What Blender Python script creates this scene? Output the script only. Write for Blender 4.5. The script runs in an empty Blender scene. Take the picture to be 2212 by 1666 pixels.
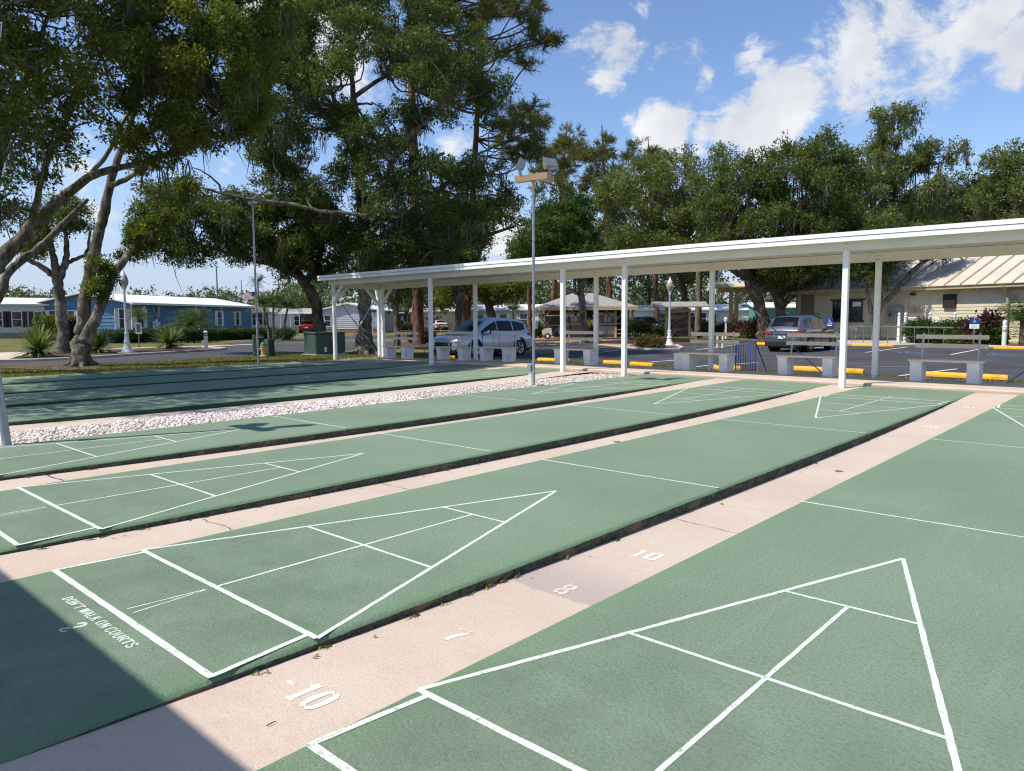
import bpy, bmesh, math, random
import numpy as np
from mathutils import Vector, Matrix

# ---------------------------------------------------------------- camera
SC = bpy.context.scene
COL = SC.collection
CAM = np.array([3.54187, -4.42140, 1.34324])
YAW, PITCH, ROLL, FPX, PW, PH = -0.735324, -0.0912776, -0.00534825, 1598.0325, 2212.0, 1666.0


def _rot():
    cy, sy, cp, sp = math.cos(YAW), math.sin(YAW), math.cos(PITCH), math.sin(PITCH)
    f = np.array([sy * cp, cy * cp, sp])
    rt = np.array([cy, -sy, 0.0])
    up = np.cross(rt, f)
    cr, sr = math.cos(ROLL), math.sin(ROLL)
    return rt * cr + up * sr, up * cr - rt * sr, f


RT, UP, FW = _rot()
cam_data = bpy.data.cameras.new('camera')
cam_data.sensor_width = 36.0
cam_data.lens = 36.0 * FPX / PW
cam_data.clip_start = 0.05
cam_data.clip_end = 5000.0
cam = bpy.data.objects.new('camera', cam_data)
COL.objects.link(cam)
cam.matrix_world = Matrix(((RT[0], UP[0], -FW[0], CAM[0]), (RT[1], UP[1], -FW[1], CAM[1]),
                           (RT[2], UP[2], -FW[2], CAM[2]), (0, 0, 0, 1)))
SC.camera = cam

# ---------------------------------------------------------------- light, sky, exposure
SUN_EL = math.radians(55.0)
SUN_TO = np.array([-0.45 * math.cos(SUN_EL), -0.893 * math.cos(SUN_EL), math.sin(SUN_EL)])
SUN_TO /= np.linalg.norm(SUN_TO)
sun_data = bpy.data.lights.new('sun', 'SUN')
sun_data.energy = 5.0
sun_data.angle = math.radians(0.55)
sun_data.color = (1.0, 0.945, 0.845)
sun = bpy.data.objects.new('sun', sun_data)
COL.objects.link(sun)
sun.rotation_euler = Vector(SUN_TO).to_track_quat('Z', 'Y').to_euler()
sun.location = (-20, -40, 60)

vs = SC.view_settings
vs.view_transform = 'Standard'
vs.look = 'None'
vs.exposure = 0.0
vs.gamma = 1.0
vs.use_curve_mapping = False
SC.cycles.max_bounces = 4
SC.cycles.diffuse_bounces = 3
SC.cycles.use_adaptive_sampling = True
SC.cycles.adaptive_threshold = 0.02
SC.cycles.filter_width = 1.15
SC.cycles.transmission_bounces = 4
SC.cycles.transparent_max_bounces = 8
SC.cycles.use_denoising = True


def make_world():
    w = bpy.data.worlds.new('World')
    SC.world = w
    w.use_nodes = True
    nt = w.node_tree
    N, L = nt.nodes, nt.links
    N.clear()
    out = N.new('ShaderNodeOutputWorld')
    bg = N.new('ShaderNodeBackground')
    bg.inputs['Strength'].default_value = SKY_STRENGTH
    sky = N.new('ShaderNodeTexSky')
    sky.sky_type = 'NISHITA'
    sky.sun_disc = False
    sky.sun_elevation = SUN_EL
    sky.sun_rotation = math.atan2(SUN_TO[0], SUN_TO[1])
    sky.air_density = 1.0
    sky.dust_density = 0.3
    sky.ozone_density = 1.4
    sky.altitude = 5.0
    tc = N.new('ShaderNodeTexCoord')

    def vm(op, a, b=None):
        n = N.new('ShaderNodeVectorMath')
        n.operation = op
        for i, v in enumerate((a, b)):
            if v is None:
                continue
            if isinstance(v, (tuple, list)):
                n.inputs[i].default_value = v
            else:
                L.new(v, n.inputs[i])
        return n

    def ma(op, a, b=None, clamp=False):
        n = N.new('ShaderNodeMath')
        n.operation = op
        n.use_clamp = clamp
        for i, v in enumerate((a, b)):
            if v is None:
                continue
            if isinstance(v, (int, float)):
                n.inputs[i].default_value = v
            else:
                L.new(v, n.inputs[i])
        return n.outputs[0]

    d = vm('NORMALIZE', tc.outputs['Generated']).outputs[0]
    sep = N.new('ShaderNodeSeparateXYZ')
    L.new(d, sep.inputs[0])
    # cloud layer: project the direction on a flat layer overhead
    zc = ma('MAXIMUM', sep.outputs[2], 0.03)
    inv = ma('DIVIDE', 1.0, ma('ADD', zc, 0.10))
    sc = N.new('ShaderNodeVectorMath')
    sc.operation = 'SCALE'
    L.new(d, sc.inputs[0])
    L.new(inv, sc.inputs['Scale'])

    def noise(scale, detail, rough, vec, dist=0.0):
        n = N.new('ShaderNodeTexNoise')
        n.inputs['Scale'].default_value = scale
        n.inputs['Detail'].default_value = detail
        n.inputs['Roughness'].default_value = rough
        n.inputs['Distortion'].default_value = dist
        L.new(vec, n.inputs['Vector'])
        return n.outputs['Fac']

    off = vm('ADD', sc.outputs[0], (3.1, 1.7, 0.4)).outputs[0]
    big = noise(0.55, 3.0, 0.5, off, 0.3)
    fine = noise(5.5, 11.0, 0.66, d, 0.5)
    wisp = noise(17.0, 8.0, 0.7, vm('MULTIPLY', d, (1.0, 1.0, 1.9)).outputs[0], 0.8)
    fine = ma('ADD', fine, ma('MULTIPLY', ma('SUBTRACT', wisp, 0.5), 0.42))
    field = ma('ADD', ma('MULTIPLY', ma('SUBTRACT', big, 0.5), 0.9), ma('MULTIPLY', ma('SUBTRACT', fine, 0.5), 1.75))
    # fair weather cumulus whose place in the sky is known: (direction, angular size, weight)
    warp = N.new('ShaderNodeTexNoise')
    warp.inputs['Scale'].default_value = 9.0
    warp.inputs['Detail'].default_value = 4.0
    L.new(d, warp.inputs['Vector'])
    wv = N.new('ShaderNodeVectorMath')
    wv.operation = 'SCALE'
    L.new(vm('SUBTRACT', warp.outputs['Color'], (0.5, 0.5, 0.5)).outputs[0], wv.inputs[0])
    wv.inputs['Scale'].default_value = 0.06
    dw = vm('ADD', d, wv.outputs[0]).outputs[0]
    tot = None
    for (px, py, rad, wgt) in CLOUDS:
        v = FW + (px - PW / 2) / FPX * RT + (PH / 2 - py) / FPX * UP
        v = v / np.linalg.norm(v)
        dist = vm('DISTANCE', dw, tuple(float(x) for x in v)).outputs['Value']
        g = ma('MULTIPLY', ma('SUBTRACT', 1.0, ma('DIVIDE', dist, rad * 1.9 / FPX), True), wgt)
        tot = g if tot is None else ma('MAXIMUM', tot, g)
    field2 = ma('ADD', ma('SUBTRACT', field, 0.50), ma('MINIMUM', tot, 0.95))
    mr = N.new('ShaderNodeMapRange')
    mr.interpolation_type = 'SMOOTHSTEP'
    L.new(field2, mr.inputs['Value'])
    mr.inputs['From Min'].default_value = 0.0
    mr.inputs['From Max'].default_value = 0.27
    mask = mr.outputs[0]
    # cloud brightness: thick parts are greyer underneath
    shade = noise(9.0, 5.0, 0.55, vm('ADD', d, (0.0, 0.0, 0.03)).outputs[0])
    cr = N.new('ShaderNodeMapRange')
    L.new(shade, cr.inputs['Value'])
    cr.inputs['From Min'].default_value = 0.3
    cr.inputs['From Max'].default_value = 0.65
    ccol = N.new('ShaderNodeMix')
    ccol.data_type = 'RGBA'
    L.new(cr.outputs[0], ccol.inputs['Factor'])
    k = 1.0 / SKY_STRENGTH
    ccol.inputs['A'].default_value = (0.62 * k, 0.66 * k, 0.74 * k, 1)
    ccol.inputs['B'].default_value = (0.97 * k, 0.97 * k, 0.98 * k, 1)
    grade = N.new('ShaderNodeMix')
    grade.data_type = 'RGBA'
    grade.blend_type = 'MULTIPLY'
    grade.inputs['Factor'].default_value = 1.0
    L.new(sky.outputs[0], grade.inputs['A'])
    grade.inputs['B'].default_value = SKY_TINT
    # hazy humid air low over the horizon
    hz = N.new('ShaderNodeMapRange')
    hz.interpolation_type = 'SMOOTHSTEP'
    L.new(sep.outputs[2], hz.inputs['Value'])
    hz.inputs['From Min'].default_value = -0.02
    hz.inputs['From Max'].default_value = 0.24
    hz.inputs['To Min'].default_value = 0.85
    hz.inputs['To Max'].default_value = 0.0
    hm = N.new('ShaderNodeMix')
    hm.data_type = 'RGBA'
    L.new(hz.outputs[0], hm.inputs['Factor'])
    L.new(grade.outputs['Result'], hm.inputs['A'])
    hm.inputs['B'].default_value = (0.50 * k, 0.60 * k, 0.82 * k, 1)
    grade = hm
    mix = N.new('ShaderNodeMix')
    mix.data_type = 'RGBA'
    L.new(ma('MULTIPLY', mask, 0.95), mix.inputs['Factor'])
    L.new(grade.outputs['Result'], mix.inputs['A'])
    L.new(ccol.outputs['Result'], mix.inputs['B'])
    L.new(mix.outputs['Result'], bg.inputs['Color'])
    L.new(bg.outputs[0], out.inputs[0])


SKY_STRENGTH = 0.142
SKY_TINT = (0.98, 1.06, 1.22, 1)
CLOUDS = [(1960, 45, 185, 0.82), (1850, 85, 140, 0.82), (2090, 0, 150, 0.85), (1890, 145, 70, 0.75), (1730, 45, 50, 0.55), (1960, 130, 70, 0.6), (1770, 110, 60, .6),
          (2185, 95, 75, 0.9), (1715, 215, 75, 1.0), (1650, 265, 90, 1.1), (1570, 300, 70, 0.9), (1445, 290, 55, 1.05), (1580, 235, 50, 0.45),
          (1810, 190, 60, 0.6), (1478, 95, 75, 0.78), (1550, 98, 80, 0.78), (1605, 125, 85, 0.82), (1645, 155, 60, .78), (1525, 158, 46, .85),
          (1330, 92, 72, 0.82), (1310, 155, 44, 0.75), (1380, 22, 75, 0.72), (2205, 200, 40, 0.4), (1420, 60, 40, 0.35),
          (560, 40, 110, 0.9), (700, 90, 110, 0.9), (480, 340, 100, 0.8), (260, 470, 130, 0.7), (1090, 500, 100, 0.9),
          (980, 310, 80, 0.9), (100, 600, 170, 0.45), (560, 590, 190, 0.45), (340, 560, 130, 0.4), (1380, 420, 90, .6)]
make_world()
SC.world.cycles.sampling_method = 'MANUAL'
SC.world.cycles.sample_map_resolution = 256

# ---------------------------------------------------------------- measuring helpers


def ray(px, py):
    return FW + (px - PW / 2) / FPX * RT + (PH / 2 - py) / FPX * UP


def sm(a, b, x):
    t = np.clip((x - a) / (b - a), 0, 1)
    return t * t * (3 - 2 * t)


LAWN_Z, LOT_Z = -0.07, -0.30


def gz(x, y):
    """height of the ground: level with the courts, falling gently to the car park behind the shelter"""
    t = sm(12.3, 14.3, y) * sm(-21, -17.5, x) + sm(9.0, 22.0, y) * (1 - sm(-21, -17.5, x))
    return LAWN_Z + (LOT_Z - LAWN_Z) * t


def on_z(px, py, z):
    d = ray(px, py)
    t = (z - CAM[2]) / d[2]
    return CAM + t * d


def on_ground(px, py):
    """the spot of ground seen at that place of the photograph"""
    z = -0.2
    for _ in range(40):
        p = on_z(px, py, z)
        z = 0.5 * z + 0.5 * float(gz(p[0], p[1]))
    return on_z(px, py, z)


def at_dist(px, py, dist):
    """point at a horizontal distance (m)"""
    d = ray(px, py)
    return CAM + d * (dist / math.hypot(d[0], d[1]))


def hdist(p):
    return math.hypot(p[0] - CAM[0], p[1] - CAM[1])


def on_y(px, py, y):
    d = ray(px, py)
    return CAM + d * ((y - CAM[1]) / d[1])


# ---------------------------------------------------------------- scene helpers


def tag(o, label=None, cat=None, group=None, kind=None):
    if label:
        o['label'] = label
    if cat:
        o['category'] = cat
    if group:
        o['group'] = group
    if kind:
        o['kind'] = kind
    return o


def empty(name, loc=(0, 0, 0), rz=0.0, label=None, cat=None, group=None):
    o = bpy.data.objects.new(name, None)
    o.empty_display_size = 0.2
    COL.objects.link(o)
    o.location = [float(v) for v in loc]
    o.rotation_euler = (0, 0, rz)
    tag(o, label, cat, group)
    return o


def link(name, me, parent=None, loc=None, rot=None):
    o = bpy.data.objects.new(name, me)
    COL.objects.link(o)
    if parent is not None:
        o.parent = parent
    if loc is not None:
        o.location = [float(v) for v in loc]
    if rot is not None:
        o.rotation_euler = rot
    return o


def copy_tree(o, parent=None):
    c = o.copy()
    COL.objects.link(c)
    c.parent = parent
    for ch in o.children:
        copy_tree(ch, c)
    return c


class MB:
    """collects boxes, bars, tubes ... and links them as one mesh object"""

    def __init__(s):
        s.v, s.f, s.m = [], [], []

    def add(s, verts, faces, mi=0):
        n = len(s.v)
        s.v.extend([(float(a), float(b), float(c)) for a, b, c in verts])
        for f in faces:
            s.f.append(tuple(i + n for i in f))
            s.m.append(mi)
        return s

    def box(s, x0, x1, y0, y1, z0, z1, mi=0):
        return s.add([(x0, y0, z0), (x1, y0, z0), (x1, y1, z0), (x0, y1, z0), (x0, y0, z1), (x1, y0, z1), (x1, y1, z1), (x0, y1, z1)],
                     [(3, 2, 1, 0), (4, 5, 6, 7), (0, 1, 5, 4), (1, 2, 6, 5), (2, 3, 7, 6), (3, 0, 4, 7)], mi)

    def hexa(s, bottom, top, mi=0):
        return s.add(list(bottom) + list(top), [(3, 2, 1, 0), (4, 5, 6, 7), (0, 1, 5, 4), (1, 2, 6, 5), (2, 3, 7, 6), (3, 0, 4, 7)], mi)

    def bbox(s, x0, x1, y0, y1, z0, z1, b=0.01, mi=0):
        """box with chamfered vertical and top edges"""
        def ring(i, z):
            return [(x0 + i + b, y0 + i, z), (x1 - i - b, y0 + i, z), (x1 - i, y0 + i + b, z), (x1 - i, y1 - i - b, z),
                    (x1 - i - b, y1 - i, z), (x0 + i + b, y1 - i, z), (x0 + i, y1 - i - b, z), (x0 + i, y0 + i + b, z)]
        return s.loft([ring(0, z0), ring(0, z1 - b), ring(b, z1)], True, True, mi)

    def loft(s, rings, cap0=True, cap1=True, mi=0, closed=True):
        n = len(rings[0])
        vs_, fs = [], []
        for r in rings:
            vs_.extend(r)
        for k in range(len(rings) - 1):
            for i in range(n if closed else n - 1):
                j = (i + 1) % n
                fs.append((k * n + i, k * n + j, (k + 1) * n + j, (k + 1) * n + i))
        if cap0:
            fs.append(tuple(range(n - 1, -1, -1)))
        if cap1:
            fs.append(tuple((len(rings) - 1) * n + i for i in range(n)))
        return s.add(vs_, fs, mi)

    def tube(s, pts, radii, n=8, cap=True, mi=0):
        pts = [np.array(p, float) for p in pts]
        if isinstance(radii, (int, float)):
            radii = [radii] * len(pts)
        rings = []
        ref = None
        for i, p in enumerate(pts):
            a = pts[max(i - 1, 0)]
            b = pts[min(i + 1, len(pts) - 1)]
            t = b - a
            t = t / (np.linalg.norm(t) + 1e-9)
            if ref is None:
                ref = np.array([1.0, 0, 0]) if abs(t[0]) < 0.9 else np.array([0, 1.0, 0])
            u = ref - t * np.dot(ref, t)
            u /= np.linalg.norm(u) + 1e-9
            w = np.cross(t, u)
            ref = u
            rings.append([p + radii[i] * (math.cos(2 * math.pi * k / n) * u + math.sin(2 * math.pi * k / n) * w) for k in range(n)])
        return s.loft(rings, cap, cap, mi)

    def bar(s, p0, p1, w, h, mi=0, up=(0, 0, 1)):
        """rectangular bar from p0 to p1, w across, h along up"""
        p0, p1, up = np.array(p0, float), np.array(p1, float), np.array(up, float)
        t = p1 - p0
        t /= np.linalg.norm(t)
        u = np.cross(t, up)
        if np.linalg.norm(u) < 1e-6:
            u = np.array([1.0, 0, 0])
        u /= np.linalg.norm(u)
        q = np.cross(u, t)
        r = lambda p: [p - u * w / 2 - q * h / 2, p + u * w / 2 - q * h / 2, p + u * w / 2 + q * h / 2, p - u * w / 2 + q * h / 2]
        return s.loft([r(p0), r(p1)], True, True, mi)

    def lathe(s, prof, cx=0, cy=0, n=16, mi=0):
        rings = [[(cx + r * math.cos(2 * math.pi * k / n), cy + r * math.sin(2 * math.pi * k / n), z) for k in range(n)] for r, z in prof]
        return s.loft(rings, True, True, mi)

    def prism(s, poly, axis, a, b, mi=0):
        """poly of 2D points extruded along axis 0/1/2 from a to b"""
        def mk(p, t):
            q = [p[0], p[1]]
            q.insert(axis, t)
            return tuple(q)
        n = len(poly)
        vs_ = [mk(p, a) for p in poly] + [mk(p, b) for p in poly]
        fs = [tuple(range(n - 1, -1, -1)), tuple(range(n, 2 * n))] + [(i, (i + 1) % n, n + (i + 1) % n, n + i) for i in range(n)]
        return s.add(vs_, fs, mi)

    def mesh(s, name, mats, smooth=False, fix=True):
        me = bpy.data.meshes.new(name)
        me.from_pydata(s.v, [], s.f)
        if not isinstance(mats, (list, tuple)):
            mats = [mats]
        for m in mats:
            me.materials.append(m)
        if len(mats) > 1:
            me.polygons.foreach_set('material_index', s.m)
        if fix:
            bm = bmesh.new()
            bm.from_mesh(me)
            bmesh.ops.recalc_face_normals(bm, faces=bm.faces)
            bm.to_mesh(me)
            bm.free()
        if smooth:
            me.polygons.foreach_set('use_smooth', [True] * len(me.polygons))
            try:
                me.set_sharp_from_angle(angle=math.radians(38))
            except Exception:
                pass
        me.update()
        return me

    def build(s, name, mats, parent=None, smooth=False, loc=None, rot=None, fix=True):
        return link(name, s.mesh(name, mats, smooth, fix), parent, loc, rot)


def np_mesh(name, verts, faces, mat, attr=None, smooth=False):
    """big mesh of equal-sized faces from arrays"""
    me = bpy.data.meshes.new(name)
    nv, nf, k = len(verts), len(faces), faces.shape[1]
    me.vertices.add(nv)
    me.vertices.foreach_set('co', np.ascontiguousarray(verts, dtype=np.float32).ravel())
    me.loops.add(nf * k)
    me.loops.foreach_set('vertex_index', np.ascontiguousarray(faces, dtype=np.int32).ravel())
    me.polygons.add(nf)
    me.polygons.foreach_set('loop_start', np.arange(0, nf * k, k, dtype=np.int32))
    if smooth:
        me.polygons.foreach_set('use_smooth', np.ones(nf, dtype=bool))
    me.update(calc_edges=True)
    if attr is not None:
        for nm, arr in attr.items():
            a = me.attributes.new(nm, 'FLOAT', 'FACE')
            a.data.foreach_set('value', np.ascontiguousarray(arr, dtype=np.float32))
    me.materials.append(mat)
    return me


# ---------------------------------------------------------------- materials
MATS = {}


class NT:
    def __init__(s, name):
        s.m = bpy.data.materials.new(name)
        s.m.use_nodes = True
        s.t = s.m.node_tree
        s.N, s.L = s.t.nodes, s.t.links
        s.N.clear()
        s.out = s.N.new('ShaderNodeOutputMaterial')
        s.p = s.N.new('ShaderNodeBsdfPrincipled')
        s.L.new(s.p.outputs[0], s.out.inputs[0])

    def coord(s, kind='Object'):
        if kind == 'World':
            return s.N.new('ShaderNodeNewGeometry').outputs['Position']
        return s.N.new('ShaderNodeTexCoord').outputs[kind]

    def noise(s, vec, scale, detail=4, rough=0.55, dist=0.0):
        n = s.N.new('ShaderNodeTexNoise')
        n.inputs['Scale'].default_value = scale
        n.inputs['Detail'].default_value = detail
        n.inputs['Roughness'].default_value = rough
        n.inputs['Distortion'].default_value = dist
        s.L.new(vec, n.inputs['Vector'])
        return n.outputs['Fac']

    def vscale(s, vec, sc):
        n = s.N.new('ShaderNodeMapping')
        n.inputs['Scale'].default_value = sc
        s.L.new(vec, n.inputs['Vector'])
        return n.outputs[0]

    def voronoi(s, vec, scale, feature='F1'):
        n = s.N.new('ShaderNodeTexVoronoi')
        n.inputs['Scale'].default_value = scale
        n.feature = feature
        s.L.new(vec, n.inputs['Vector'])
        return n

    def rng(s, v, a, b, c=0.0, d=1.0, smooth=True):
        n = s.N.new('ShaderNodeMapRange')
        if smooth:
            n.interpolation_type = 'SMOOTHSTEP'
        for k, val in (('From Min', a), ('From Max', b), ('To Min', c), ('To Max', d)):
            n.inputs[k].default_value = val
        s.L.new(v, n.inputs['Value'])
        return n.outputs[0]

    def math(s, op, a, b=None, clamp=False):
        n = s.N.new('ShaderNodeMath')
        n.operation = op
        n.use_clamp = clamp
        for i, v in enumerate((a, b)):
            if v is None:
                continue
            if isinstance(v, (int, float)):
                n.inputs[i].default_value = v
            else:
                s.L.new(v, n.inputs[i])
        return n.outputs[0]

    def mix(s, f, a, b, blend='MIX'):
        n = s.N.new('ShaderNodeMix')
        n.data_type = 'RGBA'
        n.blend_type = blend
        for key, v in (('Factor', f), ('A', a), ('B', b)):
            if isinstance(v, (int, float)):
                n.inputs[key].default_value = v
            elif isinstance(v, (tuple, list)):
                n.inputs[key].default_value = (*v[:3], 1)
            else:
                s.L.new(v, n.inputs[key])
        return n.outputs['Result']

    def attr(s, nm):
        n = s.N.new('ShaderNodeAttribute')
        n.attribute_name = nm
        return n.outputs['Fac']

    def bump(s, h, strength=0.3, dist=0.01):
        n = s.N.new('ShaderNodeBump')
        n.inputs['Strength'].default_value = strength
        n.inputs['Distance'].default_value = dist
        s.L.new(h, n.inputs['Height'])
        s.L.new(n.outputs[0], s.p.inputs['Normal'])
        return n

    def set(s, col=None, rough=None, metal=None, spec=None, **kw):
        for key, v in (('Base Color', col), ('Roughness', rough), ('Metallic', metal), ('Specular IOR Level', spec)):
            if v is None:
                continue
            if isinstance(v, (int, float)):
                s.p.inputs[key].default_value = v
            elif isinstance(v, (tuple, list)):
                s.p.inputs[key].default_value = (*v[:3], 1)
            else:
                s.L.new(v, s.p.inputs[key])
        return s


def srgb(r, g, b):
    f = lambda c: (c / 255) / 12.92 if c / 255 <= 0.04045 else (((c / 255) + 0.055) / 1.055) ** 2.4
    return (f(r), f(g), f(b))


def pm(name, col, rough=0.6, var=0.12, scale=6.0, bump=0.0, bscale=40.0, metal=0.0, spec=0.4, coord='Object', dirt=0.0, dirt_col=(0.08, 0.07, 0.05)):
    """painted / weathered surface: colour with low-contrast mottling, grain and optional grime"""
    if name in MATS:
        return MATS[name]
    t = NT(name)
    v = t.coord(coord)
    n1 = t.noise(v, scale, 5, 0.6)
    a = tuple(c * (1 - var) for c in col)
    b = tuple(min(1, c * (1 + var)) for c in col)
    c = t.mix(t.rng(n1, 0.3, 0.7), a, b)
    if dirt > 0:
        n2 = t.noise(v, scale * 0.37, 8, 0.7, 0.4)
        c = t.mix(t.math('MULTIPLY', t.rng(n2, 0.52, 0.72), dirt), c, dirt_col)
    r = t.rng(t.noise(v, scale * 2.3, 3), 0.3, 0.7, max(0.02, rough - 0.1), min(1, rough + 0.1))
    t.set(c, r, metal, spec)
    if bump > 0:
        t.bump(t.noise(v, bscale, 4, 0.6), bump, 0.01)
    MATS[name] = t.m
    return t.m

# ================================================================ ground
def m_lawn():
    t = NT('lawn_grass')
    v = t.coord('World')
    big = t.noise(v, 0.35, 4, 0.6)
    mid = t.noise(v, 2.4, 5, 0.65)
    fine = t.noise(v, 26.0, 5, 0.7)
    c = t.mix(t.rng(big, 0.35, 0.65), srgb(104, 106, 56), srgb(132, 124, 74))
    c = t.mix(t.rng(mid, 0.45, 0.72), c, srgb(152, 134, 92))
    c = t.mix(t.rng(fine, 0.35, 0.7, 0.0, 0.75), c, srgb(72, 76, 38))
    t.set(c, 0.95, 0, 0.15)
    t.bump(fine, 0.9, 0.05)
    return t.m


def m_asphalt():
    t = NT('asphalt')
    v = t.coord('World')
    n = t.noise(v, 0.5, 5, 0.6)
    f = t.noise(v, 60, 3, 0.7)
    c = t.mix(t.rng(n, 0.3, 0.7), srgb(60, 59, 64), srgb(80, 78, 82))
    c = t.mix(t.rng(f, 0.45, 0.75, 0, 0.4), c, srgb(108, 105, 104))
    t.set(c, 0.85, 0, 0.3)
    t.bump(f, 0.4, 0.01)
    return t.m


def m_court():
    t = NT('green_court_paint')
    o = t.coord('Object')
    v = t.coord('World')
    n0 = t.noise(v, 0.55, 5, 0.6, 0.3)
    n1 = t.noise(v, 3.0, 5, 0.62)
    n2 = t.noise(v, 58.0, 5, 0.72)
    n3 = t.noise(v, 140.0, 2, 0.6)
    c = t.mix(t.rng(n0, 0.32, 0.68), srgb(118, 137, 113), srgb(129, 148, 123))
    st = t.noise(t.vscale(v, (14, 0.5, 1)), 1.0, 5, 0.7, 0.2)
    c = t.mix(t.rng(st, 0.52, 0.72, 0, 0.30), c, srgb(146, 162, 140))
    c = t.mix(t.rng(n1, 0.5, 0.75, 0, 0.13), c, srgb(98, 118, 98))
    c = t.mix(t.rng(n2, 0.44, 0.64, 0, 0.42), c, srgb(84, 103, 84))
    c = t.mix(t.rng(n3, 0.5, 0.70, 0, 0.45), c, srgb(156, 176, 154))
    # pucks and cues have worn a darker patina where the scoring areas are
    so = t.N.new('ShaderNodeSeparateXYZ')
    t.L.new(o, so.inputs[0])
    sw = t.N.new('ShaderNodeSeparateXYZ')
    t.L.new(v, sw.inputs[0])
    near = t.math('MULTIPLY', t.rng(sw.outputs[1], -1.2, -2.6), t.rng(n1, 0.35, 0.62))
    c = t.mix(t.math('MULTIPLY', near, 0.28), c, srgb(84, 100, 84))
    # bands of fresh brighter paint along the rims
    ax = t.math('ABSOLUTE', so.outputs[0])
    edge = t.math('MULTIPLY', t.rng(ax, 0.74, 0.90), t.rng(n1, 0.3, 0.55))
    c = t.mix(t.math('MULTIPLY', edge, 0.36), c, srgb(112, 152, 104))
    t.set(c, 0.78, 0, 0.28)
    h = t.math('ADD', n2, t.math('MULTIPLY', n3, 0.35))
    t.bump(h, 0.9, 0.008)
    return t.m


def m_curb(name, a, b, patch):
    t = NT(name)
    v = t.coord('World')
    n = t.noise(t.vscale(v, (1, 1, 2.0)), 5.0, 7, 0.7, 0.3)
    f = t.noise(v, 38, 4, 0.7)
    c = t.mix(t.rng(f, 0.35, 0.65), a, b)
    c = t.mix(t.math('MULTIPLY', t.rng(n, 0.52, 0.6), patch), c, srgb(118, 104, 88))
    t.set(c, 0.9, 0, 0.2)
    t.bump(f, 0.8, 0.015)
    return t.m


def m_pink(name='pink_concrete', stain=None):
    t = NT(name)
    v = t.coord('World')
    n0 = t.noise(v, 0.9, 5, 0.6)
    n1 = t.noise(v, 7.0, 6, 0.65)
    n2 = t.noise(v, 90.0, 3, 0.65)
    n3 = t.noise(v, 32.0, 2, 0.5)
    c = t.mix(t.rng(n0, 0.3, 0.7), srgb(200, 180, 163), srgb(209, 192, 175))
    c = t.mix(t.rng(n1, 0.52, 0.75, 0, 0.4), c, srgb(182, 165, 150))
    c = t.mix(t.rng(n2, 0.45, 0.7, 0, 0.35), c, srgb(163, 144, 129))
    c = t.mix(t.rng(n3, 0.73, 0.77, 0, 0.7), c, srgb(238, 230, 222))
    if stain is not None:
        s = t.N.new('ShaderNodeSeparateXYZ')
        t.L.new(v, s.inputs[0])
        yy = t.math('ADD', s.outputs[1], t.math('MULTIPLY', t.math('SUBTRACT', n1, 0.5), 0.12))
        m = t.math('MULTIPLY', t.rng(yy, stain, stain + 0.03), t.rng(yy, stain + 0.75, stain + 0.1))
        c = t.mix(t.math('MULTIPLY', m, 0.75), c, srgb(170, 155, 150))
    t.set(c, 0.85, 0, 0.25)
    t.bump(t.math('ADD', n2, t.math('MULTIPLY', n1, 0.6)), 0.5, 0.006)
    return t.m


def m_line():
    t = NT('white_line_paint')
    v = t.coord('World')
    n = t.noise(v, 55, 5, 0.75)
    n1 = t.noise(v, 4.0, 4, 0.6)
    w = t.math('MULTIPLY', t.rng(n, 0.50, 0.62), t.rng(n1, 0.34, 0.62))
    c = t.mix(t.math('MULTIPLY', w, 0.8), srgb(216, 222, 214), srgb(128, 148, 122))
    t.set(c, 0.75, 0, 0.3)
    return t.m


M_LAWN, M_ASPH, M_COURT, M_PINK, M_LINE = m_lawn(), m_asphalt(), m_court(), m_pink(), m_line()
M_PINK_ST = m_pink('pink_concrete_stained', -1.58)
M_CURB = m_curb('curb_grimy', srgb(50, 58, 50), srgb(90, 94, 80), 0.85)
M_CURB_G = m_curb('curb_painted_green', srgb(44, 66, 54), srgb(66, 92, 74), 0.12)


def m_stencil(name, th, mx):
    t = NT(name)
    v = t.coord('World')
    w = t.rng(t.math('ADD', t.noise(v, 55, 5, .75), t.math('MULTIPLY', t.noise(v, 6, 3, .6), .9)), th, th + .16)
    t.set(t.mix(t.math('MULTIPLY', w, mx), srgb(234, 226, 214), srgb(206, 189, 169)), .8, 0, .25)
    return t.m


M_STENCIL, M_STENCIL_F = m_stencil('stencil_paint', .96, .9), m_stencil('stencil_paint_worn', .82, .95)
M_DARK = pm('dark_joint', srgb(52, 44, 40), 0.95, 0.3, 20)

CX = {'D': -16.18, 'C': -13.80, 'B': -11.41, 'A': -8.985, '0': -4.939, '1': -2.4636, '2': 0.0, '3': 2.4638, '4': 4.93, '5': 7.4, '6': 9.87}
HW = 0.912
Y0, Y1 = -5.30, 10.64
PADX0, PADX1, PADY0, PADY1 = -17.12, 10.85, -9.5, 12.42


def gut(y):
    """the walkways between the raised courts are dished lengthwise so that they drain"""
    return -0.008 - 0.090 * np.clip(1 - ((y - 2.74) / 7.2) ** 2, 0, 1)


def lines_of(lo, hi, dense):
    far = [-3000, -1500, -800, -450, -300, -220, -170, -140, -120]
    a = [x for x in far if x < lo] + list(np.arange(lo, hi + 1e-6, dense)) + [-x for x in reversed(far) if -x > hi]
    return a


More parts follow.
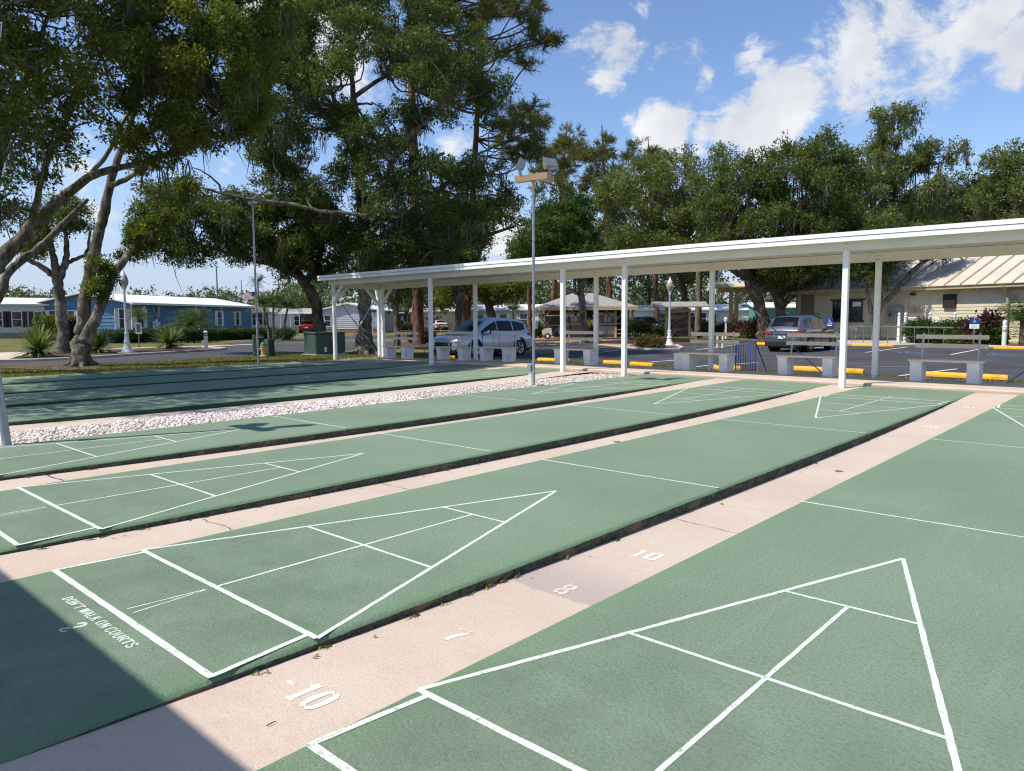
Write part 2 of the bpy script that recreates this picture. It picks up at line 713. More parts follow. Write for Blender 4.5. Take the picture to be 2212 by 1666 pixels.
def build_ground():
    xs = sorted(set([round(float(x), 3) for x in lines_of(-110, 110, 5)] + [round(float(x), 3) for x in np.arange(-30, -16, 0.75)] +
                    [PADX0, PADX0 + 0.06, PADX1 - 0.06, PADX1]))
    ys = sorted(set([round(float(x), 3) for x in lines_of(-110, 110, 5)] + [round(float(x), 3) for x in np.arange(7.5, 24, 0.5)] +
                    [PADY0, PADY0 + 0.06, PADY1 - 0.06, PADY1]))
    X, Y = np.meshgrid(xs, ys)
    Z = gz(X, Y)
    ins = (X > PADX0 + 0.03) & (X < PADX1 - 0.03) & (Y > PADY0 + 0.03) & (Y < PADY1 - 0.03)
    Z = np.where(ins, -0.32, Z)
    nx, ny = len(xs), len(ys)
    idx = np.arange(nx * ny).reshape(ny, nx)
    f = np.stack([idx[:-1, :-1], idx[:-1, 1:], idx[1:, 1:], idx[1:, :-1]], -1).reshape(-1, 4)
    v = np.stack([X, Y, Z], -1).reshape(-1, 3)
    tag(link('ground', np_mesh('ground', v, f, M_LAWN)), kind='structure')
    return xs, ys


GXS, GYS = build_ground()


def sheet(name, poly, off, mat, thick=0.0, parent=None, kind='structure', zfun=None):
    """flat piece of paving that follows the ground"""
    zf = zfun or (lambda x, y: float(gz(x, y)))
    bm = bmesh.new()
    vs_ = [bm.verts.new((float(p[0]), float(p[1]), 0)) for p in poly]
    bm.faces.new(vs_)
    x0, x1 = min(p[0] for p in poly), max(p[0] for p in poly)
    y0, y1 = min(p[1] for p in poly), max(p[1] for p in poly)
    for x in GXS:
        if x0 < x < x1:
            bmesh.ops.bisect_plane(bm, geom=bm.verts[:] + bm.edges[:] + bm.faces[:], plane_co=(x, 0, 0), plane_no=(1, 0, 0))
    for y in GYS:
        if y0 < y < y1:
            bmesh.ops.bisect_plane(bm, geom=bm.verts[:] + bm.edges[:] + bm.faces[:], plane_co=(0, y, 0), plane_no=(0, 1, 0))
    for v in bm.verts:
        v.co.z = zf(v.co.x, v.co.y) + off
    bmesh.ops.recalc_face_normals(bm, faces=bm.faces)
    if sum(f.normal.z for f in bm.faces) < 0:
        bmesh.ops.reverse_faces(bm, faces=bm.faces)
    if thick:
        r = bmesh.ops.extrude_face_region(bm, geom=bm.faces[:])
        for v in [g for g in r['geom'] if isinstance(g, bmesh.types.BMVert)]:
            v.co.z -= 0.0
        # original faces stay as the underside
        top = set(g for g in r['geom'] if isinstance(g, bmesh.types.BMVert))
        for v in bm.verts:
            if v not in top:
                v.co.z -= thick
        bmesh.ops.recalc_face_normals(bm, faces=bm.faces)
    me = bpy.data.meshes.new(name)
    bm.to_mesh(me)
    bm.free()
    me.materials.append(mat)
    o = link(name, me, parent)
    if parent is None:
        tag(o, kind=kind)
    return o


# ---------------------------------------------------------------- letters (stencil strokes on a 1 x 1 box)
GLYPH = {
    'D': [('v', .16, 0, 1), ('p', [(.3, .98), (.62, .9), (.82, .66), (.82, .34), (.62, .1), (.3, .02)])],
    'O': [('p', [(.42, .98), (.2, .84), (.12, .5), (.2, .16), (.42, .02)]), ('p', [(.56, .98), (.8, .84), (.88, .5), (.8, .16), (.56, .02)])],
    'N': [('v', .16, 0, 1), ('p', [(.22, .98), (.78, .04)]), ('v', .84, .12, 1)],
    "'": [('p', [(.5, 1), (.44, .74)])],
    'T': [('v', .5, 0, .86), ('p', [(.06, .95), (.94, .95)]), ('p', [(.06, .95), (.06, .8)]), ('p', [(.94, .95), (.94, .8)])],
    'W': [('p', [(.04, 1), (.28, .03)]), ('p', [(.30, .1), (.48, .9)]), ('p', [(.5, .95), (.7, .03)]), ('p', [(.73, .1), (.95, 1)])],
    'A': [('p', [(.08, 0), (.46, .98)]), ('p', [(.54, .98), (.92, 0)]), ('p', [(.28, .34), (.7, .34)])],
    'L': [('v', .22, 0, 1), ('p', [(.32, .05), (.86, .05), (.86, .25)])],
    'K': [('v', .18, 0, 1), ('p', [(.32, .48), (.82, .98)]), ('p', [(.42, .56), (.88, 0)])],
    'C': [('p', [(.84, .78), (.7, .95), (.46, .98)]), ('p', [(.36, .95), (.16, .74), (.16, .26), (.36, .05)]), ('p', [(.46, .02), (.7, .05), (.86, .24)])],
    'U': [('v', .18, .2, 1), ('p', [(.2, .16), (.4, .02), (.62, .02), (.8, .18)]), ('v', .82, .24, 1)],
    'R': [('v', .18, 0, 1), ('p', [(.32, .96), (.66, .95), (.82, .8), (.78, .62), (.6, .52), (.32, .5)]), ('p', [(.52, .46), (.88, 0)])],
    'S': [('p', [(.84, .78), (.66, .97), (.36, .97), (.18, .8), (.2, .64)]), ('p', [(.26, .58), (.72, .44)]), ('p', [(.8, .38), (.84, .2), (.64, .03), (.34, .03), (.14, .24)])],
    'P': [('v', .18, 0, 1), ('p', [(.3, .97), (.68, .95), (.84, .8), (.82, .6), (.66, .48), (.3, .46)])],
    '1': [('v', .55, 0, .96), ('p', [(.3, .74), (.5, .96)]), ('p', [(.3, .03), (.8, .03)])],
    '0': [('p', [(.42, .98), (.2, .84), (.14, .5), (.2, .16), (.42, .02)]), ('p', [(.58, .98), (.8, .84), (.86, .5), (.8, .16), (.58, .02)])],
    '2': [('p', [(.14, .74), (.26, .94), (.52, 1), (.78, .9), (.8, .7), (.62, .48)]), ('p', [(.54, .4), (.18, .06)]), ('p', [(.22, .04), (.86, .04), (.88, .2)])],
    '7': [('p', [(.12, .82), (.14, .96), (.86, .96)]), ('p', [(.82, .88), (.56, .46), (.46, 0)])],
    '8': [('p', [(.44, .98), (.22, .86), (.24, .64), (.46, .54)]), ('p', [(.56, .98), (.78, .86), (.76, .64), (.54, .54)]),
          ('p', [(.44, .48), (.18, .32), (.2, .12), (.44, .02)]), ('p', [(.56, .48), (.82, .32), (.8, .12), (.56, .02)])],
    '-': [('p', [(.2, .5), (.8, .5)])],
}


def stroke_text(txt, cw, ch, thick, thin, z0, mb=None, gap=0.16):
    """flat lettering in the XY plane, centred on the origin"""
    mb = mb or MB()
    widths = [0.4 if c in " '" else 1.0 for c in txt]
    total = sum(w + gap for w in widths) - gap
    x = -total * cw / 2
    k = 0
    for c, w in zip(txt, widths):
        for st in GLYPH.get(c, []):
            k += 1
            z = z0 + 0.0001 * (k % 9)
            if st[0] == 'v':
                cx = x + st[1] * cw * w
                mb.add([(cx - thick / 2, -ch / 2 + st[2] * ch, z), (cx + thick / 2, -ch / 2 + st[2] * ch, z), (cx + thick / 2, -ch / 2 + st[3] * ch, z), (cx - thick / 2, -ch / 2 + st[3] * ch, z)], [(0, 1, 2, 3)])
            else:
                P = [np.array([x + a * cw * w, -ch / 2 + b * ch]) for a, b in st[1]]
                L_, R_ = [], []
                for i in range(len(P)):
                    t = P[min(i + 1, len(P) - 1)] - P[max(i - 1, 0)]
                    t /= np.linalg.norm(t)
                    n = np.array([-t[1], t[0]])
                    wd = thin + (thick - thin) * abs(t[1]) ** 1.5
                    L_.append(P[i] + n * wd / 2)
                    R_.append(P[i] - n * wd / 2)
                n0 = len(P)
                mb.add([(p[0], p[1], z) for p in L_ + R_], [(i, n0 + i, n0 + i + 1, i + 1) for i in range(n0 - 1)])
        x += (w + gap) * cw
    return mb


def seg(mb, x0, y0, x1, y1, w, z, jit=0.0015, seed=0):
    """hand painted straight line: a strip with slightly wandering edges"""
    rnd = random.Random(seed)
    p0, p1 = np.array([x0, y0]), np.array([x1, y1])
    d = p1 - p0
    L = np.linalg.norm(d)
    t = d / L
    n = np.array([-t[1], t[0]])
    k = max(2, int(L / 0.06))
    A, B = [], []
    for i in range(k + 1):
        q = p0 + d * i / k
        A.append((*(q + n * (w / 2 + rnd.uniform(-jit, jit))), z))
        B.append((*(q - n * (w / 2 + rnd.uniform(-jit, jit))), z))
    mb.add(A + B, [(i, k + 1 + i, k + 2 + i, i + 1) for i in range(k)])


def court(key, cx, curb, number=None):
    o = empty('shuffleboard_court', (cx, 0, 0))
    tag(o, kind='structure')
    n = 24
    ysn = np.linspace(Y0, Y1, n + 1)
    prof = [(-HW, -0.20), (-HW, -0.012), (-HW + 0.008, -0.003), (-HW + 0.03, 0.0), (HW - 0.06, 0.0), (HW - 0.03, -0.002), (HW - 0.010, -0.008), (HW, -0.022)]
    mb = MB()
    rnd = random.Random(key)
    rings = [[(x, y, z) for x, z in prof] for y in ysn]
    mb.loft(rings, False, False, 0, closed=False)
    slab = mb.build('painted_slab', M_COURT, o, smooth=True, fix=False)
    # curb face under the rounded rim, a little uneven
    mb = MB()
    ny = 150
    rr = []
    for i in range(ny + 1):
        y = Y0 + (Y1 - Y0) * i / ny
        rr.append([(HW - 0.001 + rnd.uniform(-0.003, 0.003), y, -0.020), (HW - 0.002 + rnd.uniform(-0.005, 0.004), y, -0.06), (HW + 0.004 + rnd.uniform(-0.004, 0.006), y, -0.20)])
    mb.loft(rr, False, False, 0, closed=False)
    mb.box(-HW + 0.003, HW - 0.004, Y1 - 0.004, Y1 + 0.002, -0.2, -0.006)
    mb.box(-HW + 0.003, HW - 0.004, Y0 - 0.002, Y0 + 0.004, -0.2, -0.006)
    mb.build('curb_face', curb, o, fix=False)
    ft = 0.3048
    for end in (0, 1):
        sy = (lambda y: y) if end == 0 else (lambda y: 18 * ft - y)
        sx = 1 if end == 0 else -1
        mb = MB()
        b = 0.906
        S = lambda x0, y0, x1, y1, w, z: seg(mb, sx * x0, sy(y0), sx * x1, sy(y1), w, z, seed=ord(key) * 97 + end * 13 + int(abs(x0) * 70 + abs(y0) * 31))
        S(0, 0, -b, -9 * ft, 0.024, .0010)
        S(0, 0, b, -9 * ft, 0.024, .0012)
        S(-b / 3, -3 * ft, b / 3, -3 * ft, 0.020, .0014)
        S(-2 * b / 3, -6 * ft, 2 * b / 3, -6 * ft, 0.021, .0016)
        S(0, -3 * ft, 0, -9 * ft, 0.020, .0018)
        S(-b, -9 * ft, b, -9 * ft, 0.029, .0020)
        S(-b + .06, -9 * ft, -b + .01, -10.5 * ft, 0.027, .0022)
        S(b - .06, -9 * ft, b - .01, -10.5 * ft, 0.027, .0024)
        S(-b, -10.5 * ft, b, -10.5 * ft, 0.032, .0026)
        S(-.004, -9 * ft - .05, -.035, -10.5 * ft + .05, 0.009, .0011)
        S(.004, -9 * ft - .05, .035, -10.5 * ft + .05, 0.009, .0013)
        mb.build('scoring_triangle', M_LINE, o, fix=False)
        mb = MB()
        seg(mb, -0.905, sy(3 * ft), 0.905, sy(3 * ft), 0.021, .0012, seed=5)
        mb.build('dead_line', M_LINE, o, fix=False)
        rot = (0, 0, 0 if end == 0 else math.pi)
        tx = stroke_text("DON'T WALK ON COURTS", 0.041, 0.046, 0.0115, 0.0055, 0.001, gap=0.12)
        tx.build('lettering', M_LINE, o, loc=(0, sy(-3.29), 0), rot=rot, fix=False)
        if number:
            stroke_text(number, 0.062, 0.105, 0.020, 0.011, 0.001).build('court_number', M_LINE, o, loc=(0, sy(-3.39), 0), rot=rot, fix=False)
    return o


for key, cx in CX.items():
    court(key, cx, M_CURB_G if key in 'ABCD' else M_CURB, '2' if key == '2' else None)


def walkway(x0, x1, mat=None, numbers=False, cracks=()):
    o = empty('walkway', (0, 0, 0))
    tag(o, kind='structure')
    mb = MB()
    ysn = np.linspace(Y0, Y1, 80)
    rings = [[(x0, y, float(gut(y))), (x0 + 0.05, y, float(gut(y)) - 0.002), (x1 - 0.05, y, float(gut(y)) - 0.002), (x1, y, float(gut(y)))] for y in ysn]
    mb.loft(rings, False, False, 0, closed=False)
    mb.build('concrete_strip', mat or M_PINK, o, fix=False)
    xm = (x0 + x1) / 2
    if numbers:
        for end in (0, 1):
            sy = (lambda y: y) if end == 0 else (lambda y: 5.486 - y)
            for txt, y in (('-10', -2.98), ('7', -2.24), ('8', -1.46), ('10', -0.67)):
                z = float(gut(sy(y)))
                slope = float(gut(sy(y) + 0.1) - gut(sy(y) - 0.1)) / 0.2
                m = stroke_text(txt, 0.085, 0.145, 0.028, 0.018, -0.0006)
                ob = m.build('lane_number', M_STENCIL if '1' in txt else M_STENCIL_F, o, fix=False)
                ob.location = (xm + (0.0 if txt != '-10' else -0.045) * (1 if end == 0 else -1), sy(y), z)
                ob.rotation_euler = (math.atan(slope) * (1 if end == 0 else -1), 0, 0 if end == 0 else math.pi)
    for (yc, a, b, w) in cracks:
        rnd = random.Random(int(yc * 1000))
        mb = MB()
        n = 22
        A, B = [], []
        yv = yc
        for i in range(n + 1):
            x = a + (b - a) * i / n
            yv += rnd.uniform(-0.008, 0.008)
            ww = w * rnd.uniform(0.3, 1.2)
            z = float(gut(yv)) + 0.003
            A.append((x, yv + ww / 2, z))
            B.append((x, yv - ww / 2, z))
        mb.add(A + B, [(i, n + 1 + i, n + 2 + i, i + 1) for i in range(n)])
        mb.build('crack', M_DARK, o, fix=False)
    return o


walkway(CX['D'] + HW, CX['C'] - HW)
walkway(CX['C'] + HW, CX['B'] - HW)
walkway(CX['B'] + HW, CX['A'] - HW)
walkway(CX['A'] + HW, -7.27)
walkway(CX['0'] + HW, CX['1'] - HW, None, True, [(-2.35, CX['0'] + HW, CX['1'] - HW, 0.012)])
walkway(CX['1'] + HW, CX['2'] - HW, None, False, [(-2.1, -1.52, -1.1, 0.006), (-0.52, CX['1'] + HW, CX['2'] - HW, 0.006)])
walkway(CX['2'] + HW, CX['3'] - HW, M_PINK_ST, True, [(0.17, CX['2'] + HW, CX['3'] - HW, 0.006)])
walkway(CX['3'] + HW, CX['4'] - HW)
walkway(CX['4'] + HW, CX['5'] - HW, None, True)
walkway(CX['5'] + HW, CX['6'] - HW)

# spalled pits in the concrete walk
M_PIT = pm('spalled_concrete', srgb(128, 113, 103), 0.95, 0.25, 30)
_c = on_z(1811, 1016, -.09), on_z(1333, 953, -.09)
for (x, y, a, b) in ((_c[0][0], _c[0][1], 0.042, 0.045), (_c[1][0], _c[1][1], 0.05, 0.05)):
    rnd = random.Random(int(x * 77))
    pts = [(x + a * math.cos(t) * rnd.uniform(.6, 1.1), y + b * math.sin(t) * rnd.uniform(.6, 1.1)) for t in np.linspace(0, 6.1, 14)]
    mb = MB()
    mb.add([(p[0], p[1], float(gut(p[1])) + 0.003) for p in pts], [tuple(range(14))])
    tag(mb.build('concrete_chip', M_PIT, fix=False), kind='structure')

# rim between court 0 and the stones, and the bed of the stones
mb = MB()
mb.box(-5.93, CX['0'] - HW, Y0, Y1, -0.2, -0.02)
mb.box(-7.27, -7.22, Y0, Y1, -0.2, -0.092)
tag(mb.build('edging', M_PINK), kind='structure')
mb = MB()
mb.box(-7.22, -5.93, Y0, Y1, -0.25, -0.070)
tag(mb.build('stone_bed', pm('bed_sand', srgb(206, 190, 176), 0.95, 0.2, 12)), kind='structure')


def build_stones():
    rng = np.random.default_rng(7)
    t = (1 + 5 ** 0.5) / 2
    iv = np.array([(-1, t, 0), (1, t, 0), (-1, -t, 0), (1, -t, 0), (0, -1, t), (0, 1, t), (0, -1, -t), (0, 1, -t), (t, 0, -1), (t, 0, 1), (-t, 0, -1), (-t, 0, 1)]) / math.sqrt(1 + t * t)
    fi = np.array([(0, 11, 5), (0, 5, 1), (0, 1, 7), (0, 7, 10), (0, 10, 11), (1, 5, 9), (5, 11, 4), (11, 10, 2), (10, 7, 6), (7, 1, 8), (3, 9, 4), (3, 4, 2), (3, 2, 6), (3, 6, 8), (3, 8, 9), (4, 9, 5), (2, 4, 11), (6, 2, 10), (8, 6, 7), (9, 8, 1)])
    pts = []
    for layer, (n, z0) in enumerate(((6000, -0.056), (16500, -0.036))):
        x = rng.uniform(-7.21, -5.94, n)
        y = rng.uniform(Y0, 10.45, n)
        z = z0 + rng.uniform(-0.012, 0.014, n) - 0.02 * np.abs((x + 6.58) / 0.64) ** 3
        pts.append(np.stack([x, y, z], -1))
    # a few strays on the walk and the rim
    n = 160
    x = np.where(rng.random(n) < 0.8, -7.22 - np.abs(rng.normal(0, 0.10, n)), -5.93 + rng.uniform(0, .07, n))
    y = rng.uniform(Y0, 10.3, n)
    pts.append(np.stack([x, y, np.where(x < -6.5, gut(y) + 0.012, -0.012)], -1))
    P = np.concatenate(pts)
    n = len(P)
    n_low = 6000
    s = rng.uniform(0.010, 0.023, (n, 1)) * rng.uniform(0.65, 1.3, (n, 3)) * np.array([1.05, 1.25, 0.8])
    jit = rng.uniform(0.75, 1.2, (n, 12, 1))
    near = P[:, 1] < 4.0
    near &= np.arange(n) >= n_low
    V = iv[None] * jit * s[:, None, :]
    a = rng.uniform(0, 6.283, n)
    b = rng.uniform(-0.5, 0.5, n)
    c, sn = np.cos(a), np.sin(a)
    V = np.stack([V[..., 0] * c[:, None] - V[..., 1] * sn[:, None], V[..., 0] * sn[:, None] + V[..., 1] * c[:, None], V[..., 2]], -1)
    cb, sb = np.cos(b), np.sin(b)
    V = np.stack([V[..., 0], V[..., 1] * cb[:, None] - V[..., 2] * sb[:, None], V[..., 1] * sb[:, None] + V[..., 2] * cb[:, None]], -1)
    V = V + P[:, None, :]
    # stones farther off or in the lower layer: eight facets are enough
    oct_i = np.array([0, 3, 5, 6, 9, 11])
    fo = np.array([(2, 0, 4), (2, 4, 1), (2, 1, 5), (2, 5, 0), (3, 4, 0), (3, 1, 4), (3, 5, 1), (3, 0, 5)])
    Vn, Vf = V[near], V[~near][:, oct_i]
    F = np.concatenate([(fi[None] + (np.arange(len(Vn)) * 12)[:, None, None]).reshape(-1, 3),
                        (fo[None] + (len(Vn) * 12 + np.arange(len(Vf)) * 6)[:, None, None]).reshape(-1, 3)])
    V = np.concatenate([Vn.reshape(-1, 3), Vf.reshape(-1, 3)])
    rv = rng.random(n)
    rv = np.concatenate([np.repeat(rv[:len(Vn)], 20), np.repeat(rv[len(Vn):], 8)])
    t = NT('white_landscape_stone')
    r = t.attr('rnd')
    cc = t.mix(t.rng(r, 0.0, 0.75), srgb(218, 204, 194), srgb(238, 231, 225))
    cc = t.mix(t.rng(r, 0.86, 0.95), cc, srgb(196, 168, 150))
    t.set(cc, 0.8, 0, 0.3)
    me = np_mesh('white_stones', V, F, t.m, {'rnd': rv}, smooth=False)
    tag(link('gravel', me), 'bed of white stones between the shaded courts and the sunlit ones', 'gravel', kind='stuff')


build_stones()

# raised slab under the shelter at the far end, and the apron at the near end
SLAB_Z = 0.05


def slab_z(x):
    return SLAB_Z - 0.10 * float(sm(-9.5, -18.0, x)) if x < -9.5 else SLAB_Z


def far_slab():
    mb = MB()
    xsn = np.arange(-18.35, 13.01, 0.25)
    rnd = random.Random(4)
    rings = []
    for x in xsn:
        z = slab_z(x)
        e = 10.70 + rnd.uniform(-0.012, 0.012)
        rings.append([(x, e, -0.25), (x, e, z - 0.02), (x, e + 0.02 + rnd.uniform(0, .01), z), (x, 12.44, z), (x, 12.46, z - 0.02), (x, 12.46, -0.4)])
    mb.loft(rings, True, True, 0, closed=False)
    tag(mb.build('shelter_floor', m_pink('shelter_concrete')), kind='structure')
    mb = MB()
    mb.box(-17.1, 12.9, Y1 + 0.002, 10.72, -0.25, -0.035)
    tag(mb.build('joint_strip', M_DARK), kind='structure')
    mb = MB()
    mb.box(-17.1, 12.9, -9.4, Y0 - 0.002, -0.25, -0.004)
    tag(mb.build('apron', M_PINK), kind='structure')


far_slab()

# ================================================================ shelter, benches, light poles
M_WHITE = pm('white_aluminium', srgb(240, 240, 238), 0.42, 0.04, 3.0, dirt=0.12, dirt_col=srgb(150, 148, 138))
M_CREAM = pm('cream_beam_paint', srgb(232, 229, 220), 0.5, 0.04, 2.0, dirt=0.15, dirt_col=srgb(170, 160, 142))
M_SOFFIT = pm('soffit_panel', srgb(222, 215, 204), 0.6, 0.05, 1.5)
M_BOLT = pm('bolt_steel', srgb(70, 70, 70), 0.5, 0.2, 20, metal=0.6)
M_STRAP = pm('blue_guy_strap', srgb(84, 122, 156), 0.6, 0.3, 14)
M_GALV = pm('galvanised_steel', srgb(158, 162, 166), 0.45, 0.14, 9, metal=0.55)
M_BRONZE = pm('tan_fixture_paint', srgb(160, 134, 106), 0.5, 0.08, 8)
M_LAMPGLASS = pm('floodlight_glass', srgb(120, 126, 128), 0.12, 0.2, 20, spec=0.8)


def sdz(x):
    return -0.09 * float(np.clip((-4.0 - x) / 14.0, 0, 1))


def shelter(name, label, fronts, backs, x0, x1, loc=(0, 0, 0), rz=0.0, full=True):
    o = empty(name, loc, rz, label, 'shelter', 'open shelters at the two ends of the courts')
    step = 3.66

    def along(name_, y0, y1, z0, z1, mat, xa=x0, xb=x1, cut=step, gap=0.0035, skew=0.0):
        """long member made of lengths butted end to end; skew lowers the far edge"""
        n = max(1, int(round((xb - xa) / cut)))
        for i in range(n):
            a = xa + (xb - xa) * i / n + (gap if i else 0)
            b = xa + (xb - xa) * (i + 1) / n
            MB().hexa([(a, y0, z0 + sdz(a)), (b, y0, z0 + sdz(b)), (b, y1, z0 + sdz(b) - skew), (a, y1, z0 + sdz(a) - skew)],
                      [(a, y0, z1 + sdz(a)), (b, y0, z1 + sdz(b)), (b, y1, z1 + sdz(b) - skew), (a, y1, z1 + sdz(a) - skew)]).build(name_, mat, o)
    along('roof_panel', 9.80, 12.95, 2.800, 2.828, M_WHITE, x0, x1, 1.22, skew=0.13)
    along('drip_edge', 9.788, 9.80, 2.790, 2.868, M_WHITE, x0, x1, 3.66)
    along('fascia', 9.80, 9.85, 2.700, 2.782, M_WHITE, x0 + 0.01, x1 - 0.01, 3.66)
    along('soffit', 9.852, 12.88, 2.735, 2.755, M_SOFFIT, x0 + 0.02, x1 - 0.02, 2.44, 0.004, 0.10)
    along('front_beam', 10.085, 10.215, 2.555, 2.728, M_CREAM, x0 + 0.22, x1 - 0.22, 7.3)
    along('back_beam', 12.14, 12.26, 2.462, 2.652, M_CREAM, x0 + 0.16, x1 - 0.16, 7.3)
    along('rear_fascia', 12.952, 12.99, 2.60, 2.71, M_WHITE, x0, x1, 3.66)
    for i, e in enumerate((x0 + 0.24, x1 - 0.30)):
        MB().hexa([(e, 10.216, 2.50 + sdz(e)), (e + .09, 10.216, 2.50 + sdz(e)), (e + .09, 12.138, 2.44 + sdz(e)), (e, 12.138, 2.44 + sdz(e))],
                  [(e, 10.216, 2.71 + sdz(e)), (e + .09, 10.216, 2.71 + sdz(e)), (e + .09, 12.138, 2.642 + sdz(e)), (e, 12.138, 2.642 + sdz(e))]).build('end_beam', M_CREAM, o)

    def post(x, y, zt, w=0.106, zb=None):
        zb = (-0.10 if y < 11 else slab_z(x)) if zb is None else zb
        if y < 11 and x < -16:
            zb = -0.14
        h = w / 2
        mb = MB()
        c = 0.008
        ring = lambda z: [(x - h + c, y - h, z), (x - 0.012, y - h, z), (x - 0.009, y - h + 0.005, z), (x + 0.009, y - h + 0.005, z), (x + 0.012, y - h, z), (x + h - c, y - h, z),
                          (x + h, y - h + c, z), (x + h, y + h - c, z), (x + h - c, y + h, z), (x - h + c, y + h, z), (x - h, y + h - c, z), (x - h, y - h + c, z)]
        mb.loft([ring(zb), ring(zt)], True, True)
        p = mb.build('post', M_WHITE, o)
        for xa in (x - h - .004, x + h - .018):
            MB().box(xa, xa + .022, y - h - .006, y - h + .02, zb, zb + .05).build('foot_bracket', M_GALV, p)
        mb = MB()
        for dx in (-0.028, 0.028):
            for dz in (0.045, 0.13):
                yy = y - h - 0.013
                mb.tube([(x + dx, yy - 0.004, zt + dz), (x + dx, yy + 0.03, zt + dz)], 0.008, 6)
        tag(mb.build('bolts', M_BOLT, p), kind='stuff')
        return p
    for x in fronts:
        post(x, 10.15, 2.554 + sdz(x))
    for x in backs:
        post(x, 12.20, 2.461 + sdz(x))
    # doubled end posts with knee braces
    xe = fronts[0]
    post(backs[0] + 0.22, 12.20, 2.461 + sdz(backs[0]))
    zf, zb_ = 2.55 + sdz(xe), 2.46 + sdz(xe)
    for p0, p1 in (((xe, 10.15, zf - 0.52), (xe + 0.52, 10.15, zf + 0.01)), ((xe, 10.20, zf - 0.52), (xe + 0.02, 10.72, zf - 0.05)),
                   ((backs[0], 12.2, zb_ - 0.52), (backs[0] + 0.02, 11.66, zb_ + 0.0)), ((backs[0], 12.2, zb_ - 0.5), (backs[0] - 0.12, 12.2, zb_ - 0.02)),
                   ((backs[0] + 0.22, 12.2, zb_ - 0.5), (backs[0] + 0.72, 12.2, zb_ + 0.01))):
        MB().bar(p0, p1, 0.075, 0.085).build('knee_brace', M_CREAM, o)
    if full:
        for p0, p1 in (((xe, 10.3, 2.05), (backs[0], 12.1, 0.1)), ((backs[0], 12.05, 2.05), (xe, 10.36, -0.02)), ((backs[0] + 0.25, 12.28, 2.25), (-15.32, 12.34, -0.06)),
                       ((backs[2], 12.28, 2.36), (-10.99, 12.36, -0.02)), ((backs[3], 12.28, 2.40), (-2.30, 12.36, 0.05)), ((backs[5], 12.28, 2.40), (1.10, 12.36, 0.04))):
            q0, q1 = np.array(p0), np.array(p1)
            n = 10
            pts = [q0 + (q1 - q0) * i / n + np.array([0, 0, -0.02 * math.sin(math.pi * i / n)]) for i in range(n + 1)]
            s_ = MB().tube(pts, 0.013, 6).build('guy_strap', M_STRAP, o, smooth=True)
            mid = q0 + (q1 - q0) * 0.42
            d = (q1 - q0) / np.linalg.norm(q1 - q0)
            MB().bar(mid - d * 0.09, mid + d * 0.09, 0.045, 0.03).build('ratchet', M_GALV, s_)
    return o


shelter('walkway_shelter', 'long white flat-roofed shelter with posts, over the benches at the far end', [-17.70, -12.84, -7.92, -6.10, -1.19, 3.72, 8.6],
        [-17.93, -13.04, -8.38, -4.95, -1.21, 3.70, 8.6], -18.10, 13.2)
shelter('walkway_shelter', 'shelter at the near end whose roof edge shades the first court', [-17.70, -12.84, -7.92, -6.10, -1.19, 8.6],
        [-17.93, -13.04, -8.38, -4.95, -1.21, 8.6], -18.10, 13.2, loc=(-4.5, 4.61, 0), rz=math.pi, full=False)

# ---------------------------------------------------------------- benches
M_PLANK = pm('tan_plastic_plank', srgb(232, 214, 190), 0.6, 0.05, 5.0, bump=0.08, bscale=60)
M_CBLOCK = pm('grey_cast_concrete', srgb(234, 234, 232), 0.8, 0.06, 6.0, bump=0.15, bscale=70, dirt=0.25, dirt_col=srgb(128, 122, 112))
M_STEEL = pm('pale_grey_bar', srgb(176, 184, 182), 0.45, 0.06, 10, metal=0.3)


def make_bench():
    o = empty('bench', (0, 0, 0))
    MB().bbox(-0.645, 0.645, -0.20, 0.02, 0.392, 0.428, 0.006).build('seat_plank', M_PLANK, o)
    MB().bbox(-0.640, 0.640, 0.03, 0.21, 0.392, 0.428, 0.006).build('seat_plank', M_PLANK, o)
    for z0, y in ((0.645, 0.335), (0.825, 0.375)):
        MB().bbox(-0.635, 0.635, y - 0.02, y + 0.02, z0, z0 + 0.085, 0.006).build('back_plank', M_PLANK, o)
    for x in (-0.50, 0.48):
        mb = MB()
        mb.hexa([(x - .105, -0.15, 0), (x + .105, -0.15, 0), (x + .105, 0.19, 0), (x - .105, 0.19, 0)],
                [(x - .105, -0.19, .389), (x + .105, -0.19, .389), (x + .105, 0.235, .389), (x - .105, 0.235, .389)])
        leg = mb.build('leg', M_CBLOCK, o)
        for sx in (-1, 1):
            mb = MB()
            xx = x + sx * 0.1055
            for (ya, yb, za, zb) in ((-0.075, 0.10, 0.285, 0.30), (-0.075, -0.060, 0.06, 0.285), (0.085, 0.10, 0.06, 0.285)):
                mb.box(min(xx, xx + sx * .008), max(xx, xx + sx * .008), ya, yb, za, zb)
            mb.build('moulded_panel', M_CBLOCK, leg)
        MB().bar((x, 0.215, 0.05), (x, 0.40, 0.94), 0.038, 0.016, up=(0, 1, 0)).build('back_support', M_STEEL, o)
        mb = MB()
        for z0, y in ((0.645, 0.335), (0.825, 0.375)):
            mb.tube([(x, y - 0.026, z0 + 0.045), (x, y - 0.01, z0 + 0.045)], 0.009, 6)
        tag(mb.build('bolts', M_BOLT, o), kind='stuff')
    return o


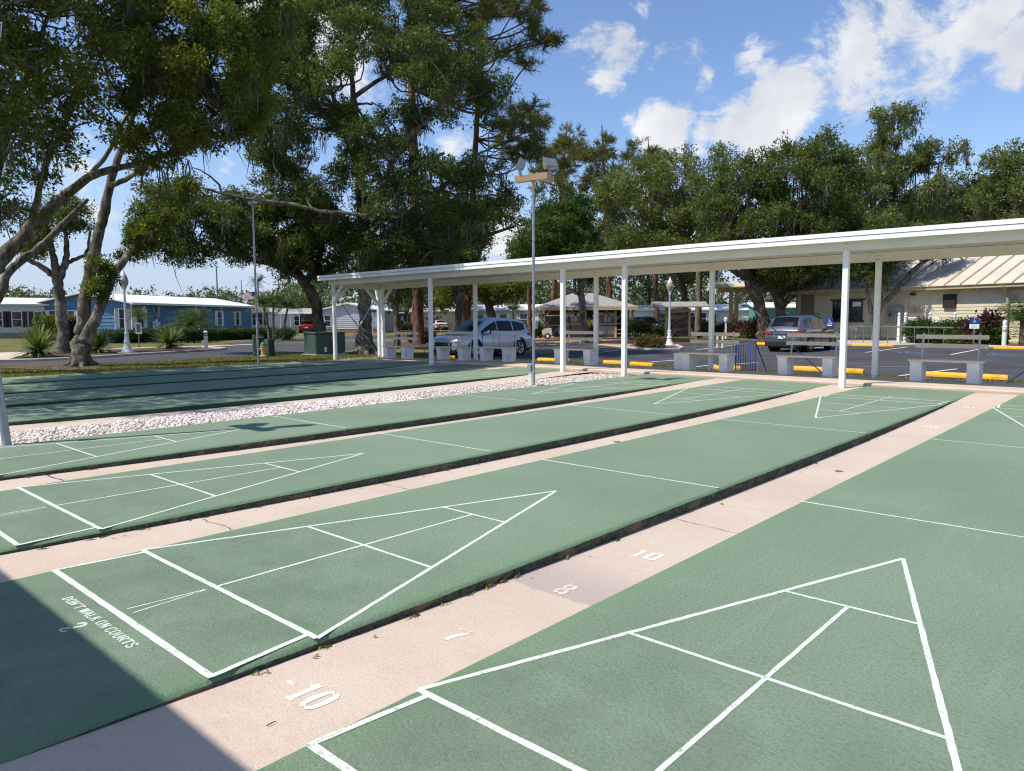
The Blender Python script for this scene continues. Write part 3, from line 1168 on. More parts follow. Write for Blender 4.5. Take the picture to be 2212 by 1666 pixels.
BENCH = make_bench()
bench_spots = [
    (-16.60, 'tan and grey bench standing farthest along the shelter by the green utility box'),
    (-13.82, 'tan bench in front of the grille of the silver car'),
    (-11.88, 'tan bench in front of the doors of the silver car'),
    (-8.90, 'tan bench behind the shelter post next to the tall floodlight pole'),
    (-4.92, 'tan bench crossed by a shelter post, beside the blue bicycle rack'),
    (-2.52, 'tan bench between the blue bicycle rack and the large white front post'),
    (0.16, 'tan bench in front of the yellow wheel stop, standing largest in view')]
for i, (x, lab) in enumerate(bench_spots):
    b = BENCH if i == 0 else copy_tree(BENCH)
    b.location = (x, 11.97, slab_z(x) + 0.001)
    b.rotation_euler = (0, 0, math.radians((-1.5, 1.0, -2, 2.5, 1.0, -1.0, 0.8)[i]))
    tag(b, lab, 'bench', 'benches under the shelter')
# bare concrete bench leg standing behind the fifth bench
mb = MB()
mb.hexa([(-.105, -0.15, 0), (.105, -0.15, 0), (.105, 0.15, 0), (-.105, 0.15, 0)], [(-.105, -0.17, .40), (.105, -0.17, .40), (.105, 0.17, .40), (-.105, 0.17, .40)])
tag(mb.build('concrete_block', M_CBLOCK, loc=(-5.68, 12.05, SLAB_Z + .001)), 'spare concrete bench leg standing alone behind a bench', 'block')


# ---------------------------------------------------------------- floodlight poles
def floodlight(o, c, yaw, tilt):
    f = MB()
    f.hexa([(-.15, -.05, -.11), (.15, -.05, -.11), (.11, .07, -.08), (-.11, .07, -.08)], [(-.15, -.05, .11), (.15, -.05, .11), (.11, .07, .08), (-.11, .07, .08)])
    rot = (tilt, 0, yaw)
    h = f.build('floodlight', M_GALV, o, loc=c, rot=rot)
    MB().box(-.135, .135, -.058, -.051, -.095, .095).build('glass', M_LAMPGLASS, h)
    mb = MB()
    for i in range(4):
        mb.box(-.09 + i * .06 - .006, -.09 + i * .06 + .006, .071, .10, -.07, .07)
    mb.build('cooling_fins', M_GALV, h)
    return h


def light_pole(x, y, zt, r, label, lean=(0, 0), box_z=0.85, arm_dir=(1.0, 0.15), low=True, head=True):
    o = empty('floodlight_pole', (x, y, 0), 0, label, 'light pole', 'floodlight poles between the courts')
    zb = -0.12
    tx, ty = lean
    at = lambda z: (tx * z / zt, ty * z / zt, z)
    MB().tube([at(zb), at(1.5), at(3), at(zt - 0.14)], [r, r * .97, r * .94, r * .9], 14).build('pole', M_GALV, o, smooth=True)
    MB().tube([at(zt - 0.16), at(zt + 0.02)], r * 1.15, 14).build('collar', M_BRONZE, o, smooth=True)
    if head:
        d = np.array([*arm_dir, 0.0])
        d /= np.linalg.norm(d)
        n = np.array([-d[1], d[0], 0])
        c = np.array(at(zt + 0.085))
        MB().bar(c - d * 0.40, c + d * 0.36, 0.13, 0.125).build('crossarm', M_BRONZE, o)
        MB().bar(c + d * 0.20 + n * 0.066, c + d * 0.20 + n * 0.36, 0.13, 0.12).build('side_arm', M_BRONZE, o)
        yaw = math.atan2(d[1], d[0])
        for q, yw, tl in ((c - d * 0.31, yaw - 0.95, -0.45), (c + d * 0.20 + n * 0.30, yaw + 1.1, -0.55)):
            MB().tube([q + np.array([0, 0, .06]), q + np.array([0, 0, .17])], 0.032, 10).build('knuckle', M_GALV, o, smooth=True)
            floodlight(o, q + np.array([0, 0, .29]), yw, tl)
    else:
        MB().box(-.16, .16, -.07, .07, zt + .021, zt + .10).build('cap_plate', M_GALV, o)
    if low:
        e = np.array([-0.085, -0.03, 0])
        bx = MB()
        bx.bbox(-.05, .05, -.04, .04, 0.26, 0.40, .008)
        b = bx.build('switch_box', M_GALV, o, loc=(-0.085, -0.02, 0))
        mb = MB()
        mb.tube([(-0.095, -0.02, zb), (-0.095, -0.02, 0.27)], 0.018, 8)
        mb.tube([(-0.055, -0.02, zb), (-0.055, -0.02, 0.27)], 0.012, 8)
        mb.build('conduit', M_WHITE, o, smooth=True)
    mb = MB()
    mb.bbox(r * .8, r * .8 + 0.07, -.05, .03, 1.12, 1.28, .008)
    mb.build('junction_box', M_GALV, o, loc=(tx * .3, ty * .3, 0))
    return o


light_pole(-6.165, 6.97, 4.02, 0.030, 'grey floodlight pole with two lamps standing in the middle of the white stones')
light_pole(-5.86, -2.21, 4.02, 0.044, 'grey pole at the near end of the white stones, its lamps out of view', lean=(-0.36, -0.2), arm_dir=(1.0, 0.05))
light_pole(-17.93, 7.45, 4.85, 0.034, 'tall thin pole at the grass edge of the shaded courts, top among leaves', low=False, head=False)

# ================================================================ trees
def leaf_mat(name, dark, light, tip, trans=0.35, gloss=0.5):
    t = NT(name)
    r = t.attr('rnd')
    c = t.mix(t.rng(r, 0.0, 0.85), dark, light)
    c = t.mix(t.rng(r, 0.86, 1.0), c, tip)
    t.set(c, gloss, 0, 0.35)
    tr = t.N.new('ShaderNodeBsdfTranslucent')
    tc = t.mix(1.0, c, (1.5, 1.6, 0.5), 'MULTIPLY')
    t.L.new(tc, tr.inputs['Color'])
    mx = t.N.new('ShaderNodeMixShader')
    mx.inputs[0].default_value = trans
    t.L.new(t.p.outputs[0], mx.inputs[1])
    t.L.new(tr.outputs[0], mx.inputs[2])
    t.L.new(mx.outputs[0], t.out.inputs[0])
    return t.m


def bark_mat(name, a, b, scale=9.0, lichen=None):
    t = NT(name)
    v = t.coord('World')
    s = t.vscale(v, (1, 1, 0.22))
    n = t.noise(s, scale, 6, 0.7, 0.4)
    c = t.mix(t.rng(n, 0.35, 0.65), a, b)
    n2 = t.noise(v, 2.2, 5, 0.65)
    if lichen:
        c = t.mix(t.rng(n2, 0.52, 0.62, 0, 0.75), c, lichen)
    t.set(c, 0.92, 0, 0.2)
    t.bump(n, 0.9, 0.04)
    return t.m


L_OAK = leaf_mat('oak_leaves', (0.044, 0.068, 0.018), (0.115, 0.150, 0.036), (0.24, 0.25, 0.06), 0.40)
L_OAKY = leaf_mat('oak_leaves_yellowish', (0.048, 0.068, 0.013), (0.150, 0.176, 0.026), (0.40, 0.37, 0.05), 0.44)
L_OAKG = leaf_mat('oak_leaves_greyish', (0.068, 0.092, 0.030), (0.165, 0.195, 0.060), (0.29, 0.30, 0.10), 0.42)
L_DENSE = leaf_mat('glossy_dark_leaves', (0.028, 0.062, 0.012), (0.075, 0.140, 0.022), (0.14, 0.20, 0.04), 0.34)
L_PINE = leaf_mat('pine_needles', (0.060, 0.074, 0.020), (0.150, 0.155, 0.036), (0.27, 0.23, 0.06), 0.35)
L_FAR = leaf_mat('distant_leaves', (0.050, 0.074, 0.032), (0.110, 0.140, 0.055), (0.18, 0.20, 0.08), 0.3)
M_MOSS = leaf_mat('spanish_moss', (0.075, 0.08, 0.062), (0.15, 0.15, 0.12), (0.20, 0.19, 0.16), 0.3, 0.9)
B_GREY = bark_mat('grey_bark', srgb(72, 66, 58), srgb(128, 120, 108), 8, srgb(150, 148, 140))
B_OAK = bark_mat('oak_bark', srgb(58, 48, 40), srgb(112, 98, 82), 10, srgb(120, 112, 98))
B_PINE = bark_mat('pine_bark', srgb(60, 42, 34), srgb(136, 96, 74), 6)
RNG = np.random.default_rng(11)


def unit(v):
    return v / (np.linalg.norm(v, axis=-1, keepdims=True) + 1e-9)


def leaves(clumps, total, ll, lw, rng, per=12, flat=0.55):
    """clumps: list of (centre, radii); total leaves split by volume^(2/3). Returns verts, quads, per-face random"""
    C = np.array([c for c, r in clumps], float)
    R = np.array([np.broadcast_to(np.array(r, float), (3,)) for c, r in clumps])
    w = np.prod(R, axis=1) ** (0.72)
    ns = max(1, total // per)
    k = rng.choice(len(C), ns, p=w / w.sum())
    d = unit(rng.normal(size=(ns, 3)))
    rad = rng.random(ns) ** (1 / 2.1)
    rad = np.where(rng.random(ns) < 0.12, rad * rng.uniform(1.0, 1.35, ns), rad)
    sc = C[k] + d * R[k] * rad[:, None]
    ax = unit(d + 0.7 * rng.normal(size=(ns, 3)) + np.array([0, 0, 0.15]))
    bright = 0.35 * rng.random(ns) + 0.25 * (k % 7) / 6.0
    ln = rng.uniform(1.5, 3.6, ns) * ll
    t = rng.random((ns, per)) - 0.25
    pos = sc[:, None, :] + ax[:, None, :] * (t * ln[:, None])[..., None] + rng.normal(scale=ll * 0.62, size=(ns, per, 3))
    la = unit(ax[:, None, :] * 0.5 + rng.normal(size=(ns, per, 3)) * 0.8 + np.array([0, 0, -0.15]))
    up = unit(rng.normal(size=(ns, per, 3)) * (1 - flat) + np.array([0, 0, flat]))
    sd = unit(np.cross(la, up))
    nn = np.cross(sd, la)
    s = rng.uniform(0.5, 1.45, (ns, per, 1))
    L_, W_ = ll * s, lw * s
    p1 = pos + la * L_ * 0.12 + sd * W_ * 0.55
    p2 = pos + la * L_
    p3 = pos - sd * W_ * 0.5 - nn * L_ * 0.08
    V = np.stack([p1, p2, p3], 2).reshape(-1, 3)
    n = ns * per
    F = np.arange(n * 3).reshape(n, 3)
    r = np.clip(np.repeat(bright, per) + rng.random(n) * 0.45, 0, 1)
    return V, F, r


def needles(tufts, per, ll, lw, rng):
    """pine tufts: fans of needles round each point; tufts (n,3) and directions (n,3)"""
    P, D = tufts
    n = len(P)
    d = unit(D[:, None, :] * 0.55 + rng.normal(size=(n, per, 3)) * 0.75)
    s = unit(np.cross(d, rng.normal(size=(n, per, 3))))
    L_ = ll * rng.uniform(0.7, 1.2, (n, per, 1))
    p = np.broadcast_to(P[:, None, :], d.shape) + D[:, None, :] * rng.uniform(-0.5, 0.4, (n, per, 1)) * ll
    V = np.stack([p - s * lw * .5, p + s * lw * .5, p + d * L_ + s * lw * .2, p + d * L_ - s * lw * .2], 2).reshape(-1, 3)
    m = n * per
    return V, np.arange(m * 4).reshape(m, 4), np.clip(np.repeat(rng.random(n) * .6, per) + rng.random(m) * .4, 0, 1)


def moss(points, rng, ln=(0.3, 1.1), k=9, w=0.03):
    """hanging tufts of strands below points"""
    V, n = [], 0
    for p in points:
        top = rng.uniform(*ln)
        for _ in range(k):
            o = p + rng.normal(scale=0.10, size=3) * np.array([1, 1, .5])
            L_ = top * rng.uniform(0.4, 1.0)
            a = rng.uniform(0, 6.28)
            s = np.array([math.cos(a), math.sin(a), 0]) * w * rng.uniform(.5, 1.2)
            q = o + np.array([rng.normal() * .05, rng.normal() * .05, -L_ * .5])
            e = o + np.array([rng.normal() * .09, rng.normal() * .09, -L_])
            V += [o - s * .5, o + s * .5, q + s * .6, q - s * .6, q - s * .6, q + s * .6, e + s * .12, e - s * .12]
            n += 2
    if not n:
        return None
    return np.array(V), np.arange(n * 4).reshape(n, 4), rng.random(n)


def smooth_path(P, k=5):
    """Catmull-Rom through points (x,y,z,r)"""
    P = [np.array(p, float) for p in P]
    if len(P) < 3:
        return [P[0] + (P[-1] - P[0]) * t for t in np.linspace(0, 1, k + 1)]
    Q = [2 * P[0] - P[1]] + P + [2 * P[-1] - P[-2]]
    out = []
    for i in range(1, len(Q) - 2):
        a, b, c, d = Q[i - 1], Q[i], Q[i + 1], Q[i + 2]
        for t in np.linspace(0, 1, k, endpoint=False):
            out.append(0.5 * ((2 * b) + (c - a) * t + (2 * a - 5 * b + 4 * c - d) * t * t + (3 * b - a - 3 * c + d) * t ** 3))
    out.append(P[-1])
    for q in out:
        q[3] = max(q[3], 0.006)
    return out


def limb(mb, P, rng, k=5, n=8, wob=0.25):
    pts = smooth_path(P, k)
    v = []
    for i, q in enumerate(pts):
        j = rng.normal(size=3) * q[3] * wob * (0 < i < len(pts) - 1)
        v.append(q[:3] + j)
    mb.tube(v, [q[3] * rng.uniform(.93, 1.07) for q in pts], n)
    return [np.array([*p, q[3]]) for p, q in zip(v, pts)]


def in_poly(x, y, poly):
    c = False
    n = len(poly)
    for i in range(n):
        x0, y0 = poly[i]
        x1, y1 = poly[i - 1]
        if (y0 > y) != (y1 > y) and x < (x1 - x0) * (y - y0) / (y1 - y0) + x0:
            c = not c
    return c


def edge_dist(x, y, poly):
    best = 1e9
    for i in range(len(poly)):
        a, b = np.array(poly[i - 1], float), np.array(poly[i], float)
        t = np.clip(np.dot(np.array([x, y]) - a, b - a) / (np.dot(b - a, b - a) + 1e-9), 0, 1)
        best = min(best, np.linalg.norm(np.array([x, y]) - a - t * (b - a)))
    return best


def crown_volume(poly, dist, depth, n, rpx, seed, holes=(), flat=0.75, lean=0.0):
    """fill a crown whose outline seen from the courts is poly (photo pixels) with leaf clumps, thick in the middle and thin at the rim"""
    rng = np.random.default_rng(seed)
    xs, ys = [p[0] for p in poly], [p[1] for p in poly]
    width = max(xs) - min(xs)
    out, flatpts = [], []
    tries = 0
    while len(out) < n and tries < n * 60:
        tries += 1
        x, y = rng.uniform(min(xs), max(xs)), rng.uniform(min(ys), max(ys))
        if not in_poly(x, y, poly):
            continue
        r = rng.uniform(*rpx)
        e = edge_dist(x, y, poly)
        if e < r * 0.55:
            continue
        if any((x - hx) ** 2 + (y - hy) ** 2 < (hr + r * 0.75) ** 2 for hx, hy, hr in holes):
            continue
        dz = rng.uniform(-1, 1) * depth * min(1, e / (0.28 * width) + 0.15)
        if any((x - a) ** 2 + (y - b) ** 2 + ((dz - c) * FPX / dist) ** 2 < (0.62 * (r + q)) ** 2 for a, b, c, q in flatpts):
            continue
        d = dist + dz
        p = at_dist(x, y, d)
        rm = r * dist / FPX
        out.append((p, (rm * rng.uniform(.9, 1.2), rm * rng.uniform(.9, 1.2), rm * flat * rng.uniform(.8, 1.15))))
        flatpts.append((x, y, dz, r))
    return out


def tree(name, label, group, base, limbs, clumps, nleaf, ll, lw, leafm, barkm, seed, mossn=0, twigs=5, moss_ln=(.3, 1.1), bare=0, flat=0.55, br=0.045, moss_w=.03):
    rng = np.random.default_rng(seed)
    o = empty(name, base, 0, label, 'tree', group)
    off = np.array(base, float)
    mb = MB()
    nodes = []
    for L in limbs:
        P = [(p[0] - off[0], p[1] - off[1], p[2] - off[2], p[3]) for p in L]
        big = L[0][3] > 0.12
        nodes += limb(mb, P, rng, 6 if big else 4, 14 if big else 8, 0.10 if big else 0.25)
    main = [n for n in nodes if n[2] > 0.8] or nodes
    MN = np.array(main)
    cl = [(c - off, r) for c, r in clumps]
    mo = []
    for c, r in cl:
        d = np.linalg.norm(MN[:, :3] - c, axis=1) + 0.9 * np.maximum(0, MN[:, 2] - c[2] + 0.2)
        a = MN[int(np.argmin(d))]
        L_ = np.linalg.norm(c - a[:3])
        r0 = min(a[3] * 0.6, 0.012 + br * min(1.0, L_ / 2.5))
        m1 = a[:3] + (c - a[:3]) * 0.4 + np.array([0, 0, -0.06 * L_]) + rng.normal(size=3) * 0.08 * L_
        m2 = a[:3] + (c - a[:3]) * 0.75 + np.array([0, 0, 0.04 * L_]) + rng.normal(size=3) * 0.06 * L_
        limb(mb, [(*a[:3], r0), (*m1, r0 * .75), (*m2, r0 * .5), (*c, r0 * .32)], rng, 3, 6, .3)
        for _ in range(twigs):
            e = c + unit(rng.normal(size=3) + np.array([0, 0, .2])) * np.array(r) * rng.uniform(.7, 1.15)
            m = (c + e) / 2 + rng.normal(size=3) * 0.12 * np.linalg.norm(e - c)
            limb(mb, [(*c, r0 * .3 + .003), (*m, r0 * .22 + .003), (*e, .004)], rng, 2, 3, .2)
        if rng.random() < mossn:
            mo += [c + rng.uniform(-.8, .8, 3) * np.array(r) for _ in range(rng.integers(1, 4))]
    # bare dead twigs that stick out
    for _ in range(bare):
        c, r = cl[rng.integers(len(cl))]
        e = c + unit(rng.normal(size=3)) * np.array(r) * rng.uniform(1.2, 2.0)
        p = c
        for f in range(3):
            e2 = e + rng.normal(size=3) * 0.5 * np.linalg.norm(r)
            limb(mb, [(*p, .02), (*((p + e2) / 2 + rng.normal(size=3) * .1), .012), (*e2, .004)], rng, 3, 3, .4)
    mb.build('trunk', barkm, o, smooth=True, fix=False)
    V, F, R_ = leaves(cl, nleaf, ll, lw, rng, flat=flat)
    link('crown', np_mesh('crown', V, F, leafm, {'rnd': R_}), o)
    if mo:
        V, F, R_ = moss(mo, rng, moss_ln, w=moss_w)
        tag(link('hanging_moss', np_mesh('hanging_moss', V, F, M_MOSS, {'rnd': R_}), o), kind='stuff')
    return o


def pine(name, label, group, base, top, r0, clumps, seed, per=14, ll=0.34, lw=0.02, tuft=26, barkm=None, leafm=None):
    rng = np.random.default_rng(seed)
    o = empty(name, base, 0, label, 'tree', group)
    off = np.array(base, float)
    mb = MB()
    t = np.array(top) - off
    nodes = limb(mb, [(0, 0, -0.2, r0 * 1.35), (t[0] * .03, t[1] * .03, t[2] * .04, r0 * 1.05), (t[0] * .35, t[1] * .35, t[2] * .35, r0 * .85),
                      (t[0] * .7, t[1] * .7, t[2] * .7, r0 * .6), (*t, r0 * .15)], rng, 7, 14, .06)
    MN = np.array([n for n in nodes if n[2] > 0.3 * t[2]])
    P, D = [], []
    for c, r in clumps:
        c = c - off
        d = np.linalg.norm(MN[:, :3] - c, axis=1) + 1.2 * np.maximum(0, MN[:, 2] - c[2] + 0.4)
        a = MN[int(np.argmin(d))]
        L_ = np.linalg.norm(c - a[:3])
        rb = min(a[3] * .5, 0.02 + 0.012 * L_)
        m = a[:3] + (c - a[:3]) * .55 + np.array([0, 0, -0.14 * L_]) + rng.normal(size=3) * .11 * L_
        limb(mb, [(*a[:3], rb), (*m, rb * .7), (*c, rb * .35)], rng, 4, 6, .3)
        for _ in range(tuft):
            e = c + unit(rng.normal(size=3) + np.array([0, 0, .25])) * np.array(r) * rng.uniform(.45, 1.05)
            mm = c + (e - c) * .5 + rng.normal(size=3) * .1 * np.linalg.norm(e - c)
            limb(mb, [(*c, rb * .3 + .004), (*mm, .012), (*e, .008)], rng, 2, 3, .2)
            dd = unit(e - mm + np.array([0, 0, .15]))
            P.append(e)
            D.append(dd)
            P.append(e - dd * ll * .5)
            D.append(dd)
    mb.build('trunk', barkm or B_PINE, o, smooth=True, fix=False)
    V, F, R_ = needles((np.array(P), np.array(D)), per, ll, lw, rng)
    link('crown', np_mesh('crown', V, F, leafm or L_PINE, {'rnd': R_}), o)
    return o


def gp(px, py):
    p = on_ground(px, py)
    return np.array([p[0], p[1], float(gz(p[0], p[1])) - 0.02])


def lp(pts, dist, k=1.0):
    """limb path from photo points (px, py, radius px[, distance])"""
    out = []
    for q in pts:
        d = q[3] if len(q) > 3 else dist
        p = at_dist(q[0], q[1], d)
        out.append((p[0], p[1], p[2], q[2] * d / FPX * k))
    return out


G_LEFT = 'large trees shading the courts on the lawn'
G_RIGHT = 'trees beyond the car park'


def root_flare(P, base, r, n=5, seed=0):
    rng = np.random.default_rng(seed)
    out = []
    for i in range(n):
        a = 2 * math.pi * i / n + rng.uniform(-.3, .3)
        L_ = r * rng.uniform(2.0, 3.2)
        e = np.array(base) + np.array([math.cos(a), math.sin(a), 0]) * L_
        m = np.array(base) + np.array([math.cos(a), math.sin(a), 0]) * L_ * .45
        out.append([(base[0], base[1], base[2] + r * 2.2, r * .55), (m[0], m[1], base[2] + r * .55, r * .42), (e[0], e[1], base[2] - r * .1, r * .12)])
    return out


# --- tree standing just outside the frame on the near side, limbs reaching in and shading the courts
bA = np.array([-20.6, -0.9, LAWN_Z - .02])
limbsA = [[(bA[0], bA[1], bA[2], .52), (bA[0] + .1, bA[1] + .1, 1.2, .36), *lp([(-35, 600, 15), (0, 562, 13.5), (70, 490, 11), (190, 385, 7.2, 22.9), (330, 345, 5, 21.8), (430, 300, 3.6, 21), (500, 220, 2, 20.4)], 24)],
          [(bA[0], bA[1], .3, .4), *lp([(-20, 660, 9), (15, 593, 7.5), (49, 562, 7), (95, 525, 6), (150, 470, 5), (190, 430, 3)], 24.3)],
          lp([(-35, 600, 11), (-20, 430, 9), (20, 280, 6, 22), (70, 130, 4, 20.8), (110, 20, 2.5, 20)], 23.5),
          lp([(70, 490, 7), (90, 380, 5, 22), (150, 250, 3.6, 20.8), (220, 120, 2, 19.8)], 23),
          lp([(190, 385, 4.5), (250, 300, 3.5), (300, 180, 2.6), (310, 60, 1.8)], 24.5),
          lp([(-30, 560, 14, 23.5), (-200, 330, 12, 20.5), (-320, 160, 8, 18), (-420, 40, 5, 17)], 24),
          lp([(-20, 430, 10, 23), (-120, 180, 8, 20), (-160, -60, 6, 17), (-200, -300, 4, 15)], 24)] + root_flare(None, bA, .32, 6, 2)
polyA = [(-120, -220), (120, -240), (330, -160), (380, 0), (350, 90), (380, 180), (300, 290), (200, 330), (130, 430), (60, 500), (-60, 510), (-160, 430), (-220, 200)]
clA = crown_volume(polyA, 20.6, 3.8, 230, (20, 40), 21, holes=[(300, 60, 12), (235, 225, 16), (290, 250, 15), (60, 420, 8), (230, 330, 12), (150, 370, 10)])
polyA2 = [(-560, -420), (-200, -520), (60, -420), (100, -260), (-140, -200), (-200, 200), (-160, 420), (-330, 360), (-520, 100)]
clA += crown_volume(polyA2, 19.0, 3.6, 80, (40, 74), 22)
clA += [(np.array([-14.8, -5.6, 7.6]), (1.9, 1.9, .9)), (np.array([-16.0, -2.4, 7.4]), (1.8, 1.6, .8)), (np.array([-13.4, -6.6, 8.4]), (1.6, 1.6, .8)), (np.array([-10.9, -4.2, 8.2]), (1.3, 1.4, .7)), (np.array([-17.5, -2.6, 7.0]), (1.6, 1.6, .8)), (np.array([-13.2, -4.4, 8.3]), (1.5, 1.6, .9)), (np.array([-12.1, -2.9, 7.8]), (1.4, 1.3, .8)), (np.array([-15.5, -3.5, 8.6]), (1.6, 1.6, 1.0)),
        (np.array([-16.8, -6.2, 7.2]), (1.6, 1.5, .9)), (np.array([-13.9, -2.2, 9.2]), (1.4, 1.4, .9)), (np.array([-16.6, -1.0, 9.0]), (1.5, 1.5, 1.0)), (np.array([-11.6, -5.4, 7.4]), (1.2, 1.2, .8)),
        (np.array([-17.8, -4.2, 9.4]), (1.6, 1.6, 1.0)), (np.array([-14.6, -7.6, 6.9]), (1.4, 1.4, .8)), (np.array([-18.0, -7.8, 7.5]), (1.6, 1.6, .9)), (np.array([-12.6, -1.0, 8.6]), (1.1, 1.1, .7))]
tree('camphor_tree', 'big spreading tree at the picture edge whose thick pale limb slants up across the sky', G_LEFT, bA, limbsA, clA, 225000, .085, .050, L_OAKY, B_GREY, 31, mossn=.2, twigs=4, bare=40, moss_ln=(.3, .9))

# --- twin-stemmed tree on the lawn
b1 = gp(176, 792)
d1 = hdist(b1)
limbs1 = [[(*b1, .36)] + lp([(176, 775, 18), (176, 740, 14.5), (179, 700, 12.5), (189, 620, 11), (205, 540, 10), (220, 480, 9), (238, 400, 7.8), (262, 320, 6), (300, 210, 4.2), (330, 90, 2.6)], d1),
          lp([(184, 735, 11), (206, 690, 9.5), (226, 640, 8.8), (248, 590, 7.6), (290, 535, 6), (325, 505, 4)], d1 - .3),
          lp([(238, 400, 5), (280, 382, 4.4), (345, 342, 3.6, 23), (420, 300, 2.8, 22), (490, 250, 2, 21)], d1 - .3),
          lp([(262, 320, 4.6), (350, 270, 3.6, 23.6), (430, 190, 2.8, 22.6), (480, 90, 2, 21.6)], d1 + .5),
          lp([(300, 210, 4.5), (400, 130, 3.5), (480, 40, 2.5)], d1),
          lp([(325, 505, 4.5), (360, 470, 3.5), (400, 440, 2)], d1)] + root_flare(None, b1, .24, 7, 3)
poly1 = [(240, 30), (330, -120), (540, -160), (650, -60), (650, 60), (600, 140), (585, 240), (545, 330), (470, 310), (420, 330), (370, 380), (300, 370), (250, 330), (230, 200)]
cl1 = crown_volume(poly1, 21.8, 3.8, 165, (18, 35), 23, holes=[(365, 65, 20), (530, 15, 18), (300, 250, 14), (480, 350, 30), (262, 170, 12), (440, 240, 10), (400, 60, 9), (330, 320, 12), (470, 150, 10)])
cl1 += crown_volume([(240, 560), (275, 500), (330, 470), (350, 430), (400, 370), (430, 400), (410, 440), (360, 500), (300, 560)], d1, .8, 16, (15, 26), 24)
cl1 += crown_volume([(196, 560), (240, 560), (262, 600), (240, 640), (206, 660), (190, 620)], d1 - .3, .4, 12, (9, 16), 25)
tree('camphor_tree', 'twin-trunked pale barked tree on the lawn in front of the blue house', G_LEFT, b1, limbs1, cl1, 135000, .085, .050, L_OAKY, B_GREY, 32, mossn=.3, twigs=4, bare=26, moss_ln=(.4, 1.3))

# --- slim tree behind it
b2 = gp(137, 765)
d2 = hdist(b2)
limbs2 = [[(*b2, .36)] + lp([(137, 740, 11), (133, 690, 9.5), (128, 640, 9), (123, 600, 8)], d2),
          lp([(123, 600, 8), (117, 560, 6), (108, 520, 4), (100, 480, 3)], d2), lp([(125, 605, 8), (140, 570, 6), (144, 530, 4.5), (138, 480, 3)], d2),
          lp([(123, 602, 6), (95, 580, 5), (60, 560, 4)], d2), lp([(140, 570, 4), (165, 560, 3.5), (188, 545, 3), (195, 500, 2)], d2)]
cl2 = crown_volume([(40, 520), (90, 430), (160, 420), (215, 470), (190, 540), (150, 500), (100, 545), (60, 560)], d2, 1.6, 26, (14, 24), 26, holes=[(160, 520, 16), (120, 480, 8)])
tree('slim_tree', 'slim bare-stemmed tree with forked trunk behind the twin-trunked tree', G_LEFT, b2, limbs2, cl2, 14000, .10, .055, L_OAK, B_GREY, 33, twigs=5, bare=8)

# --- leaning live oak behind the green utility box
b3 = np.array([*at_dist(690, 768, 33.0)[:2], 0.0])
b3[2] = float(gz(b3[0], b3[1])) - .02
d3 = hdist(b3)
limbs3 = [[(*b3, .34)] + lp([(694, 740, 13), (688, 690, 11.5), (676, 640, 11), (650, 600, 10), (620, 560, 8.5), (585, 530, 7), (550, 510, 5.5)], d3),
          lp([(650, 600, 6), (600, 575, 5.5), (540, 560, 4.5), (470, 540, 3.5), (400, 520, 2.5)], d3 - .5),
          lp([(585, 530, 5), (520, 480, 4), (440, 460, 3), (360, 440, 2)], d3 + .4), lp([(660, 615, 7), (690, 560, 6), (700, 500, 4)], d3 + .3)]
poly3 = [(255, 440), (330, 380), (420, 395), (540, 400), (640, 430), (740, 470), (770, 560), (720, 610), (640, 605), (570, 590), (470, 555), (400, 580), (340, 570), (290, 530)]
cl3 = crown_volume(poly3, d3, 3.2, 110, (17, 31), 27, holes=[(350, 470, 10), (470, 400, 14), (430, 500, 9)])
tree('live_oak', 'leaning live oak with low spreading limbs behind the green utility box', G_LEFT, b3, limbs3, cl3, 80000, .10, .058, L_OAK, B_OAK, 34, mossn=.25, twigs=5, bare=10)

# --- big straight tree beside the shelter end
b4 = gp(790, 766)
d4 = hdist(b4)
limbs4 = [[(*b4, .50)] + lp([(790, 748, 20), (788, 710, 14.5), (789, 640, 13.5), (788, 570, 13), (784, 480, 12), (778, 380, 10), (770, 280, 8), (760, 170, 5), (755, 90, 3)], d4),
          lp([(788, 560, 9), (840, 500, 7.5), (900, 450, 6.5), (960, 400, 5.5), (1000, 370, 4.5), (1050, 350, 3)], d4 - 1.0),
          lp([(784, 480, 7), (830, 390, 6), (860, 320, 5.5), (910, 270, 5), (965, 222, 4)], d4 - 1.2),
          lp([(778, 400, 7), (760, 330, 6), (735, 270, 5), (715, 190, 3.5)], d4 - .8), lp([(770, 300, 6), (700, 240, 5), (650, 180, 3.5), (610, 140, 2.5)], d4),
          lp([(788, 540, 7), (740, 470, 6), (690, 420, 4.5), (640, 380, 3)], d4 - .4), lp([(830, 390, 4), (880, 370, 3.5), (960, 330, 3)], d4 - 1.4),
          lp([(765, 210, 5), (840, 160, 4), (920, 120, 3)], d4),
          lp([(792, 466, 4), (740, 461, 3.6), (690, 455, 3.5), (620, 440, 3.4), (545, 431, 3.2), (480, 418, 2.6), (425, 404, 1.6)], d4 - 3.2), lp([(480, 418, 2.5), (470, 395, 2), (440, 372, 1.4), (415, 362, .8)], d4 - 3.2),
          lp([(545, 431, 2.2), (590, 405, 1.6), (606, 380, 1)], d4 - 3.2)] + root_flare(None, b4, .29, 8, 5)
poly4 = [(530, 200), (545, 80), (600, -60), (760, -110), (920, -80), (1010, 0), (1060, 110), (1105, 200), (1085, 290), (1100, 380), (1140, 440), (1110, 500), (1030, 540), (960, 590), (860, 600), (760, 600), (690, 540), (610, 480), (545, 410), (528, 300)]
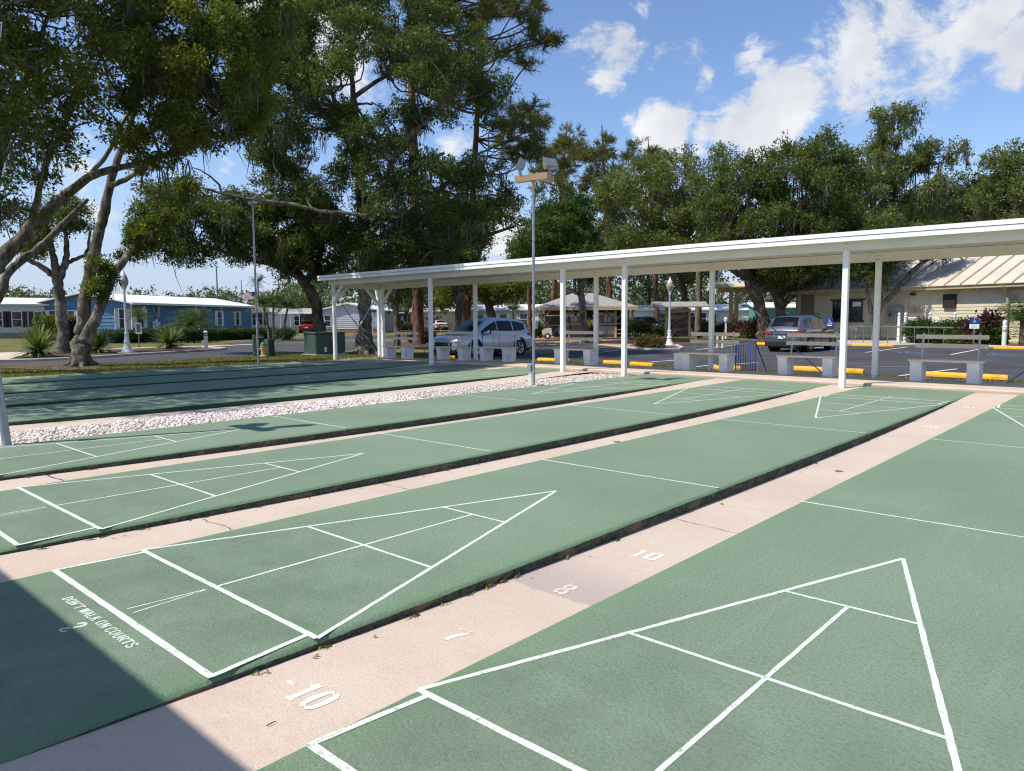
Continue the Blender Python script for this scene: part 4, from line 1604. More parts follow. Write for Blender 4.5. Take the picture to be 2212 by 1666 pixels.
cl4 = crown_volume(poly4, d4, 4.2, 255, (20, 38), 28, holes=[(1010, 300, 22), (925, 300, 16), (690, 350, 10), (640, 250, 10), (800, 140, 14), (1075, 490, 18), (610, 20, 22), (700, 60, 16), (860, 40, 14), (960, 80, 14), (750, 200, 12), (720, 300, 10), (880, 200, 10), (985, 215, 12), (600, 200, 10)])
cl4 += crown_volume([(690, 470), (1010, 460), (1010, 550), (940, 600), (760, 605), (700, 560)], d4 - 1.4, 2.0, 44, (17, 30), 281)
cl4 += crown_volume([(520, 90), (640, -40), (700, 60), (690, 240), (640, 400), (560, 400), (525, 280)], d4 - .6, 2.4, 50, (17, 32), 282, holes=[(600, 160, 10)])
tree('laurel_oak', 'largest tree, broad trunk and dense dark crown, beside the end of the shelter', G_LEFT, b4, limbs4, cl4, 250000, .098, .058, L_OAK, B_GREY, 35, mossn=.35, twigs=4, bare=40, moss_ln=(.4, 1.4))

# --- tall pines
b5 = gp(905, 745)
d5 = hdist(b5)
top5 = at_dist(880, -120, d5)
poly5 = [(780, -60), (900, -160), (1080, -120), (1190, 0), (1218, 90), (1160, 155), (1090, 170), (1040, 130), (980, 60), (880, 20)]
cl5 = crown_volume(poly5, d5, 4.0, 64, (20, 36), 29, flat=.9, holes=[(1090, 60, 12), (700, 20, 10), (980, 60, 10)])
pine('pine_tree', 'tall pine with reddish flaky trunk seen between the first shelter posts', G_LEFT, b5, top5, .36, cl5, 36, tuft=20, per=12, ll=.40, lw=.036)
b6 = gp(1006, 742)
d6 = hdist(b6) + 4
b6 = np.array([*at_dist(1006, 742, d6)[:2], LOT_Z])
cl6 = crown_volume([(1080, 225), (1150, 205), (1190, 240), (1185, 330), (1130, 370), (1060, 340), (1060, 280)], d6, 2.5, 18, (22, 36), 30, flat=.65)
cl6 += crown_volume([(830, 30), (1000, 100), (1090, 190), (1060, 280), (900, 200)], d6, 2.5, 14, (24, 36), 301, flat=.65)
pine('pine_tree', 'second tall pine behind the largest tree, needles showing beyond its crown', G_LEFT, b6, at_dist(1040, 60, d6), .28, cl6, 37, tuft=22, per=12, ll=.40, lw=.038)

# --- trees in the middle distance behind the parked cars
def mid_tree(name, label, base_px, d, trunk, poly, n, rpx, nleaf, ll, leafm, barkm, seed, holes=(), mossn=.3, depth=3.0, group=G_RIGHT, extra=(), moss_ln=(.4, 1.3), twigs=3, mw=.05, flat=.55):
    b = at_dist(base_px[0], base_px[1], d)
    b = np.array([b[0], b[1], float(gz(b[0], b[1])) - .03])
    L = [[(*b, trunk[0][2] * d / FPX * 1.5)] + lp(trunk, d)] + [lp(e, d) for e in extra]
    cl = crown_volume(poly, d, depth, n, rpx, seed, holes)
    return tree(name, label, group, b, L, cl, nleaf, ll * 1.05, ll * .64, leafm, barkm, seed + 500, mossn=mossn, twigs=twigs, moss_ln=moss_ln, br=.06, moss_w=mw, flat=flat)


mid_tree('live_oak', 'crooked live oak with moss behind the silver car, forked above its roof', (985, 748), 44, [(987, 720, 7), (993, 662, 8), (990, 600, 7), (1000, 540, 6), (1030, 500, 4)],
         [(890, 520), (940, 440), (1030, 420), (1110, 440), (1130, 480), (1080, 520), (1040, 590), (960, 620), (900, 610)], 50, (18, 32), 36000, .13, L_OAK, B_OAK, 41,
         holes=[(1085, 505, 18), (1060, 545, 12)], extra=[[(1000, 540, 5), (1050, 510, 4), (1110, 490, 2.5)], [(993, 640, 6), (960, 580, 5), (930, 540, 3)], [(1010, 600, 4), (1030, 560, 4), (1045, 530, 3)]], group=G_LEFT)
mid_tree('live_oak', 'slanting dark trunked oak directly behind the roof of the silver car', (1072, 745), 52, [(1070, 715, 9), (1055, 660, 9), (1030, 610, 8), (1010, 570, 5)],
         [(930, 600), (1000, 570), (1080, 580), (1140, 600), (1150, 650), (1090, 660), (1040, 640), (980, 660), (930, 650)], 26, (16, 26), 16000, .15, L_OAKY, B_OAK, 42, group=G_LEFT)
mid_tree('live_oak', 'thin twisted oak between the red-barked pine and the first bench', (858, 738), 41, [(857, 700, 6), (854, 650, 5.5), (850, 600, 5), (840, 560, 4)],
         [(800, 600), (840, 560), (900, 570), (900, 640), (860, 660), (815, 660)], 14, (14, 22), 9000, .12, L_OAK, B_OAK, 43, group=G_LEFT, extra=[[(862, 700, 4), (880, 670, 4), (890, 640, 3)]])
mid_tree('pine_snag', 'narrow pine trunk standing to the left of the tan pavilion', (1146, 732), 56, [(1145, 700, 4.6), (1144, 640, 4.4), (1145, 580, 4.2), (1150, 500, 3.5), (1155, 420, 2.5)],
         [(1090, 560), (1120, 480), (1180, 430), (1200, 520), (1180, 600), (1110, 620)], 20, (16, 28), 13000, .16, L_OAK, B_PINE, 44, mossn=.1)
mid_tree('round_tree', 'small round dense green tree in front of the tan pavilion', (1263, 738), 47, [(1263, 720, 8), (1260, 680, 7.5), (1256, 640, 7), (1255, 600, 7), (1250, 540, 5)],
         [(1112, 545), (1130, 480), (1190, 440), (1250, 415), (1290, 450), (1310, 520), (1310, 590), (1285, 630), (1225, 610), (1150, 590)], 62, (17, 30), 52000, .13, L_DENSE, B_GREY, 45,
         mossn=0, depth=2.6, extra=[[(1256, 640, 4), (1240, 630, 3), (1228, 625, 2)], [(1257, 620, 5), (1280, 570, 4), (1295, 520, 3)], [(1253, 600, 5), (1200, 540, 4), (1160, 510, 3)]])
# pines behind the pavilion
for i, (px, tp, d, poly, lab) in enumerate((
        (1320, (1300, 270), 84, [(1175, 330), (1210, 295), (1300, 285), (1345, 310), (1340, 400), (1300, 440), (1220, 430), (1180, 400)], 'pine with dark trunk rising behind the pavilion roof'),
        (1190, (1225, 262), 92, [(1150, 360), (1190, 300), (1240, 265), (1265, 300), (1250, 380), (1200, 440), (1150, 430)], 'thin-topped pine behind the floodlight pole'),
        (1420, (1400, 300), 95, [(1330, 330), (1370, 290), (1440, 320), (1450, 420), (1380, 450), (1330, 420)], 'far pine showing between the pavilion and the oaks'))):
    b = at_dist(px, 730, d)
    b[2] = LOT_Z - .05
    cl = crown_volume(poly, d, 3.5, 20, (18, 28), 60 + i, flat=.7)
    pine('pine_tree', lab, G_RIGHT, b, at_dist(*tp, d), .34, cl, 70 + i, tuft=18, per=12, ll=.55, lw=.06)
mid_tree('live_oak', 'live oak with pale green crown above the pavilion and the white lamp post', (1475, 724), 66, [(1478, 700, 7), (1480, 650, 6.5), (1470, 600, 6), (1450, 540, 5)],
         [(1275, 400), (1330, 350), (1400, 330), (1480, 320), (1510, 345), (1560, 300), (1590, 380), (1600, 500), (1570, 600), (1480, 620), (1400, 590), (1320, 590), (1285, 500)], 150, (16, 31), 76000, .17, L_OAKG, B_OAK, 46,
         holes=[(1395, 420, 12), (1350, 470, 9), (1470, 400, 8)], depth=5, twigs=4)
mid_tree('live_oak', 'broad oak with leaning trunk behind the grey hatchback, crown full of moss', (1652, 722), 56, [(1650, 700, 13), (1640, 660, 12), (1622, 610, 11), (1600, 570, 9), (1570, 540, 6)],
         [(1510, 400), (1570, 330), (1640, 330), (1700, 300), (1780, 275), (1840, 285), (1870, 340), (1880, 440), (1870, 560), (1800, 610), (1740, 600), (1680, 620), (1600, 600), (1530, 590), (1500, 500)], 165, (16, 31), 90000, .16, L_OAK, B_OAK, 47,
         holes=[(1560, 600, 14), (1600, 430, 9), (1730, 420, 8)], mossn=.7, depth=5, extra=[[(1630, 640, 8), (1680, 590, 7), (1740, 560, 5)], [(1610, 600, 7), (1560, 570, 5), (1530, 560, 3)]], moss_ln=(.6, 1.8), twigs=4)
mid_tree('live_oak', 'forked oak with pale split trunk between the hatchback and the clubhouse', (1690, 722), 60, [(1688, 690, 10), (1682, 650, 9), (1668, 610, 8), (1660, 560, 6)],
         [(1600, 560), (1680, 530), (1760, 540), (1790, 600), (1740, 640), (1680, 620), (1610, 610)], 30, (16, 26), 20000, .16, L_OAK, B_GREY, 48, mossn=.5, extra=[[(1684, 670, 7), (1710, 640, 5), (1740, 620, 4)], [(1684, 660, 6), (1700, 600, 5), (1730, 560, 4)]])
mid_tree('mossy_oak', 'tallest tree at the clubhouse end, open top draped with grey moss', (1870, 715), 72, [(1870, 680, 7), (1872, 600, 6.5), (1880, 500, 6), (1890, 400, 5), (1905, 320, 4), (1925, 250, 2.5)],
         [(1815, 360), (1845, 300), (1885, 310), (1880, 240), (1930, 212), (2005, 245), (1970, 280), (1960, 330), (2010, 300), (2085, 300), (2095, 330), (2040, 370), (2030, 480), (1960, 560), (1850, 560), (1820, 470)], 95, (13, 25), 46000, .17, L_OAKG, B_OAK, 49,
         holes=[(1850, 350, 14), (1990, 390, 10), (1860, 420, 8)], mossn=1.0, depth=4.5, moss_ln=(.8, 2.4), extra=[[(1885, 460, 4), (1940, 400, 3.5), (2000, 340, 2.5)], [(1885, 420, 4), (1850, 360, 3), (1835, 320, 2)]], mw=.07)
mid_tree('live_oak', 'oak over the clubhouse roof nearest the picture edge', (2150, 715), 74, [(2150, 680, 7), (2148, 600, 6.5), (2140, 500, 6), (2150, 430, 4), (2170, 360, 3)],
         [(2005, 470), (2040, 400), (2100, 380), (2140, 320), (2200, 300), (2290, 310), (2330, 400), (2320, 520), (2200, 560), (2060, 560)], 85, (15, 28), 42000, .18, L_OAKG, B_OAK, 50, holes=[(2065, 430, 8)], mossn=.6, depth=5, moss_ln=(.6, 1.8), mw=.06)
mid_tree('clubhouse_oak', 'multi-stemmed oak in front of the clubhouse wall with a limb over its roof', (1893, 728), 54, [(1892, 705, 6.5), (1896, 670, 6.5), (1901, 630, 6), (1905, 590, 5), (1905, 540, 4)],
         [(1790, 520), (1850, 470), (1960, 470), (2060, 490), (2085, 545), (2030, 555), (1960, 560), (1930, 600), (1880, 620), (1830, 600), (1795, 570)], 46, (15, 26), 30000, .14, L_OAK, B_GREY, 51, mossn=.5, depth=3.2,
         extra=[[(1896, 670, 5.5), (1925, 640, 5), (1960, 600, 4.5), (1990, 570, 4), (2030, 548, 2.5)], [(1888, 700, 4), (1877, 650, 3.6), (1872, 620, 3), (1862, 600, 2.5)], [(1900, 640, 4), (1915, 600, 3.5), (1925, 560, 2.5)]])


for i, (px, d, poly, lab) in enumerate((
        (1240, 100, [(1120, 470), (1180, 400), (1290, 370), (1360, 420), (1380, 540), (1300, 640), (1150, 640), (1110, 560)], 'broad tree far behind the pavilion, left of its ridge'),
        (1400, 104, [(1310, 450), (1380, 380), (1480, 390), (1540, 460), (1540, 600), (1460, 660), (1340, 650)], 'broad tree far behind the lamp post and pillar'),
        (1760, 100, [(1640, 440), (1720, 370), (1830, 360), (1890, 420), (1900, 560), (1820, 620), (1680, 610)], 'broad tree behind the clubhouse roof end'),
        (1990, 108, [(1880, 470), (1960, 420), (2080, 430), (2140, 500), (2120, 590), (1960, 600), (1880, 560)], 'broad tree behind the middle of the clubhouse roof'),
        (2070, 96, [(1950, 440), (2000, 380), (2090, 372), (2160, 410), (2180, 520), (2080, 580), (1960, 560)], 'broad tree behind the clubhouse roof towards the picture edge'),
        (930, 90, [(820, 560), (900, 520), (1010, 540), (1060, 600), (1040, 670), (900, 680), (820, 650)], 'leafy tree far behind the red-barked pine'))):
    mid_tree('background_tree', lab, (px, 725), d, [(px, 700, 4), (px + 3, 640, 3.6), (px - 4, 560, 3)], poly, 34, (24, 40), 15000, .30, L_FAR, B_OAK, 90 + i, mossn=.1, depth=5, twigs=2)


# --- distant woods round the settlement: one mass
def treeline():
    rng = np.random.default_rng(77)
    cl = []
    for (x0, x1, ytop, ybot, d0, d1, n) in ((-700, 700, 636, 690, 150, 230, 260), (620, 1180, 590, 700, 105, 150, 170), (1160, 1720, 600, 700, 110, 160, 200), (1700, 3000, 560, 700, 130, 190, 260), (560, 700, 625, 690, 110, 140, 30)):
        for _ in range(n):
            d = rng.uniform(d0, d1)
            px = rng.uniform(x0, x1)
            h = rng.random() ** 0.8
            wav = 0.5 + 0.5 * math.sin(px * .021 + x0) * math.sin(px * .0077 + 2)
            py = ybot + (ytop + 14 * wav - ybot) * h
            p = at_dist(px, py, d)
            r = rng.uniform(.008, .016) * d
            cl.append((p, (r * 1.2, r * 1.2, r * .9)))
    V, F, R_ = leaves(cl, 125000, .60, .40, rng)
    me = np_mesh('distant_trees', V, F, L_FAR, {'rnd': R_})
    tag(link('treeline', me), 'distant belt of trees behind the houses', 'woods', kind='stuff')
    # closed understorey hedge of the same woods, so that no bare horizon shows through
    mb = MB()
    rnd = random.Random(3)
    for (a0, a1, d, h) in ((-1500, 3400, 300, 7.5),):
        pts = []
        for px in range(a0, a1 + 1, 18):
            p = at_dist(px, 690, d)
            pts.append((p[0], p[1], h * rnd.uniform(.55, 1.05)))
        n = len(pts)
        mb.add([(p[0], p[1], -1.0) for p in pts] + [(p[0] * 1.01, p[1] * 1.01, p[2]) for p in pts], [(i, i + 1, n + i + 1, n + i) for i in range(n - 1)])
    tag(mb.build('far_woods', pm('far_woods_green', (0.045, 0.065, 0.035), 0.95, 0.4, 0.3, coord='World'), fix=False), 'low dark line of far woods along the horizon', 'woods', kind='stuff')


treeline()

# ================================================================ roads, car park, beds
def S1(a, b):
    return (a * .24510, 515.05 + b * .24510)


def S2(a, b):
    return (487.94 + a * .24510, 515.05 + b * .24510)


def S3(a, b):
    return (921.66 + a * .24510, 515.05 + b * .24510)


def S4(a, b):
    return (1301.17 + a * .24510, 515.05 + b * .24510)


def S5(a, b):
    return (1669.83 + a * .24510, 460.83 + b * .24510)


def gpoly(pxs):
    return [on_ground(*p)[:2] for p in pxs]


M_CONC = pm('concrete_kerb', srgb(186, 178, 166), 0.85, 0.10, 1.5, bump=0.2, bscale=40, coord='World', dirt=0.3, dirt_col=srgb(130, 122, 110))
M_MULCH = pm('brown_mulch', srgb(92, 66, 52), 0.95, 0.35, 9.0, bump=0.8, bscale=30, coord='World')
M_SAND = pm('orange_bark_bed', srgb(188, 138, 98), 0.95, 0.18, 4.0, bump=0.5, bscale=30, coord='World', dirt=0.5, dirt_col=srgb(120, 92, 70))
M_YELLOW = pm('yellow_kerb_paint', srgb(236, 172, 30), 0.6, 0.10, 6, dirt=0.45, dirt_col=srgb(120, 92, 40), bump=0.2)
M_PARKLINE = pm('parking_line_paint', srgb(222, 222, 216), 0.7, 0.08, 8, coord='World', dirt=0.3, dirt_col=srgb(120, 118, 114))
M_BLUEPAINT = pm('blue_marking_paint', srgb(96, 138, 178), 0.7, 0.1, 8, coord='World', dirt=0.4, dirt_col=srgb(84, 88, 96))

lot = [on_ground(*p)[:2] for p in [(941, 768), (975, 778), (1040, 786)]]
lot = [(lot[0][0], lot[0][1]), (lot[1][0], lot[1][1]), (-13.4, 17.45), (40.0, 17.55)]
lot += [tuple(on_ground(*p)[:2]) for p in [(2600, 772), (2212, 753.7), (2037, 747.6), (1930, 750), (1802, 746), (1669, 742.7), (1639, 744), (1460, 747), (1472, 757), (1387, 757), (1348, 752), (1284, 744.5), (1135, 747), (1040, 743), (960, 744)]]
sheet('car_park', lot, 0.015, M_ASPH)
road = gpoly([(-420, 806), (-300, 800), (0, 791), (196, 787), (270, 786), (368, 780), (542, 770), (684, 760), (816, 751.6), (880, 745.5), (944, 746), (944, 739), (816, 738.5), (748, 739.5), (684, 744),
              (630, 740.8), (598, 743), (542, 746.7), (500, 748.5), (455, 751), (487, 756), (417, 761.4), (294, 768.7), (147, 778.5), (15, 783), (-300, 792), (-420, 795)])
sheet('road', road, 0.012, M_ASPH)
sheet('street', gpoly([(480, 742), (560, 736), (640, 732), (748, 726.5), (900, 724), (1110, 722), (1500, 722), (1500, 727), (1110, 728), (900, 730), (748, 733), (640, 738.5), (560, 742), (500, 745)]), 0.012, M_ASPH)


def kerb(name, pxs, w=0.18, h=0.10, mat=None, thing=False):
    P = [on_ground(*p) for p in pxs]
    P = [np.array([p[0], p[1], float(gz(p[0], p[1]))]) for p in P]
    mb = MB()
    rings = []
    for i, p in enumerate(P):
        t = P[min(i + 1, len(P) - 1)] - P[max(i - 1, 0)]
        n = np.array([-t[1], t[0], 0])
        n /= np.linalg.norm(n)
        rings.append([p - n * w / 2 + (0, 0, -.1), p - n * w / 2 + (0, 0, h - .02), p - n * (w / 2 - .02) + (0, 0, h), p + n * (w / 2 - .02) + (0, 0, h), p + n * w / 2 + (0, 0, h - .02), p + n * w / 2 + (0, 0, -.1)])
    mb.loft(rings, True, True)
    return tag(mb.build(name, mat or M_CONC), kind='structure')


kerb('kerb', [(-420, 794), (-300, 791), (15, 782.5), (80, 781), (147, 778), (220, 773.5), (294, 768.2), (360, 764.5), (417, 761), (470, 757.5), (486, 755.6), (470, 753.5), (440, 752)])
kerb('kerb', [(1348, 751.5), (1387, 756.5), (1430, 757.5), (1466, 757), (1474, 753.5), (1460, 748)], h=0.12)
kerb('kerb', [(1802, 745.5), (1930, 749.5), (2037, 747.3), (2120, 750), (2212, 753.4), (2600, 771)], h=0.12)
kerb('kerb', [(1135, 746.5), (1210, 745.6), (1284, 744.2), (1348, 751)], w=.14, h=.05)
sheet('mulch_bed', gpoly([(10, 781.5), (80, 780), (147, 777), (294, 767.3), (417, 760), (484, 755.8), (450, 752.6), (392, 752.8), (300, 756), (200, 760), (120, 765), (40, 770)]), 0.03, M_MULCH)
sheet('driveway', gpoly([(-200, 772), (20, 762), (60, 762), (110, 764), (60, 771), (10, 781), (-200, 790)]), 0.02, M_PINK)
sheet('footpath', gpoly([(110, 764), (220, 757.5), (400, 750.5), (480, 748.5), (560, 744.5), (560, 743.2), (470, 746.8), (390, 748.8), (220, 755.5)]), 0.024, M_CONC)
sheet('bark_bed', gpoly([(1100, 743), (1135, 746), (1210, 745), (1284, 743.6), (1345, 750), (1384, 742), (1390, 736), (1300, 731), (1180, 730), (1110, 733)]), 0.02, M_SAND)
sheet('island_bed', gpoly([(1350, 751), (1387, 756), (1464, 756), (1470, 753), (1456, 747), (1600, 741), (1640, 743), (1656, 736), (1560, 733), (1440, 738), (1392, 741)]), 0.022, M_MULCH)
sheet('clubhouse_walk', gpoly([(1802, 745), (1930, 749), (2037, 747), (2056, 742), (2000, 733), (1860, 732), (1790, 734), (1740, 738)]), 0.03, M_CONC)
sheet('pine_bed', gpoly([(836, 752), (905, 754), (938, 750), (940, 742), (890, 739), (845, 742)]), 0.03, M_MULCH)
sheet('bare_earth', gpoly([(-60, 797), (30, 797), (120, 801), (205, 799), (225, 791), (190, 786), (100, 787), (0, 790)]), 0.02, pm('dry_earth', srgb(104, 88, 74), 0.95, 0.3, 5, bump=.6, bscale=20, coord='World'))


def ground_line(px0, px1, w=0.10, mat=None, name='parking_line'):
    a, b = on_ground(*px0)[:2], on_ground(*px1)[:2]
    t = (b - a) / np.linalg.norm(b - a)
    n = np.array([-t[1], t[0]]) * w / 2
    o = sheet(name, [a - n, b - n, b + n, a + n], 0.020, mat or M_PARKLINE)
    return o


for a, b in ((S5(815, 1230), S5(1188, 1181)), (S5(1568, 1250), S5(1818, 1201)), (S5(1115, 1438), S5(1622, 1377)), (S5(200, 1384), S5(600, 1345)), (S4(1090, 1118), S4(1366, 1099)),
             (S4(700, 1150), S4(1000, 1118)), (S4(830, 985), S4(1190, 940)), (S4(1690, 990), S4(2000, 955)), (S3(1960, 1096), S3(2212, 1076)), (S3(1500, 1010), S3(1700, 990)), (S5(720, 1352), S5(1190, 1360))):
    ground_line(a, b, 0.11 if a != S5(720, 1352) else 0.04)


def ada_mark(px):
    p = on_ground(*px)
    o = empty('parking_symbol', (p[0], p[1], float(gz(p[0], p[1])) + 0.021))
    tag(o, kind='structure')
    mb = MB()
    ring = lambda cx, cy, r, w, a0, a1, z: mb.add([(cx + rr * math.cos(a), cy + rr * math.sin(a), z) for a in np.linspace(a0, a1, 25) for rr in (r - w / 2, r + w / 2)], [(2 * i, 2 * i + 1, 2 * i + 3, 2 * i + 2) for i in range(24)])
    ring(0, -.15, .36, .12, 2.6, 7.2, 0)
    for (x0, y0, x1, y1, z) in ((-.15, .75, -.08, .05, .001), (-.08, .10, .38, .05, .0015), (.36, .08, .55, -.5, .001), (-.12, .42, .25, .40, .002), (.5, -.48, .72, -.42, .0015)):
        seg(mb, x0, y0, x1, y1, .12, z)
    ring(-.15, .92, .06, .12, 0, 6.3, 0)
    mb.build('wheelchair_symbol', M_BLUEPAINT, o, rot=(0, 0, 0.2), fix=False)


for px in (S5(1200, 1233), S5(1985, 1252), S5(520, 1217)):
    ada_mark(px)


def wheel_stop_mesh():
    mb = MB()
    prof = [(-.09, 0), (-.085, .06), (-.05, .125), (.05, .125), (.085, .06), (.09, 0)]
    mb.loft([[(x, y * (.9 if abs(x) > .9 else 1), z * (.85 if abs(x) > .9 else 1)) for y, z in prof] for x in (-.915, -.88, -.3, .3, .88, .915)], True, True)
    return mb.mesh('wheel_stop', M_YELLOW)


WS = wheel_stop_mesh()
for a, b, lab in ((S5(155, 1383), S5(800, 1415), 'yellow concrete wheel stop behind the bench next to the white front post'),
                  (S5(1342, 1438), S5(2073, 1474), 'yellow concrete wheel stop behind the largest bench'),
                  (S3(1565, 1108), S3(1760, 1116), 'yellow wheel stop lying low in the grass by the middle front post'),
                  (S3(1800, 1122), S3(2000, 1136), 'bright yellow wheel stop between the two white front posts of the middle'),
                  (S3(980, 1084), S3(1260, 1092), 'yellow wheel stop showing between the legs of the bench by the floodlight pole'),
                  (S4(990, 1158), S4(1190, 1163), 'yellow wheel stop behind the bicycle rack bench'),
                  (S3(60, 1062), S3(240, 1066), 'yellow wheel stop under the front bumper of the silver car'),
                  (S5(700, 1172), S5(1055, 1178), 'worn yellow wheel stop on the far side of the lot at the clubhouse walk'),
                  (S5(1945, 1199), S5(2300, 1203), 'yellow wheel stop on the far side near the white bollard'),
                  (S4(1365, 938), S4(1580, 944), 'yellow wheel stop in front of the grey hatchback')):
    pa, pb = on_ground(*a), on_ground(*b)
    c = (pa + pb) / 2
    o = link('wheel_stop', WS, None, (c[0], c[1], float(gz(c[0], c[1])) + 0.014), (0, 0, math.atan2(pb[1] - pa[1], pb[0] - pa[0])))
    o.scale = (min(1.2, max(.5, np.linalg.norm(pb - pa)[()] / 1.83)), 1, 1)
    tag(o, lab, 'wheel stop', 'yellow wheel stops in the car park')
# yellow paint on the edge of the shelter floor
for px in (S3(675, 1112), S2(1600, 1079)):
    p = on_z(*px, 0.03)
    o = MB().box(-.45, .45, -.05, .05, 0, .004).build('edge_marking', M_YELLOW, loc=(p[0], max(10.78, min(p[1], 10.95)), slab_z(p[0]) + .0015))
    tag(o, kind='structure')


# ---------------------------------------------------------------- grass blades: along the lawn strip and behind the shelter
def grass():
    rng = np.random.default_rng(5)
    n1 = 60000
    P = []
    x = rng.uniform(-23.5, -17.13, n1)
    y = rng.uniform(-3, 17, n1)
    P.append(np.stack([x, y], -1))
    n2 = 70000
    x = rng.uniform(-18.5, 12, n2)
    y = 12.47 + rng.random(n2) ** 1.6 * 4.9
    P.append(np.stack([x, y], -1))
    n3 = 9000
    x = -17.10 + rng.normal(0, .05, n3)
    P.append(np.stack([x, rng.uniform(-3, 10.8, n3)], -1))
    P = np.concatenate(P)
    # keep off the paving
    keep = np.ones(len(P), bool)
    rp = np.array(road)
    bad = []
    for i, (a, b) in enumerate(P):
        if a < -19 and in_poly(a, b, road):
            keep[i] = False
    P = P[keep]
    z = gz(P[:, 0], P[:, 1])
    n = len(P)
    h = rng.uniform(.035, .085, n) * np.where(P[:, 0] > -18.5, 1.0, .8)
    a = rng.uniform(0, 6.28, n)
    s = np.stack([np.cos(a), np.sin(a), 0 * a], -1) * rng.uniform(.010, .022, n)[:, None]
    b = np.stack([P[:, 0], P[:, 1], z - .01], -1)
    tip = b + np.stack([rng.normal(0, .03, n), rng.normal(0, .03, n), h], -1)
    V = np.stack([b - s, b + s, tip], 1).reshape(-1, 3)
    F = np.arange(n * 3).reshape(n, 3)
    m = leaf_mat('grass_blades', srgb(84, 90, 42), srgb(132, 128, 72), srgb(172, 152, 102), .25, .7)
    tag(link('grass', np_mesh('grass', V, F, m, {'rnd': rng.random(n)})), 'short dry lawn grass round the courts and behind the shelter', 'grass', kind='stuff')


grass()


# ---------------------------------------------------------------- weeds and leaf litter in the gutters
def weeds():
    rng = np.random.default_rng(9)
    V, R_ = [], []

    def tuft(x, y, z, n, h, spread, col):
        for _ in range(n):
            a = rng.uniform(-1.2, 1.2)
            e = np.array([x + math.cos(a) * spread * rng.random(), y + math.sin(a) * spread * 1.8 * rng.random(), z + h * rng.uniform(.3, 1)])
            s = np.array([-math.sin(a), math.cos(a), 0]) * rng.uniform(.002, .0055)
            b = np.array([x + rng.normal() * .01, y + rng.normal() * .03, z - .005])
            m = (b + e) / 2 + np.array([0, 0, h * .2])
            V.append([b - s * .4, m - s, e, m + s])
            R_.append(np.clip(col + rng.normal() * .08, 0, 1))
    for key in '0123':
        xr = CX[key] + HW + .012
        for _ in range(16 if key != '3' else 6):
            y = rng.uniform(-3.4, 9.5)
            tuft(xr + rng.uniform(0, .02), y, float(gut(y)), rng.integers(5, 22), rng.uniform(.008, .022), .016, rng.choice([.2, .45, .7, .9]))
    for (y, n, h, c) in ((-1.72, 16, .03, .85), (-1.60, 14, .03, .85), (-1.50, 10, .03, .4), (-1.05, 8, .025, .4), (-2.72, 8, .02, .5), (2.62, 10, .025, .9), (2.8, 8, .025, .9)):
        tuft(CX['2'] + HW + .012, y, float(gut(y)), n, h, .018, c)
    for y in (-1.05, -.98, -.72):
        tuft(CX['3'] - HW - .012, y, float(gut(y)) + .03, 6, .022, .016, .8)
    for y in (-1.15, -.55, .3, .55, -2.35):
        tuft(CX['0'] + HW + .015, y, float(gut(y)), 18, .03, .035, .25)
    for y in (-2.1, -1.9, -1.6, -.4):
        tuft(CX['B'] + HW + .015, y, float(gut(y)), 40, .08, .05, .95)
    # litter: a twig and curled leaves on the walk
    for _ in range(70):
        y = rng.uniform(-3.3, 9.5)
        i = rng.integers(3)
        x = [(.93, 1.0), (-1.53, -1.45), (-4.0, -3.9)][i]
        p = np.array([rng.uniform(*x), y, float(gut(y)) + .006])
        a = rng.uniform(0, 6.28)
        u = np.array([math.cos(a), math.sin(a), rng.uniform(-.1, .4)]) * rng.uniform(.008, .02)
        w = np.array([-math.sin(a), math.cos(a), .3]) * rng.uniform(.004, .009)
        V.append([p - u, p + w, p + u, p - w])
        R_.append(.95)
    V = np.array(V).reshape(-1, 3)
    F = np.arange(len(V)).reshape(-1, 4)
    t = NT('gutter_weeds')
    r = t.attr('rnd')
    c = t.mix(t.rng(r, .2, .6), srgb(70, 104, 40), srgb(150, 150, 56))
    c = t.mix(t.rng(r, .75, .9), c, srgb(128, 96, 60))
    t.set(c, .85, 0, .2)
    tag(link('weeds', np_mesh('weeds', V, F, t.m, {'rnd': np.array(R_)})), 'small weeds and dry leaves in the gutters along the court edges', 'weeds', kind='stuff')
    tw = on_z(576, 1566, -.03), on_z(597, 1556, -.03)
    TWIG = [(tw[0][0], tw[0][1], float(gut(tw[0][1])) + .003), ((tw[0][0] + tw[1][0]) / 2, (tw[0][1] + tw[1][1]) / 2 + .004, float(gut(tw[0][1])) + .006), (tw[1][0], tw[1][1], float(gut(tw[1][1])) + .004)]
    mb = MB()
    mb.tube(TWIG, [.0016, .002, .001], 5)
    tag(mb.build('twig', M_DARK, smooth=True), 'small dark twig lying on the pink walk below the stencilled 10', 'twig')


weeds()

